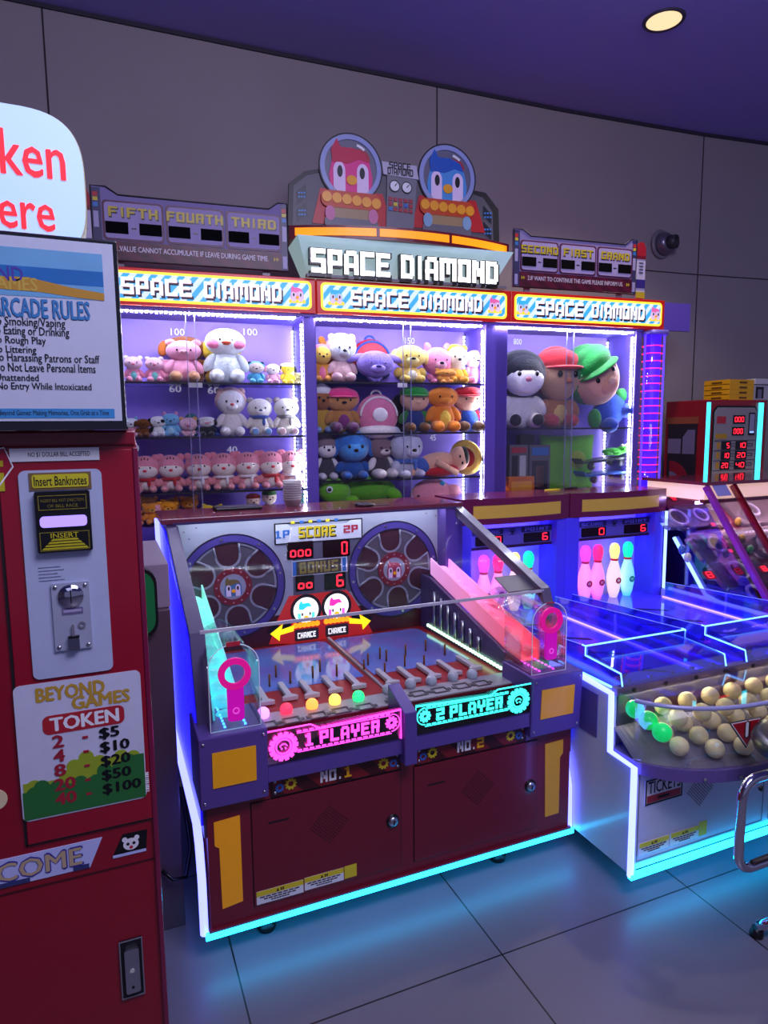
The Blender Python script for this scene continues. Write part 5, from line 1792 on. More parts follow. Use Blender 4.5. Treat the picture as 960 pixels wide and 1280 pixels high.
# skateboard with a green frog on it
def skate(name, label, x0, x1, y0, y1, d, c):
    a0, z0 = cab_at(x0, y0, d)
    a1, z1_ = cab_at(x1, y1, d)
    t = thing(name, label, 'skateboard', ((a0 + a1) / 2, d, zb_), 'skateboards on the lower shelf', CAB)
    mb = MB()
    P_ = [(a0 - .02, z0 + .02), (a0, z0), (a1, z1_), (a1 + .025, z1_ + .022), (a1 + .025, z1_ + .034), (a1, z1_ + .012), (a0, z0 + .012), (a0 - .02, z0 + .032)]
    mb.poly(CF(d), P_, -.16 + .03, 0.03)
    part(mb, 'deck', c, t)
    for f in (.2, .8):
        x, z = a0 + (a1 - a0) * f, z0 + (z1_ - z0) * f
        for y in (d - .015, d + .09):
            part(MB().lathe((x, y, z - .022), [(.001, 0), (.02, 0), (.022, .012), (.02, .024), (.001, .024)], 16, (0, 1, 0)), 'wheel', mat('skate_wheel', (60, 60, 70), .4), t)
    return t


skate('skateboard', 'black skateboard leaning up under the green frog toy', 726, 788, 580, 572, .08, mat('skate_black', (24, 28, 30), .4))
skate('skateboard', 'blue skateboard under the black one', 730, 790, 596, 590, .07, mat('skate_blue', (40, 90, 190), .4))
u, z = cab_at(768, 569, .08)
fr_ = thing('plush_frog', 'flat bright green frog toy sitting on the black skateboard', 'plush toy', (u, .08, z), None, CAB)
o = V((u, .08, z))
lg = fur((60, 190, 40))
part(MB().ell(o + V((-.01, 0, .022)), (.075, .04, .024)), 'body', lg, fr_)
h_ = part(MB().ell(o + V((.045, -.02, .035)), (.035, .03, .024)), 'head', lg, fr_)
for sg in (-1, 1):
    part(MB().ell(o + V((.045 + sg * .014, -.03, .058)), (.010, .010, .010), None, 10, 8), 'eye', fur((225, 236, 200)), h_)
    part(MB().ell(o + V((-.04 + sg * .03, -.035, .012)), (.03, .015, .012)), 'leg', lg, fr_)

# ------------------------------------------------------------------ two-lane bowling game on the right
b2 = thing('bowling_game_machine', 'white two-lane mini bowling machine glowing violet blue with a curved clear ball tray', 'arcade machine', (2.2, 2.3, 0))
BX0, BX1 = 1.572, 2.875
wht = mat('bowling_white', (205, 205, 222), .3, coat=.3)
prof = [(1.62, .09), (1.62, .475), (1.735, .475), (1.735, .69), (1.90, .70), (2.78, .70), (2.78, .62), (3.07, .62), (3.07, .09)]
part(extr_x(MB(), prof, BX0, BX0 + .025), 'side_panel', wht, b2)
part(extr_x(MB(), prof, BX1 - .025, BX1), 'side_panel', wht, b2)
part(extr_x(MB(), [(1.80, .50), (1.80, .66), (2.05, .67), (2.12, .50)], BX0 - .003, BX0), 'side_window', mat('side_window_violet', (96, 84, 150), .3), b2)
part(MB().box((BX0 + .026, 1.622, .10), (BX1 - .026, 3.0, .47)), 'base_cabinet', wht, b2)
for x in (BX0 + .15, BX1 - .15):
    for y in (1.75, 2.9):
        part(MB().lathe((x, y, 0), [(.03, 0), (.03, .018), (.012, .022), (.012, .10)], 16), 'foot', BLACK, b2)
lp = [(1.612, .09), (1.612, .478), (1.727, .484), (1.73, .692), (1.90, .702), (2.75, .702)]
for x in (BX0 - .004, BX1 + .004):
    mb = MB()
    mb.tube([(x, y, z) for y, z in lp], .011, 8)
    part(mb, 'led_tube', glow((105, 115, 255), 5.0, 'bowling_led_tube'), b2)
part(MB().box((BX0 - .01, 1.60, .082), (BX1, 1.616, .10)), 'floor_light_strip', LEDC, b2)
BF = fy(1.6215)
part(MB().frame(BF, 1.60, .125, 2.21, .455, .004, 0, .001), 'door_seam', GREY, b2)
part(MB().frame(BF, 2.24, .125, 2.84, .455, .004, 0, .001), 'door_seam', GREY, b2)
tk = part(MB().rect(BF, 1.628, .325, 1.795, .415, 0, .002), 'ticket_sign', OFFW, b2)
pf = fy(1.619)
part(MB().frame(pf, 1.628, .325, 1.795, .415, .005, 0, .001), 'sign_border', DARK, tk)
part(MB().text(pf, 'TICKETS', 1.640, .364, 1.785, .408, .001, .02, False), 'ticket_lettering', DARK, tk)
part(MB().rect(pf, 1.636, .332, 1.787, .357, 0, .001), 'red_band', mat('print_red', (170, 40, 60), .4), tk)
part(MB().rect(pf, 1.685, .340, 1.735, .349, .001, .002), 'ticket_slot', BLACK, tk)
speaker_holes(b2, BF, 1.885, .325, .06)
warn_sticker(b2, BF, 1.612, .145, 1.745, .19)
warn_sticker(b2, BF, 1.755, .145, 1.885, .19)
part(MB().rect(BF, 1.888, .147, 1.925, .20, 0, .001), 'inspection_sticker', YEL, b2)

# curved clear ball tray
def tray_y(x):
    f = max(-1.0, min(1.0, (x - 2.222) / .64))
    return 1.635 - .20 * (1 - f ** 4) ** .75


xs = [BX0 + .012 + (BX1 - BX0 - .024) * (1 - math.cos(math.pi * i / 36)) / 2 for i in range(37)]
edge = [(x, tray_y(x)) for x in xs]
hp = Pl((0, 0, 0), (1, 0, 0), (0, 1, 0))
part(MB().poly(hp, edge + [(BX1 - .012, 1.75), (BX0 + .012, 1.75)], .450, .492), 'tray_lip', mat('tray_lip_violet', (104, 82, 150), .3, coat=.4), b2)
mb = MB()
vs = []
for x, y in edge:
    vs += [(x, y + .006, .492), (x, y + .006, .70), (x, y + .012, .492), (x, y + .012, .70)]
fs = []
for i in range(36):
    a, b = 4 * i, 4 * i + 4
    fs += [(a, b, b + 1, a + 1), (a + 2, a + 3, b + 3, b + 2), (a + 1, b + 1, b + 3, a + 3)]
mb.add(vs, fs, True)
part(mb, 'tray_wall', GLASS, b2)
part(MB().tube([(x, y + .008, .70) for x, y in edge], .0075, 8), 'tray_rim', mat('acrylic_rim', (165, 165, 215), .12, coat=.6), b2)
part(MB().poly(hp, [(x, y + .014) for x, y in edge] + [(BX1 - .014, 1.72), (BX0 + .014, 1.72)], .697, .699), 'tray_cover', CLEAR, b2)
mb = MB()
mb.box((BX0 + .01, 1.715, .682), (BX1 - .01, 1.745, .712))
part(mb, 'tray_bar', mat('tray_bar_mauve', (104, 84, 120), .3, coat=.4), b2, .003)
mb = MB()
for i in range(9):
    mb.lathe((BX0 + .08 + i * .145, 1.714, .697), [(.008, 0), (.008, .005), (.001, .006)], 10, (0, -1, 0))
each(mb, 'bar_bolt', DARK, b2)
part(MB().box((2.10, 1.70, .62), (2.135, 1.72, .70)), 'tray_post', mat('tray_post', (70, 50, 70), .35), b2)
mb = MB()
vs = []
for x, y in edge[1:-1]:
    vs += [(x, y + .014, .4925), (x, 1.738, .4925), (x, y + .014, .4935), (x, 1.738, .4935 + (1.738 - 1.45) * .2518)]
fs = []
for i in range(len(edge) - 3):
    a, b = 4 * i, 4 * i + 4
    fs += [(a + 2, b + 2, b + 3, a + 3), (a, a + 1, b + 1, b), (a, b, b + 2, a + 2)]
mb.add(vs, fs)
part(mb, 'tray_floor', mat('tray_floor_grey', (110, 106, 126), .4), b2)
part(MB().box((BX0 + .03, 1.735, .50), (BX1 - .03, 1.745, .69)), 'tray_back', mat('tray_back_grey', (96, 92, 110), .4), b2)
mb = MB()
for i in range(10):
    x = BX0 + .17 + i * .12
    mb.lathe((x, tray_y(x) - .001, .462), [(.007, 0), (.007, .005), (.001, .006)], 10, (0, -1, 0))
each(mb, 'lip_bolt', GREY, b2)
part(MB().box((1.63, 1.733, .675), (2.83, 1.743, .6818)), 'tray_fill_tube', glow((255, 244, 200), 60.0, 'tray_fill_white'), b2)  # strip added out of sight below the bar to brighten the balls
# red triangle with the machine number
q = [at(x, y, Y=1.425) for x, y in ((912, 904), (952, 896), (933, 935))]
pt = Pl((0, 1.425, 0))
tri = [(p_.x, p_.z) for p_ in q]
tr = part(MB().poly(pt, tri, -.004, 0), 'number_triangle', BLACK, b2)
cx, cz = sum(a for a, _ in tri) / 3, sum(b for _, b in tri) / 3
part(MB().poly(pt, [(cx + (a - cx) * .92, cz + (b - cz) * .92) for a, b in tri], 0, .001), 'triangle_line', OFFW, tr)
part(MB().poly(pt, [(cx + (a - cx) * .84, cz + (b - cz) * .84) for a, b in tri], .001, .002), 'triangle_face', mat('triangle_red', (170, 26, 40), .35), tr)
part(MB().text(pt, '1', cx - .014, cz - .022, cx + .014, cz + .024, .004, .06, True), 'triangle_numeral', OFFW, tr)
part(MB().text(Pl((.002, 1.4255, -.002)), '1', cx - .016, cz - .025, cx + .018, cz + .027, .0028, .14, True), 'numeral_shadow', BLACK, tr)

# lanes, fences, hoods
lane_m = mat('lane_blue_glow', (84, 72, 235), .05, emit=.22, ec=(60, 36, 255), var=.25, scale=6, coat=.5)  # blue light on the deck is put into its colour as a glow
mar2 = mat('header_maroon', (112, 16, 62), .25, coat=.5)
eg = glow((120, 190, 255), 2.2, 'lane_edge_blue')
ACR = glass('lane_acrylic', (205, 205, 255), .55, milk=.12, milkc=(80, 80, 255))
for k, (x0, x1) in enumerate(((1.60, 2.10), (2.20, 2.845))):
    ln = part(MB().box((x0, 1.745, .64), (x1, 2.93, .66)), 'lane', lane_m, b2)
    for x in (x0 + .012, x1 - .014):
        part(MB().tube([(x, 1.77, .664), (x, 2.75, .664)], .004, 6), 'lane_fill_tube', glow((70, 55, 255), 16.0, 'lane_fill_blue'), ln)  # glowing tubes added along both sides to brighten the lane
    mb = MB()
    pl = Pl((0, 0, .66), (1, 0, 0), (0, 1, 0))
    for j in range(4):
        xm, ym = (x0 + x1) / 2, 1.86 + j * .22
        for s in (-1, 1):
            mb.poly(pl, [(xm, ym + .08), (xm + s * .12, ym), (xm + s * .12, ym + .03), (xm, ym + .11)], 0, .0008 + .0001 * s)
    part(mb, 'lane_arrow', mat('lane_arrow', (26, 18, 80), .1), ln)
    for s, x in ((-1, x0 + .002), (1, x1 - .006)):
        ya, za = (2.72, .745)
        pr = [(2.74, .66), (2.74, za), (1.93, .80), (1.912, .80), (1.912, .765), (1.727, .757), (1.718, .715), (1.75, .66)]
        fn = part(extr_x(MB(), pr, x, x + .004), 'lane_fence', ACR, b2)
        part(MB().tube([(x + .002, y, z) for y, z in pr[2:7]], .0032, 6), 'lit_edge', eg, fn)
        part(MB().tube([(x + .002, y, z) for y, z in pr[1:3]], .0014, 6), 'top_edge', glow((110, 130, 255), 1.0, 'fence_edge_dim'), fn)
    hd = part(extr_x(MB(), [(1.912, .797), (1.912, .765), (1.727, .755), (1.718, .715), (1.722, .715), (1.731, .759), (1.916, .769), (1.916, .797)], x0 + .008, x1 - .008), 'lane_hood', ACR, b2)
    part(MB().tube([(x0 + .004, 1.913, .80), (x1 - .004, 1.913, .80)], .0032, 6), 'lit_edge', eg, hd)
    mb = MB()
    for j in range(5):
        mb.box((x0 + .04 + j * .1, 1.732, .718), (x0 + .055 + j * .1, 1.745, .728))
    each(mb, 'hood_clip', STEEL, hd)
part(MB().box((2.104, 1.745, .60), (2.196, 2.80, .664)), 'lane_divider', mat('divider_violet', (78, 60, 190), .25), b2)
part(MB().tube([(1.585, 1.75, .705), (1.585, 2.76, .705)], .004, 6), 'rail_light', eg, b2)
# rear units
HB = 2.80
for k, (x0, x1) in enumerate(((1.585, 2.205), (2.235, 2.868))):
    n = 12
    bow = lambda f: HB - .035 * (1 - (2 * f - 1) ** 2)
    ed = [(x0 - .012 + (x1 - x0 + .024) * i / n, bow(i / n)) for i in range(n + 1)]
    hdr = part(MB().poly(hp, ed + [(x1 + .012, 3.07), (x0 - .012, 3.07)], 1.135, 1.262), 'header', mar2, b2)
    mb = MB()
    f0, f1 = .10, .90
    vs = []
    for i in range(n + 1):
        f = f0 + (f1 - f0) * i / n
        x, y = x0 - .012 + (x1 - x0 + .024) * f, bow(f) - .002
        vs += [(x, y, 1.165), (x, y, 1.228), (x, y + .002, 1.165), (x, y + .002, 1.228)]
    fs = []
    for i in range(n):
        a, b = 4 * i, 4 * i + 4
        fs += [(a, b, b + 1, a + 1), (a + 1, b + 1, b + 3, a + 3), (a, a + 2, b + 2, b)]
    mb.add(vs, fs)
    part(mb, 'yellow_band', mat('band_yellow', (205, 165, 60), .3, emit=.12), hdr)
    part(MB().box((x0, 2.95, .64), (x1, 2.97, 1.135)), 'pin_backdrop', mat('backdrop_lilac', (170, 165, 225), .45), b2)
    for x in (x0, x1 - .05):
        part(MB().box((x - .012, HB + .0, .64), (x + .05, 2.95, 1.135)), 'side_post', mat('post_violet', (92, 78, 235), .35), b2)
    # score strip
    pl = fy(2.845)
    ss = part(MB().box((x0 + .05, 2.845, 1.001), (x1 - .05, 2.87, 1.101)), 'score_strip', mat('strip_violet', (104, 92, 170), .4), b2)
    part(MB().rect(pl, x0 + .05, 0.998, x1 - .05, 1.012, 0, .003), 'strip_base', mat('strip_dark', (60, 22, 50), .35), ss)
    w_ = x1 - x0
    for wd, a, b in (('GAME', .13, .42), ('POINT', .60, .90)):
        o = part(MB().rect(pl, x0 + w_ * a, 1.071, x0 + w_ * b, 1.098, 0, .002), 'word_plate', mat('plate_navy', (44, 36, 84), .35), ss)
        part(MB().block(pl, wd if wd != 'GAME' else 'SCORE', x0 + w_ * (a + .03), 1.076, x0 + w_ * (b - .03), 1.094, .002, .003), 'word_lettering', mat('strip_letter', (120, 110, 190), .4), o)
    for s, a, b in (('  0', .16, .42), ('  6', .62, .88)):
        o = part(MB().rrect(pl, x0 + w_ * a, 1.018, x0 + w_ * b, 1.066, .006, 0, .003), 'score_display', SMOKE, ss)
        part(MB().seg(fy(2.8415), s, x0 + w_ * a + .02, 1.023, x0 + w_ * b - .008, 1.061, 0, .001), 'digits', DIGIT, o)
    mb = MB()
    cx = x0 + w_ * .51
    mb.ring(pl, cx, 1.078, .014, .018, 0, .002, 20, 0, 180)
    mb.rect(pl, cx - .018, 1.064, cx + .018, 1.067, 0, .002)
    mb.disc(pl, cx, 1.078, .009, 0, .002, 16)
    part(mb, 'strip_emblem', mat('emblem_dark', (30, 26, 60), .4), ss)
    # inside light: violet blue tubes up both posts, one added unseen behind the strip
    for x in (x0 + .046, x1 - .048):
        part(MB().tube([(x, HB + .012, .67), (x, HB + .012, 1.13)], .006, 8), 'post_light', glow((80, 70, 255), 22.0, 'post_light_blue'), b2)
    part(MB().tube([(x0 + .07, 2.885, 1.055), (x1 - .07, 2.885, 1.055)], .007, 8), 'pin_fill_tube', glow((100, 85, 255), 34.0, 'pin_fill_blue'), b2)  # hidden tube added to light the pins and backdrop
part(MB().box((2.196, HB - .002, .66), (2.246, 2.86, 1.135)), 'centre_post', mat('post_violet', (92, 78, 235), .35), b2)
part(MB().tube([(BX1 + .002, HB - .01, .70), (BX1 + .002, HB - .01, 1.135)], .008, 8), 'corner_light', glow((140, 170, 255), 2.6, 'corner_light_blue'), b2)

# pins
def pin(label, x, y, z, col, group):
    t = thing('bowling_pin', label, 'bowling pin', (x, y, z), group)
    tint = tuple(int(v * .78 + 56) for v in col)
    k = 1.16
    P_ = lambda q: [(r * k, h * k) for r, h in q]
    prof = [(.018, 0), (.027, .03), (.034, .075), (.035, .095), (.030, .13), (.020, .165), (.0165, .180)]
    part(MB().lathe((x, y, z), P_(prof), 22), 'body', mat('pin_body_%d_%d' % (col[0], col[1]), (240, 236, 240), .3, emit=.75, ec=tint, coat=.4), t)
    part(MB().lathe((x, y, z), P_([(.0162, .186), (.020, .20), (.0245, .222), (.023, .245), (.014, .260), (.001, .264)]), 22), 'head', glow(col, 1.25), t)
    part(MB().lathe((x, y, z), P_([(.0165, .178), (.0176, .179), (.0176, .188), (.0165, .189)]), 22), 'neck_band', mat('band_red', (210, 30, 60), .4, emit=.2), t)
    pl = Pl((x, y - .0385, z))
    o = part(MB().ring(pl, 0, .10, .009, .0175, -.008, .0024, 22), 'emblem', mat('emblem_%d_%d' % (col[0], col[1]), tuple(int(v * .6) + 20 for v in col) if col[1] > 150 and col[0] < 100 else (190, 24, 40), .4, emit=.12), t)
    part(MB().block(pl, 'O', -.005, .093, .005, .107, -.004, .0018), 'emblem_mark', BLACK, o)
    return t


PC = [((255, 70, 175), 'pink'), ((255, 40, 105), 'crimson'), ((255, 216, 110), 'yellow'), ((10, 225, 150), 'green')]
for k, xs_ in enumerate(((1.75, 1.835, 1.935, 2.02), (2.39, 2.475, 2.59, 2.685))):
    for (col, cn), x in zip(PC, xs_):
        pin('%s lit bowling pin in the %s lane' % (cn, ('near left', 'second')[k]), x, 2.87, .6605, col, 'lit bowling pins')
pin('unlit violet bowling pin half hidden by the centre post', 2.30, 2.915, .6605, (120, 100, 255), 'lit bowling pins')

# balls in the tray
cream = mat('ball_cream', (250, 236, 180), .4, var=.03)
green_b = mat('ball_green_lit', (20, 225, 110), .35, emit=.45)  # green light at the tray end is put into colour and glow
ORD = ('first', 'second', 'third', 'fourth', 'fifth', 'sixth', 'seventh', 'eighth', 'ninth', 'tenth', 'eleventh')


def ball(label, x, y, z, r, ma):
    mb = MB()
    mb.ell((x, y, z), (r, r, r), None, 24, 16)
    return solo(mb, 'ball', ma, label, 'ball', (x, y, z - r), 'balls in the bowling tray')


BR = .031
for j in range(3):
    y = 1.685 - j * .061
    zf = .492 + (y - 1.45) * .2518
    ball('green lit ball, %s from the back at the left end of the tray' % ORD[j], 1.632, y, zf + BR + .06, BR, green_b)
for c_ in range(10):
    x = 1.705 + c_ * .112
    yf = tray_y(x) + .055
    for j in range(3):
        y = yf + j * .066
        if y > 1.695:
            continue
        zf = .492 + max(0, y - 1.45) * .2518
        ball('cream ball, %s from the front in the %s lower column from the green balls' % (ORD[j], ORD[c_]), x, y, zf + BR + .001, BR, cream)
for c_ in range(9):
    x = 1.761 + c_ * .112
    for j in range(2):
        y = 1.62 + j * .066
        zf = .492 + max(0, y - 1.45) * .2518
        ball('cream ball of the upper layer, %s from the front in the %s upper column' % (ORD[j], ORD[c_]), x, y, zf + BR + .048, BR, cream)

# ------------------------------------------------------------------ slanted drop game beyond the lanes
s3 = thing('drop_game_machine', 'maroon slanted-glass drop game with lit pinkish top behind the bowling lanes', 'arcade machine', (3.7, 2.7, 0))
DX0, DX1 = 2.955, 4.55
dm = mat('drop_maroon', (110, 18, 46), .3, coat=.4)
part(MB().box((DX0, 2.24, .05), (DX1, 3.06, .62)), 'base_cabinet', dm, s3)
part(extr_x(MB(), [(2.24, .62), (2.24, .74), (2.19, .74), (2.19, .62)], DX0, DX1), 'front_sill', dm, s3)
part(MB().box((DX0 - .005, 2.60, 1.288), (DX1, 3.06, 1.306)), 'lid', mat('lid_gloss_maroon', (130, 44, 70), .12, coat=.7), s3)
part(MB().box((DX0 + .02, 2.63, 1.205), (DX1, 3.04, 1.286)), 'light_box', mat('light_box_pink', (250, 205, 215), .3, emit=.75, ec=(255, 205, 190)), s3)
part(MB().box((DX0, 2.61, 1.19), (DX1, 2.64, 1.21)), 'lower_trim', dm, s3)
part(MB().box((DX0 + .01, 2.98, .62), (DX1, 3.05, 1.2)), 'back_wall', mat('drop_back', (92, 30, 52), .4), s3)
A0, A1 = V((0, 2.93, 1.18)), V((0, 2.36, .70))
up3 = (A0 - A1).normalized()
pd = Pl(A1, (1, 0, 0), up3)


def on_pd(x, y):
    v = _f * FPX + _r * (x - 480) + _d * (y - 640)
    t_ = (A1 - EYE).dot(pd.n) / v.dot(pd.n)
    p_ = EYE + v * t_ - A1
    return p_.x, p_.dot(up3)


L3 = (A0 - A1).length
pf3 = part(MB().rect(pd, DX0 + .02, 0, DX1 - .02, L3, -.02, 0), 'playfield', mat('drop_playfield', (104, 30, 50), .3, var=.3, scale=8), s3)
mold = mat('moulded_silver', (196, 192, 212), .2, metal=.15, var=.2, scale=26, coat=.5)
clearm = glass('moulded_clear', (240, 236, 250), .8, .08, milk=.12, milkc=(170, 160, 190))
for x, y, rr in ((845, 650, .055), (873, 647, .045), (893, 684, .05), (920, 716, .055), (942, 745, .05), (937, 640, .045), (888, 632, .03), (955, 682, .05)):
    a, b = on_pd(x, y)
    o = part(MB().tube([pd.p(a + rr * math.cos(t_), b + rr * math.sin(t_), .02) for t_ in [6.28319 * j / 28 for j in range(28)]], .011, 8, True), 'target_ring', mold, pf3)
    part(MB().disc(pd, a, b, rr * .82, 0, .006, 24), 'ring_hole', mat('ring_hole', (52, 16, 26), .3), o)
    part(MB().tube([pd.p(a + rr * 1.5 * math.cos(t_), b + rr * 1.5 * math.sin(t_), .012) for t_ in [math.pi * (1.05 + .9 * j / 18) for j in range(19)]], .012, 8), 'moulded_lip', clearm, o)
for x0_, y0_, x1_, y1_ in ((832, 640, 868, 664), (858, 632, 888, 664), (878, 668, 908, 706), (905, 700, 940, 740), (925, 618, 960, 660), (940, 660, 968, 700)):
    a, b = on_pd(x0_, y1_)
    c_, d_ = on_pd(x1_, y0_)
    mb = MB()
    mb.rrect(pd, min(a, c_), min(b, d_), max(a, c_), max(b, d_), .03, 0, .030)
    part(mb, 'moulded_cover', clearm, pf3, .004)
mb = MB()
for x, y, s in ((838, 629, .016), (868, 627, .016), (887, 661, .014), (882, 724, .026), (934, 622, .016), (958, 619, .014), (950, 716, .022), (908, 694, .012), (897, 626, .012)):
    a, b = on_pd(x, y)
    o = part(MB().rrect(pd, a - s * 1.3, b - s, a + s * 1.3, b + s, s * .4, .031, .036), 'red_display', mat('drop_display', (120, 10, 26), .3, emit=.3), pf3)
    part(MB().seg(Pl(pd.p(0, 0, .037), pd.ax, pd.az), '8' if s > .02 else '00', a - s, b - s * .75, a + s, b + s * .75, 0, .001), 'digits', DIGIT, o)
for x, y, c_ in ((857, 700, (210, 200, 190)), (850, 690, (70, 110, 190)), (920, 655, (210, 160, 60)), (946, 672, (60, 120, 170)), (935, 690, (60, 160, 90)), (912, 668, (180, 170, 190)), (925, 676, (190, 150, 60))):
    a, b = on_pd(x, y)
    part(MB().ell(pd.p(a, b, .02), (.022, .016, .026)), 'prize_token', mat('token_%d_%d' % (c_[0], c_[2]), c_, .25, coat=.5), pf3)
part(MB().tube([(DX0 + .04, 2.70, 1.185), (DX1 - .04, 2.70, 1.185)], .008, 8), 'playfield_fill_tube', glow((245, 225, 255), 30.0, 'drop_fill_white'), s3)  # glowing tube added to brighten the playfield
S0, S1 = (2.605, 1.29), (2.195, .745)
mb = MB()
extr_x(mb, [S0, S1, (S1[0] + .008, S1[1] - .004), (S0[0] + .008, S0[1] - .004)], DX0 + .03, DX1)
part(mb, 'front_glass', GLASS, s3)
part(extr_x(MB(), [(3.0, .62), (3.0, 1.2), (2.62, 1.2), (2.26, .74), (2.26, .62)], DX0 + .004, DX0 + .008), 'side_glass', glass('side_glass_tint', (215, 205, 255), .3), s3)
for x, m_ in ((DX0, mat('bar_violet', (150, 50, 160), .2, coat=.6)), (DX0 + .20, mat('bar_red', (150, 14, 30), .2, coat=.6)), (DX0 + .72, mat('bar_red', (150, 14, 30), .2, coat=.6))):
    mb = MB()
    dy, dz = S1[0] - S0[0], S1[1] - S0[1]
    L_ = math.hypot(dy, dz)
    ny, nz = -dz / L_ * .03, dy / L_ * .03
    extr_x(mb, [S0, S1, (S1[0] + abs(ny), S1[1] - abs(nz)), (S0[0] + abs(ny), S0[1] - abs(nz))], x, x + .028)
    part(mb, 'slant_bar', m_, s3, .003)
mb = MB()
mb.tube([(DX0 - .004, 2.80, .98), (DX0 - .004, 2.57, .70), (DX0 - .004, 2.20, .62)], .010, 8)
part(mb, 'side_light', glow((130, 160, 255), 2.6, 'drop_side_light'), s3)
mb = MB()
a = at(903, 613, Y=2.58)
part(MB().rect(Pl((a.x, 2.585, a.z), (1, 0, 0), (0, .6, .8)), -.05, -.035, .05, .035, 0, .003), 'notice', mat('notice_lilac', (150, 145, 220), .4), s3)

# ------------------------------------------------------------------ red score cabinet by the wall
k4 = thing('ticket_cabinet', 'red cabinet with rows of red number displays between two cyan light bars', 'arcade machine', (3.87, 3.37, 0))
part(MB().box((3.605, 3.2, 0), (4.16, 3.54, 1.772)), 'body', RED_CAB, k4, .006)
KF = fy(3.199)
for x, wd in ((3.603, .022), (4.075, .034)):
    part(MB().rect(KF, x, 1.0, x + wd, 1.755, 0, .012), 'light_bar', glow((60, 225, 255), 2.2), k4)
part(MB().poly(KF, [(3.66, 1.0), (4.065, 1.0), (4.065, 1.70), (4.04, 1.735), (3.69, 1.735), (3.66, 1.70)], 0, .003), 'panel_rim', BLACK, k4)
kp = part(MB().poly(KF, [(3.672, 1.0), (4.053, 1.0), (4.053, 1.695), (4.032, 1.723), (3.70, 1.723), (3.672, 1.695)], .003, .006), 'score_panel', mat('panel_silver', (150, 146, 152), .35), k4)
P4 = fy(3.192)
for s, x0, z0, x1, z1 in (('000', 3.845, 1.625, 3.935, 1.665), ('000', 3.84, 1.548, 3.93, 1.588), (' 5', 3.75, 1.455, 3.815, 1.495), ('10', 3.88, 1.455, 3.965, 1.495), ('10', 3.75, 1.39, 3.815, 1.43), ('20', 3.88, 1.39, 3.965, 1.43), ('20', 3.745, 1.325, 3.81, 1.365), ('40', 3.875, 1.325, 3.96, 1.365)):
    o = part(MB().rect(P4, x0 - .01, z0 - .008, x1 + .01, z1 + .008, 0, .002), 'number_display', mat('display_black', (18, 16, 22), .2), kp)
    part(MB().seg(fy(3.1895), s, x0, z0 + .003, x1, z1 - .003, 0, .001), 'digits', DIGIT, o)
for j in range(4):
    part(MB().rect(P4, 3.672, 1.312 + j * .065 - .002, 4.053, 1.312 + j * .065 + .002, 0, .001), 'panel_seam', BLACK, kp)
part(MB().rect(P4, 3.69, 1.62, 3.77, 1.665, 0, .001), 'red_label', mat('label_red', (190, 40, 60), .4), kp)
part(MB().rect(P4, 3.685, 1.52, 3.785, 1.552, 0, .001), 'yellow_label', mat('label_amber', (190, 150, 40), .4), kp)
part(MB().rect(P4, 3.98, 1.54, 4.04, 1.69, 0, .002), 'card_slot', BLACK, kp)
part(MB().rect(P4, 3.988, 1.555, 4.032, 1.68, .002, .003), 'slot_face', mat('slot_pale', (150, 156, 190), .4), kp)
part(MB().rect(P4, 3.992, 1.556, 4.028, 1.566, .003, .004), 'slot_light', glow((120, 150, 255), 2.0), kp)
for z0 in (1.455, 1.39, 1.325):
    for x0 in (3.825, 3.975):
        part(MB().frame(P4, x0, z0 + .012, x0 + .055, z0 + .032, .004, 0, .001), 'ticket_mark', mat('print_dark', (40, 36, 48), .4), kp)
    part(MB().rect(P4, 3.70, z0, 3.728, z0 + .042, 0, .001), 'yellow_square', mat('label_amber', (190, 150, 40), .4), kp)
SD = Pl((3.604, 3.54, 0), (0, -1, 0), (0, 0, 1))
sp_ = part(MB().rect(SD, .03, .9, .275, 1.66, 0, .003), 'side_print', mat('side_print_dark', (40, 34, 44), .4), k4)
part(MB().rect(SD, .02, 1.62, .285, 1.665, .003, .004), 'print_band', mat('band_orange_dim', (150, 80, 50), .4), sp_)
part(MB().poly(SD, [(.16, 1.42), (.26, 1.42), (.26, 1.58), (.20, 1.58), (.16, 1.53)], .003, .004), 'print_tile', mat('tile_lilac', (120, 110, 140), .4), sp_)
part(MB().rect(SD, .035, 1.42, .145, 1.52, .003, .004), 'print_tile', mat('tile_lilac', (120, 110, 140), .4), sp_)
part(MB().ring(SD, .06, 1.20, .10, .17, .003, .005, 20, -60, 92), 'print_wheel', mat('wheel_red', (140, 26, 46), .4), sp_)
part(MB().ring(SD, .06, 1.20, .0, .098, .003, .004, 20, -60, 92), 'print_dial', mat('tile_lilac', (120, 110, 140), .4), sp_)

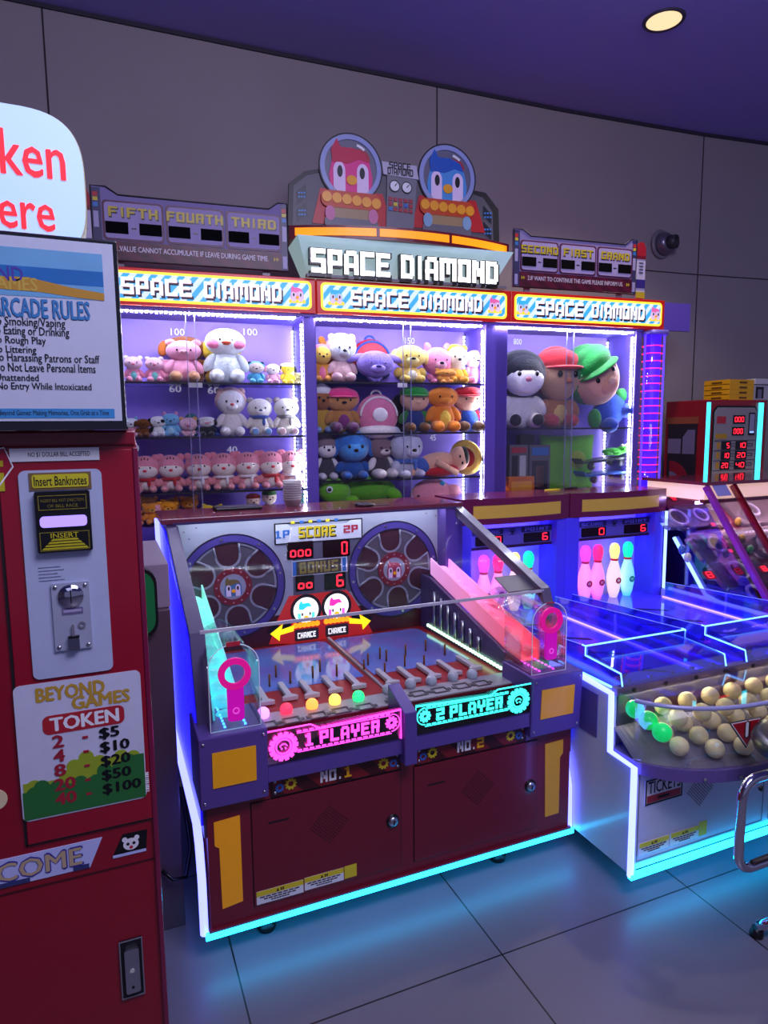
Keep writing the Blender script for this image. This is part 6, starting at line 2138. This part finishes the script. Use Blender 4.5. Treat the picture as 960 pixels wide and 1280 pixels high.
# crates and the white box on top
CX0, CX1, CY0, CY1 = at(912, 490, Y=3.215).x, at(942, 490, Y=3.215).x, 3.215, 3.42
for k in range(4):
    z0 = 1.7735 + k * .0335
    z1 = z0 + .033
    c = thing('plastic_crate', 'shallow yellow slotted crate on the red cabinet, %s of its stack' % ('lowest', 'second from the bottom', 'third from the bottom', 'topmost')[k], 'crate', ((CX0 + CX1) / 2, 3.3, z0), 'yellow crates on the red cabinet')
    cm_ = mat('crate_yellow', (228, 168, 16), .4)
    for a, b in (((CX0, CY0, z0), (CX1, CY0 + .005, z1)), ((CX0, CY1 - .005, z0), (CX1, CY1, z1)), ((CX0, CY0 + .005, z0), (CX0 + .005, CY1 - .005, z1)), ((CX1 - .005, CY0 + .005, z0), (CX1, CY1 - .005, z1)), ((CX0, CY0 + .005, z0), (CX1, CY1 - .005, z0 + .004))):
        part(MB().box(a, b), 'wall', cm_, c)
    xm = (CX0 + CX1) / 2 + .01
    part(MB().rrect(fy(CY0 - .0002), xm - .034, z0 + .008, xm + .038, z0 + .021, .006, 0, .0006), 'slot', mat('crate_slot', (110, 70, 10), .5), c)
    part(MB().rrect(Pl((CX0 - .0002, 0, 0), (0, -1, 0), (0, 0, 1)), -CY1 + .06, z0 + .008, -CY0 - .06, z0 + .021, .006, 0, .0006), 'slot', mat('crate_slot', (110, 70, 10), .5), c)
t = thing('paper_tray', 'white box with dark window standing on the red cabinet', 'box', (CX1 + .12, 3.3, 1.773))
BX_ = CX1 - 3.90
part(MB().box((3.91 + BX_, 3.22, 1.773), (4.13 + BX_, 3.40, 1.875)), 'body', mat('box_white', (190, 186, 196), .4), t, .004)
part(MB().box((3.905 + BX_, 3.21, 1.878), (4.15 + BX_, 3.42, 1.915)), 'lid', mat('box_lid', (205, 200, 214), .4), t, .004)
part(MB().rect(fy(3.2195), 3.925 + BX_, 1.785, 4.0 + BX_, 1.862, 0, .001), 'window', BLACK, t)
part(MB().rect(fy(3.2185), 3.945 + BX_, 1.785, 3.982 + BX_, 1.845, 0, .001), 'window_sheet', mat('tile_lilac', (120, 110, 140), .4), t)

# ------------------------------------------------------------------ red token machine at the left
KY = 1.2
k5 = thing('token_machine', 'tall red token vending machine with a white price list and banknote slot', 'vending machine', (-.2, 1.45, 0))
kr = mat('token_machine_red', (140, 8, 34), .28, coat=.5)
part(MB().box((-.50, KY, .02), (.054, 1.75, 1.59)), 'body', kr, k5, .006)
part(MB().box((-.503, KY - .004, 1.578), (.052, 1.755, 1.604)), 'top_cap', mat('token_cap_red', (130, 10, 34), .3, coat=.5), k5, .004)
part(MB().box((.046, KY - .006, .05), (.055, KY + .002, 1.575)), 'corner_trim', mat('corner_trim_red', (120, 20, 60), .2, coat=.6), k5, .002)
KP = fy(KY)


def kq(*q):
    return rq(KY, *q)


a0 = at(25, 1058, Y=KY)
a1 = at(190, 1020, Y=KY)
door = part(MB().rect(KP, -.152, (a0.z + a1.z) / 2, .046, 1.572, 0, .0045), 'door', mat('token_door_red', (150, 12, 38), .25, coat=.5), k5, .001)
mb = MB()
mb.rect(KP, -.155, (a0.z + a1.z) / 2 - .003, .046, (a0.z + a1.z) / 2, 0, .003)
mb.rect(KP, -.156, (a0.z + a1.z) / 2 - .003, -.152, 1.572, 0, .003)
part(mb, 'door_gap', DARK, k5)
z_ = at(100, 1095, Y=KY).z
part(MB().rect(KP, -.49, z_ - .0015, .046, z_ + .0015, 0, .0012), 'panel_seam', mat('seam_red_dark', (70, 6, 20), .5), k5)
KD = fy(KY - .0047)
x0, z0, x1, z1 = kq((20, 588), (124, 586), (144, 835), (45, 848))
sp5 = part(MB().rrect(KD, x0, z0, x1, z1, .010, 0, .003), 'acceptor_panel', mat('acceptor_silver', (186, 194, 222), .35, metal=.1), door)
KE = fy(KY - .0078)
x0, z0, x1, z1 = kq((36, 592), (113, 588), (115, 609), (38, 614))
o = part(MB().rect(KE, x0, z0, x1, z1, 0, .0015), 'banknote_label', mat('label_bronze', (120, 96, 60), .35), door)
part(MB().rrect(KE, x0 + .004, z0 + .004, x1 - .004, z1 - .003, .004, .0015, .0025), 'label_face', mat('label_lime', (205, 195, 40), .4), o)
part(MB().text(KE, 'Insert Banknotes', x0 + .007, z0 + .007, x1 - .007, z1 - .006, .0027, .02, False), 'label_lettering', BLACK, o)
x0, z0, x1, z1 = kq((42, 615), (111, 611), (117, 684), (50, 691))
ba = part(MB().rrect(KE, x0, z0, x1, z1, .003, 0, .010), 'bill_acceptor', BLACK, door)
KB = fy(KY - .0180)
h, w_ = z1 - z0, x1 - x0
part(MB().frame(KB, x0 + .005, z1 - h * .30, x1 - .005, z1 - h * .06, .0012, 0, .0005), 'acceptor_outline', mat('outline_ochre', (130, 120, 40), .4), ba)
mb = MB()
mb.text(KB, 'INSERT BILL NOT DIRECTION', x0 + .009, z1 - h * .17, x1 - .009, z1 - h * .12, .0006, .0, False)
mb.text(KB, 'OF BILL FACE', x0 + .018, z1 - h * .26, x1 - .018, z1 - h * .21, .0006, .0, False)
part(mb, 'acceptor_lettering', mat('outline_ochre', (130, 120, 40), .4), ba)
part(MB().rrect(KB, x0 + .006, z0 + h * .42, x1 - .006, z0 + h * .60, .006, -.002, .003), 'bill_slot', glow((165, 140, 255), 1.1), ba)
part(MB().frame(KB, x0 + .004, z0 + h * .03, x1 - .004, z0 + h * .34, .0012, 0, .0005), 'acceptor_outline', mat('outline_ochre', (130, 120, 40), .4), ba)
part(MB().text(KB, 'INSERT', x0 + .020, z0 + h * .24, x1 - .020, z0 + h * .32, .0006, .02, False), 'insert_lettering', mat('insert_yellow', (190, 180, 30), .4), ba)
mb = MB()
for j in range(4):
    zz = z0 + h * (.05 + .048 * j)
    e = .006 + .0045 * j
    mb.poly(KB, [(x0 + e, zz), (x1 - e, zz), (x1 - e - .003, zz + h * .032), (x0 + e + .003, zz + h * .032)], 0, .0006)
part(mb, 'insert_stripes', mat('insert_yellow', (190, 180, 30), .4), ba)
x0, z0, x1, z1 = kq((63, 729), (110, 724), (117, 806), (71, 812))
cp_ = part(MB().rrect(KE, x0, z0, x1, z1, .002, 0, .004), 'coin_plate', mat('coin_plate_bright', (185, 190, 212), .3, metal=.35), door)
KC = fy(KY - .0118)
w_, h = x1 - x0, z1 - z0
screws(cp_, KC, [(x0 + .006, z0 + .006), (x1 - .006, z0 + .006), (x0 + .006, z1 - .006), (x1 - .006, z1 - .006)], .0035)
part(MB().lathe(KC.p(x0 + w_ * .5, z0 + h * .80), [(.020, 0), (.019, .003), (.001, .0045)], 28, KC.n), 'coin_disc', CHROME, cp_)
part(MB().rect(KC, x0 + w_ * .49, z0 + h * .70, x0 + w_ * .52, z0 + h * .90, .003, .0052), 'coin_slot', BLACK, cp_)
o = part(MB().rect(KC, x0 + w_ * .24, z0 + h * .53, x0 + w_ * .80, z0 + h * .63, 0, .0008), 'coin_label', mat('coin_label', (110, 100, 140), .4), cp_)
part(MB().rect(KC, x0 + w_ * .28, z0 + h * .565, x0 + w_ * .76, z0 + h * .60, .0008, .0012), 'label_print', mat('board_lilac_pale', (172, 160, 196), .45), o)
part(MB().rrect(KC, x0 + w_ * .36, z0 + h * .0, x0 + w_ * .66, z0 + h * .18, .003, 0, .006), 'reject_flap', CHROME, cp_)
part(MB().rect(KC, x0 + w_ * .36, z0 + h * .18, x0 + w_ * .66, z0 + h * .21, 0, .006), 'flap_gap', BLACK, cp_)
part(MB().rrect(KC, x0 + w_ * .47, z0 + h * .20, x0 + w_ * .54, z0 + h * .38, .002, 0, .004), 'reject_lever', GREY, cp_)
part(MB().ring(KC, x0 + w_ * .75, z0 + h * .36, .003, .006, 0, .002, 16), 'keyhole_ring', GREY, cp_)
mb = MB()
x0, z0, x1, z1 = kq((48, 706), (80, 704), (81, 724), (49, 727))
for j in range(5):
    zz = z0 + (z1 - z0) * (j + .2) / 5
    mb.rect(KE, x0, zz, x0 + (x1 - x0) * (1 - .13 * (j % 3)), zz + .0012, 0, .0004)
part(mb, 'fine_print', mat('fine_print', (104, 110, 140), .5), door)
# price list
x0, z0, x1, z1 = kq((14, 860), (172, 834), (186, 992), (32, 1028))
pr = part(MB().rrect(KD, x0, z0, x1, z1, .010, 0, .001), 'price_list', mat('price_white', (206, 206, 226), .35, coat=.3), door)
W_, H_ = x1 - x0, z1 - z0
KT = fy(KY - .0058)


def pz(u, v):
    return x0 + u * W_, z0 + v * H_


for lab, c_, pts_ in (('hedge', (150, 170, 40), [(.02, .30), (.10, .27), (.16, .25), (.36, .30), (.42, .37), (.52, .42), (.62, .37), (.74, .34), (.80, .38), (.90, .36), (.95, .33)]), ('hedge', (40, 110, 50), [(.0, .22), (.10, .22), (.16, .26), (.28, .24), (.36, .20), (.46, .24), (.56, .22), (.66, .30), (.78, .29), (.86, .34), (1.0, .37)])):
    t0 = 0 if c_[0] > 100 else .0004
    mb = MB()
    n_ = 0
    for (ua_, va_), (ub_, vb_) in zip(pts_, pts_[1:]):
        a, b = pz(max(ua_, .012), .012)
        if c_[0] > 100:
            b = pz(0, .18)[1]
        mb.rect(KT, a, b, pz(min(ub_, .992), 0)[0], pz(0, (va_ + vb_) / 2)[1], t0, t0 + .0004)
    for u, v in pts_[1:-1]:
        n_ += 1
        mb.disc(KT, *pz(u, v - .02), W_ * .062, t0, t0 + .0004 + n_ * 1e-5, 18)
    part(mb, lab, mat('hedge_%d' % c_[0], c_, .4), pr)
part(MB().text(KT, 'BEYOND', *pz(.17, .865), *pz(.70, .965), .0006, .06, False), 'title_lettering', mat('title_gold', (190, 150, 50), .4), pr)
part(MB().text(KT, 'GAMES', *pz(.44, .775), *pz(.90, .868), .0006, .06, False), 'title_lettering', mat('title_gold', (190, 150, 50), .4), pr)
o = part(MB().rrect(KT, *pz(.20, .615), *pz(.85, .755), .010, 0, .0005), 'token_pill', mat('pill_red', (176, 34, 48), .4), pr)
part(MB().text(KT, 'TOKEN', *pz(.26, .637), *pz(.80, .735), .0007, .05, False), 'pill_lettering', OFFW, o)
for j, (a, b) in enumerate((('2', '$5'), ('4', '$10'), ('8', '$20'), ('20', '$50'), ('40', '$100'))):
    v = .515 - .108 * j
    part(MB().text(KT, a, *pz(.27 if len(a) == 1 else .26, v), *pz(.35 if len(a) == 1 else .42, v + .088), .0012, .05, False), 'price_tokens', mat('price_red', (160, 30, 50), .4), pr)
    part(MB().rect(KT, *pz(.50, v + .03), *pz(.545, v + .048), 0, .0012), 'price_dash', mat('price_red', (160, 30, 50), .4), pr)
    part(MB().text(KT, b, *pz(.64, v), *pz(.64 + .078 * len(b), v + .088), .0012, .05, False), 'price_dollars', BLACK, pr)
# paper strip, logo, lower stickers, latch
x0, z0, x1, z1 = kq((12, 563), (123, 557), (125, 573), (13, 579))
o = part(MB().rect(KD, x0, z0, x1, z1, .001, .0018), 'paper_strip', OFFW, door)
part(MB().text(fy(KY - .0066), 'NO $1 DOLLAR BILL ACCEPTED', x0 + .026, z0 + .006, x1 - .014, z1 - .006, .0002, .01, False), 'strip_lettering', BLACK, o)
c = at(-14, 600, Y=KY)
o = part(MB().poly(KD, [(c.x - .05, c.z + .035), (c.x + .025, c.z + .05), (c.x + .035, c.z + .02), (c.x + .0, c.z - .03), (c.x - .05, c.z - .045)], 0, .0008), 'logo', mat('logo_red', (160, 24, 50), .35), door)
part(MB().block(KD, 'ES', c.x - .024, c.z - .018, c.x + .022, c.z + .03, .0008, .0014), 'logo_lettering', mat('insert_yellow', (190, 180, 30), .4), o)
mb = MB()
mb.tube([KD.p(c.x + a, c.z + b, .001) for a, b in ((-.05, .035), (.025, .05), (.035, .02), (0, -.03), (-.05, -.045))], .0014, 5, True)
part(mb, 'logo_outline', OFFW, o)
c = at(-6, 1000, Y=KY)
part(MB().disc(KP, c.x, c.z, .018, 0, .001, 24), 'round_sticker', mat('sticker_cream', (225, 205, 160), .4), k5)
q = [at(*p_, Y=KY) for p_ in ((-95, 1092), (128, 1050), (113, 1086), (-95, 1130))]
zt = (q[0].z + q[1].z) / 2
zb = (q[2].z + q[3].z) / 2
o = part(MB().poly(KP, [(q[0].x, zb), (q[2].x, zb), (q[1].x, zt), (q[0].x, zt)], 0, .0015), 'welcome_sticker', mat('welcome_pale', (190, 195, 240), .35), k5)
KW = fy(KY - .0017)
part(MB().rect(KW, q[0].x, zb, at(38, 1100, Y=KY).x, zb + .008, 0, .0005), 'sticker_block', mat('welcome_navy', (50, 56, 110), .4), o)
part(MB().rect(KW, at(92, 1090, Y=KY).x, zb, at(112, 1086, Y=KY).x, zb + .008, 0, .0005), 'sticker_block', mat('welcome_navy', (50, 56, 110), .4), o)
a, b = at(-92, 1090, Y=KY).x, at(102, 1070, Y=KY).x
part(MB().text(KW, 'WELCOME', a - .001, zb + .009, b + .001, zt - .006, .0006, .06, False), 'lettering_outline', mat('welcome_blue', (60, 50, 150), .4), o)
part(MB().text(KW, 'WELCOME', a, zb + .011, b, zt - .008, .0010, .025, False), 'welcome_lettering', mat('welcome_tan', (190, 165, 130), .4), o)
q = [at(*p_, Y=KY) for p_ in ((153, 1042), (184, 1036), (183, 1066), (140, 1077))]
o = part(MB().poly(KP, [(q[3].x, q[3].z + .006), (q[2].x, q[3].z + .006), (q[1].x, q[1].z), (q[0].x, q[1].z)], 0, .001), 'animal_sticker', BLACK, k5)
cx, cz = (q[3].x + q[2].x) / 2 + .004, (q[0].z + q[3].z) / 2 + .002
KS = fy(KY - .0012)
mb = MB()
mb.disc(KS, cx, cz, .013, 0, .0004, 22, .011)
for s in (-1, 1):
    mb.disc(KS, cx + s * .010, cz + .010, .0045, 0, .00041, 14)
part(mb, 'animal_face', OFFW, o)
mb = MB()
for s in (-1, 1):
    mb.disc(KS, cx + s * .005, cz + .001, .0028, .0004, .0008, 12)
each(mb, 'eye', BLACK, o)
part(MB().disc(KS, cx, cz - .006, .003, .0004, .0008, 12), 'mouth', mat('label_red', (190, 40, 60), .4), o)
part(MB().rect(KS, q[3].x + .002, q[3].z + .006, q[2].x, q[3].z + .011, 0, .0004), 'sticker_base', mat('welcome_pale', (190, 195, 240), .35), o)
x0, z0, x1, z1 = kq((148, 1176), (177, 1170), (182, 1240), (153, 1248))
o = part(MB().rrect(KP, x0, z0, x1, z1, .003, 0, .003), 'latch_plate', BLACK, k5)
KL = fy(KY - .0032)
part(MB().frame(KL, x0, z0, x1, z1, .002, 0, .001), 'latch_rim', GREY, o)
part(MB().rrect(KL, x0 + .008, z0 + .012, x1 - .007, z1 - .016, .004, 0, .006), 'latch_handle', STEEL, o)
part(MB().disc(fy(KY - .0093), (x0 + x1) / 2, (z0 + z1) / 2, .004, 0, .001, 14), 'latch_lock', mat('latch_pale', (200, 200, 190), .3), o)
part(MB().disc(fy(KY - .0093), (x0 + x1) / 2, z0 + .024, .0025, 0, .001, 12), 'latch_screw', BLACK, o)
mb = MB()
x_, zc = at(186, 975, Y=KY).x, at(186, 975, Y=KY).z
for j in range(10):
    mb.rect(KD, x_ - .006, zc - .018 + j * .0038, x_, zc - .018 + j * .0038 + (.0024 if j % 3 else .0012), 0, .0012)
part(mb, 'bar_marks', OFFW, door)

# rules sheet in its upright holder
h5 = thing('sign_holder', 'black framed arcade rules sheet standing on the red token machine', 'sign', (-.06, 1.2, 1.6045))
HX0, HX1, HZ0, HZ1 = -.185, .0405, 1.605, 1.905
part(MB().box((HX0, 1.192, HZ0), (HX1, 1.208, HZ1)), 'holder', mat('holder_black', (26, 28, 36), .2, coat=.5), h5, .003)
part(MB().box((HX0, 1.16, 1.6046), (HX1, 1.25, 1.609)), 'foot', mat('holder_black', (26, 28, 36), .2, coat=.5), h5)
HS = fy(1.1915)
sx0, sz0, sx1, sz1 = -.178, 1.619, .0335, 1.898
sh = part(MB().rect(HS, sx0, sz0, sx1, sz1, 0, .0006), 'rules_sheet', mat('sheet_white', (200, 204, 222), .4), h5)
HT = fy(1.1907)


def hx(x, y):
    return xz(x, y, 1.19)


pa, pb = hx(128, 318), hx(130, 376)
px1 = (pa[0] + pb[0]) / 2
pic = part(MB().rect(HT, sx0 + .006, pb[1], px1, pa[1], 0, .0003), 'beach_picture', mat('picture_sky', (110, 170, 210), .4, var=.12, scale=18), sh)
H_ = pa[1] - pb[1]
part(MB().rect(HT, sx0 + .006, pb[1] + H_ * .30, px1, pb[1] + H_ * .62, .0003, .0005), 'sea', mat('picture_sea', (36, 110, 180), .4, var=.15, scale=30), pic)
part(MB().poly(HT, [(sx0 + .006, pb[1] + H_ * .36), (-.09, pb[1] + H_ * .40), (-.03, pb[1] + H_ * .24), (px1, pb[1] + H_ * .16), (px1, pb[1]), (-.02, pb[1] + H_ * .03), (-.07, pb[1] + H_ * .10), (sx0 + .006, pb[1] + H_ * .14)], .0005, .0007), 'sand', mat('picture_sand', (190, 140, 50), .4), pic)
part(MB().text(HT, 'BEYOND', *hx(-60, 346), *hx(28, 334), .0009, .02, False), 'picture_lettering', mat('picture_violet', (80, 60, 160), .4), pic)
part(MB().text(HT, 'GAMES', *hx(-20, 360), *hx(46, 348), .0009, .02, False), 'picture_lettering', mat('picture_amber', (200, 170, 70), .4), pic)
ink = mat('rules_ink', (24, 22, 34), .5)
a, b = hx(-10, 394.5), hx(111, 378)
part(MB().text(HT, 'ARCADE RULES', a[0], a[1], b[0], b[1], .0004, .06, False), 'heading_shadow', mat('heading_navy', (30, 70, 130), .4), sh)
part(MB().text(HT, 'ARCADE RULES', a[0] + .0005, a[1] + .0005, b[0] + .0005, b[1] + .0005, .0007, .03, False), 'heading_lettering', mat('heading_blue', (60, 130, 190), .4), sh)
for s, xa, xb, y in (('No Smoking/Vaping', -13, 81, 403), ('No Eating or Drinking', -13, 86, 414.5), ('No Rough Play', -12, 57, 425.5), ('No Littering', -11, 45, 437), ('No Harassing Patrons or Staff', -9, 124, 448.5), ('Do Not Leave Personal Items', -7, 119, 460), ('Unattended', -5, 48, 472), ('No Entry While Intoxicated', -3, 114, 483.5)):
    low = any(c_ in s for c_ in 'gpy')
    a, b = hx(xa, y + (5.6 if low else 3.6)), hx(xb, y - 3.9)
    part(MB().text(HT, s, a[0], a[1], b[0], b[1], .0004, .022, False), 'rule_lettering', ink, sh)
a, b = hx(-60, 523), hx(143, 511)
o = part(MB().rect(HT, sx0 + .004, a[1], b[0], b[1], 0, .0004), 'blue_band', mat('band_blue', (60, 140, 200), .4), sh)
part(MB().text(HT, 'Welcome to Beyond Games: Making Memories, One Grab at a Time', *hx(-36, 521), *hx(136, 513), .0006, .01, False), 'band_lettering', ink, o)

# round backlit sign
t5 = thing('token_sign', 'rounded white backlit sign with red lettering above the rules sheet', 'sign', (-.13, 1.33, 1.605))
c = at(10, 226, Y=1.3)
rt = at(106, 215, Y=1.3)
tp = at(30, 132, Y=1.3)
rx, rz = rt.x - c.x, tp.z - c.z
TS_ = fy(1.3)
pts = []
for i in range(64):
    a = 6.28319 * i / 64
    ca_, sa_ = math.cos(a), math.sin(a)
    pts.append((c.x + rx * math.copysign(abs(ca_) ** .62, ca_), c.z + rz * math.copysign(abs(sa_) ** .62, sa_)))
part(MB().poly(TS_, pts, -.06, -.002), 'housing', mat('sign_housing', (190, 176, 130), .4), t5)
part(MB().poly(TS_, [(c.x + (a - c.x) * .985, c.z + (b - c.z) * .985) for a, b in pts], -.002, .002), 'lit_face', mat('lit_face', (200, 222, 250), .4, emit=.52, ec=(165, 205, 255), var=0), t5)
part(MB().box((c.x - .02, 1.32, 1.6045), (c.x + .02, 1.345, c.z - rz * .7)), 'post', GREY, t5)
red_l = mat('sign_red', (235, 50, 60), .4, emit=.75, ec=(240, 40, 55))


def serif_text(s, x0, z0, x1, z1):
    """bold letters with small slab serifs under the stems"""
    mb = MB()
    mb.text(fy(1.298), s, x0, z0, x1, z1, .0012, .018, False)
    return mb


a, b = at(-74, 221, Y=1.3), at(78, 160, Y=1.3)
part(serif_text('Token', a.x, c.z + rz * .08, b.x, c.z + rz * .66), 'sign_lettering', red_l, t5)
a, b = at(-38, 291, Y=1.3), at(66, 240, Y=1.3)
part(serif_text('Here', a.x, c.z - rz * .62, b.x, c.z - rz * .10), 'sign_lettering', red_l, t5)

# ------------------------------------------------------------------ brown cabinet glimpsed between the token machine and the ball game
b6 = thing('side_cabinet', 'dark brown cabinet with a green rounded panel behind the token machine', 'cabinet', (-.2, 2.4, 0))
part(MB().box((-.6, 2.10, 0), (.165, 2.72, 1.06)), 'body', mat('cabinet_brown', (86, 62, 74), .5, var=.15, scale=6), b6, .004)
part(MB().box((-.6, 2.12, 1.06), (.168, 2.6, 1.20)), 'upper_panel', mat('upper_lilac', (150, 130, 150), .45), b6, .004)
o = part(MB().rrect(fy(2.10), -.30, .985, .128, 1.20, .05, 0, .03), 'panel_rim', BLACK, b6)
part(MB().rrect(fy(2.07), -.29, .995, .120, 1.19, .045, 0, .002), 'green_panel', mat('panel_green', (24, 120, 62), .35), b6)
solo(MB().tube([(.10, 2.085, .22), (.13, 2.07, .19), (.17, 2.075, .185), (.20, 2.2, .20), (.205, 2.5, .26)], .006, 8), 'cable', BLACK, 'black cable hanging beside the dark brown cabinet', 'cable', (.13, 2.1, .18))

# ------------------------------------------------------------------ loose items on the machine tops
LZ = 1.2582
q = [at(x, y, Z=LZ) for x, y in ((266, 637), (315, 632), (311, 628), (264, 632))]
cx, cy = sum(p_.x for p_ in q) / 4, min(2.96, sum(p_.y for p_ in q) / 4)
t = thing('coin_tray', 'flat black tray lying on the maroon ball game lid', 'tray', (cx, cy, LZ))
part(MB().box((cx - .10, cy - .055, LZ), (cx + .10, cy + .055, LZ + .012)), 'tray_base', BLACK, t, .003)
part(MB().box((cx - .09, cy - .047, LZ + .012), (cx + .09, cy + .047, LZ + .0135)), 'tray_mat', mat('tray_mat', (58, 60, 84), .3), t)
c = at(363, 631, Z=LZ)
c.y = min(c.y, 2.97)
cupm = glass('cup_plastic', (235, 235, 240), .5, .2, milk=.8, milkc=(255, 250, 252))
for j in range(9):
    z = LZ + j * .0105
    solo(MB().lathe((c.x, c.y, z), [(.030 + .0003 * j, 0), (.041, .030), (.043, .0305), (.043, .034), (.0385, .034), (.028, .002)], 28), 'plastic_cup', cupm,
         'clear plastic cup, %s of the stack on the ball game lid' % ('lowest', 'second from the bottom', 'third from the bottom', 'fourth from the bottom', 'middle one', 'fourth from the top', 'third from the top', 'second from the top', 'topmost')[j], 'cup', (c.x, c.y, z), 'stacked plastic cups')
a, b = at(433, 629, Z=LZ), at(486, 631, Z=LZ)
a.y, b.y = 2.80, 2.79
sc_ = thing('scissors', 'pair of scissors with dark handles on the ball game lid', 'scissors', (a.x, a.y, LZ))
dr = (b - a).normalized()
sd = V((-dr.y, dr.x, 0))
for s in (-1, 1):
    mid = a + dr * .075 + V((0, 0, .004))
    part(MB().poly(Pl((0, 0, LZ + .003 + .002 * (s > 0)), (1, 0, 0), (0, 1, 0)), [(v.x, v.y) for v in (mid - sd * .006, mid + sd * .006, b + sd * (.004 * s) + dr * .0, b + sd * (.001 * s))], 0, .0015), 'blade', STEEL, sc_)
    hc = a + dr * .03 + sd * (.022 * s) + V((0, 0, .008))
    part(MB().tube([hc + dr * (.032 * math.cos(t_)) + sd * (.017 * math.sin(t_)) for t_ in [6.28319 * j / 20 for j in range(20)]], .0065, 8, True), 'handle', mat('scissor_handle', (44, 30, 44), .4), sc_)
part(MB().lathe(a + dr * .078 + V((0, 0, .003)), [(.005, 0), (.005, .005), (.001, .006)], 12), 'pivot', STEEL, sc_)
c = at(672, 606, Z=1.2625)
c.y = min(c.y, 3.0)
t = thing('prize_claw_tool', 'small black tool lying on the first bowling header', 'tool', (c.x, c.y, 1.2625))
part(MB().tube([(c.x - .06, c.y, 1.269), (c.x + .03, c.y + .01, 1.269)], .0065, 8), 'grip', BLACK, t)
part(MB().box((c.x + .03, c.y + .004, 1.2635), (c.x + .10, c.y + .018, 1.268)), 'shaft', STEEL, t)
c = at(645, 607, Z=1.2625)
c.y = min(c.y, 3.0)
t = thing('lanyard', 'thin yellow strap lying on the first bowling header', 'strap', (c.x, c.y, 1.2625))
part(MB().tube([(c.x + .05 * math.cos(j * .5) * (1 + .3 * math.sin(j)), c.y + .02 * math.sin(j * .5), 1.2655) for j in range(13)], .003, 6), 'strap', YEL, t)

# ------------------------------------------------------------------ chrome stool at the right edge
SX, SY = 1.93, 1.25
st = thing('bar_stool', 'chrome bar stool with a black round seat at the right edge', 'stool', (SX, SY, 0))
part(MB().lathe((SX, SY, .622), [(.10, -.012), (.15, -.010), (.172, 0), (.178, .02), (.172, .04), (.15, .048), (.001, .05)], 36), 'seat', mat('seat_black_vinyl', (18, 18, 24), .35, coat=.3), st)
part(MB().lathe((SX, SY, 0), [(.03, .05), (.03, .36), (.022, .362), (.022, .608)], 24), 'column', CHROME, st)


def rloop(x0, z0, x1, z1, r, y):
    pts = []
    for cx, cz, a0 in ((x1 - r, z1 - r, 0), (x0 + r, z1 - r, 90), (x0 + r, z0 + r, 180), (x1 - r, z0 + r, 270)):
        for i in range(7):
            a = math.radians(a0 + 15 * i)
            pts.append((cx + r * math.cos(a), y, cz + r * math.sin(a)))
    return pts


p0 = at(928, 985, Y=SY)
p1 = at(930, 1085, Y=SY)
part(MB().tube(rloop(p0.x, p1.z - .005, SX + .2, .603, .055, SY), .0135, 14, True), 'frame_loop', CHROME, st)
part(MB().tube([(p0.x + .06, SY, p1.z + .006), (SX + .17, SY, p1.z + .006)], .009, 8), 'footrest_pad', mat('footrest_rubber', (40, 24, 24), .5), st)
part(MB().lathe((p0.x + .055, SY - .012, .578), [(.008, 0), (.008, .006), (.001, .008)], 14, (0, -1, 0)), 'frame_bolt', BLACK, st)
for j in range(4):
    a = math.radians(144 + 90 * j)
    e = V((SX + .135 * math.cos(a), SY + .135 * math.sin(a), .03))
    lg = part(MB().tube([(SX, SY, .075), (SX + .08 * math.cos(a), SY + .08 * math.sin(a), .06), tuple(e)], .017, 12), 'leg', CHROME, st)
    part(MB().lathe((e.x, e.y, 0), [(.02, 0), (.02, .012), (.014, .03)], 14), 'foot_cap', BLACK, lg)
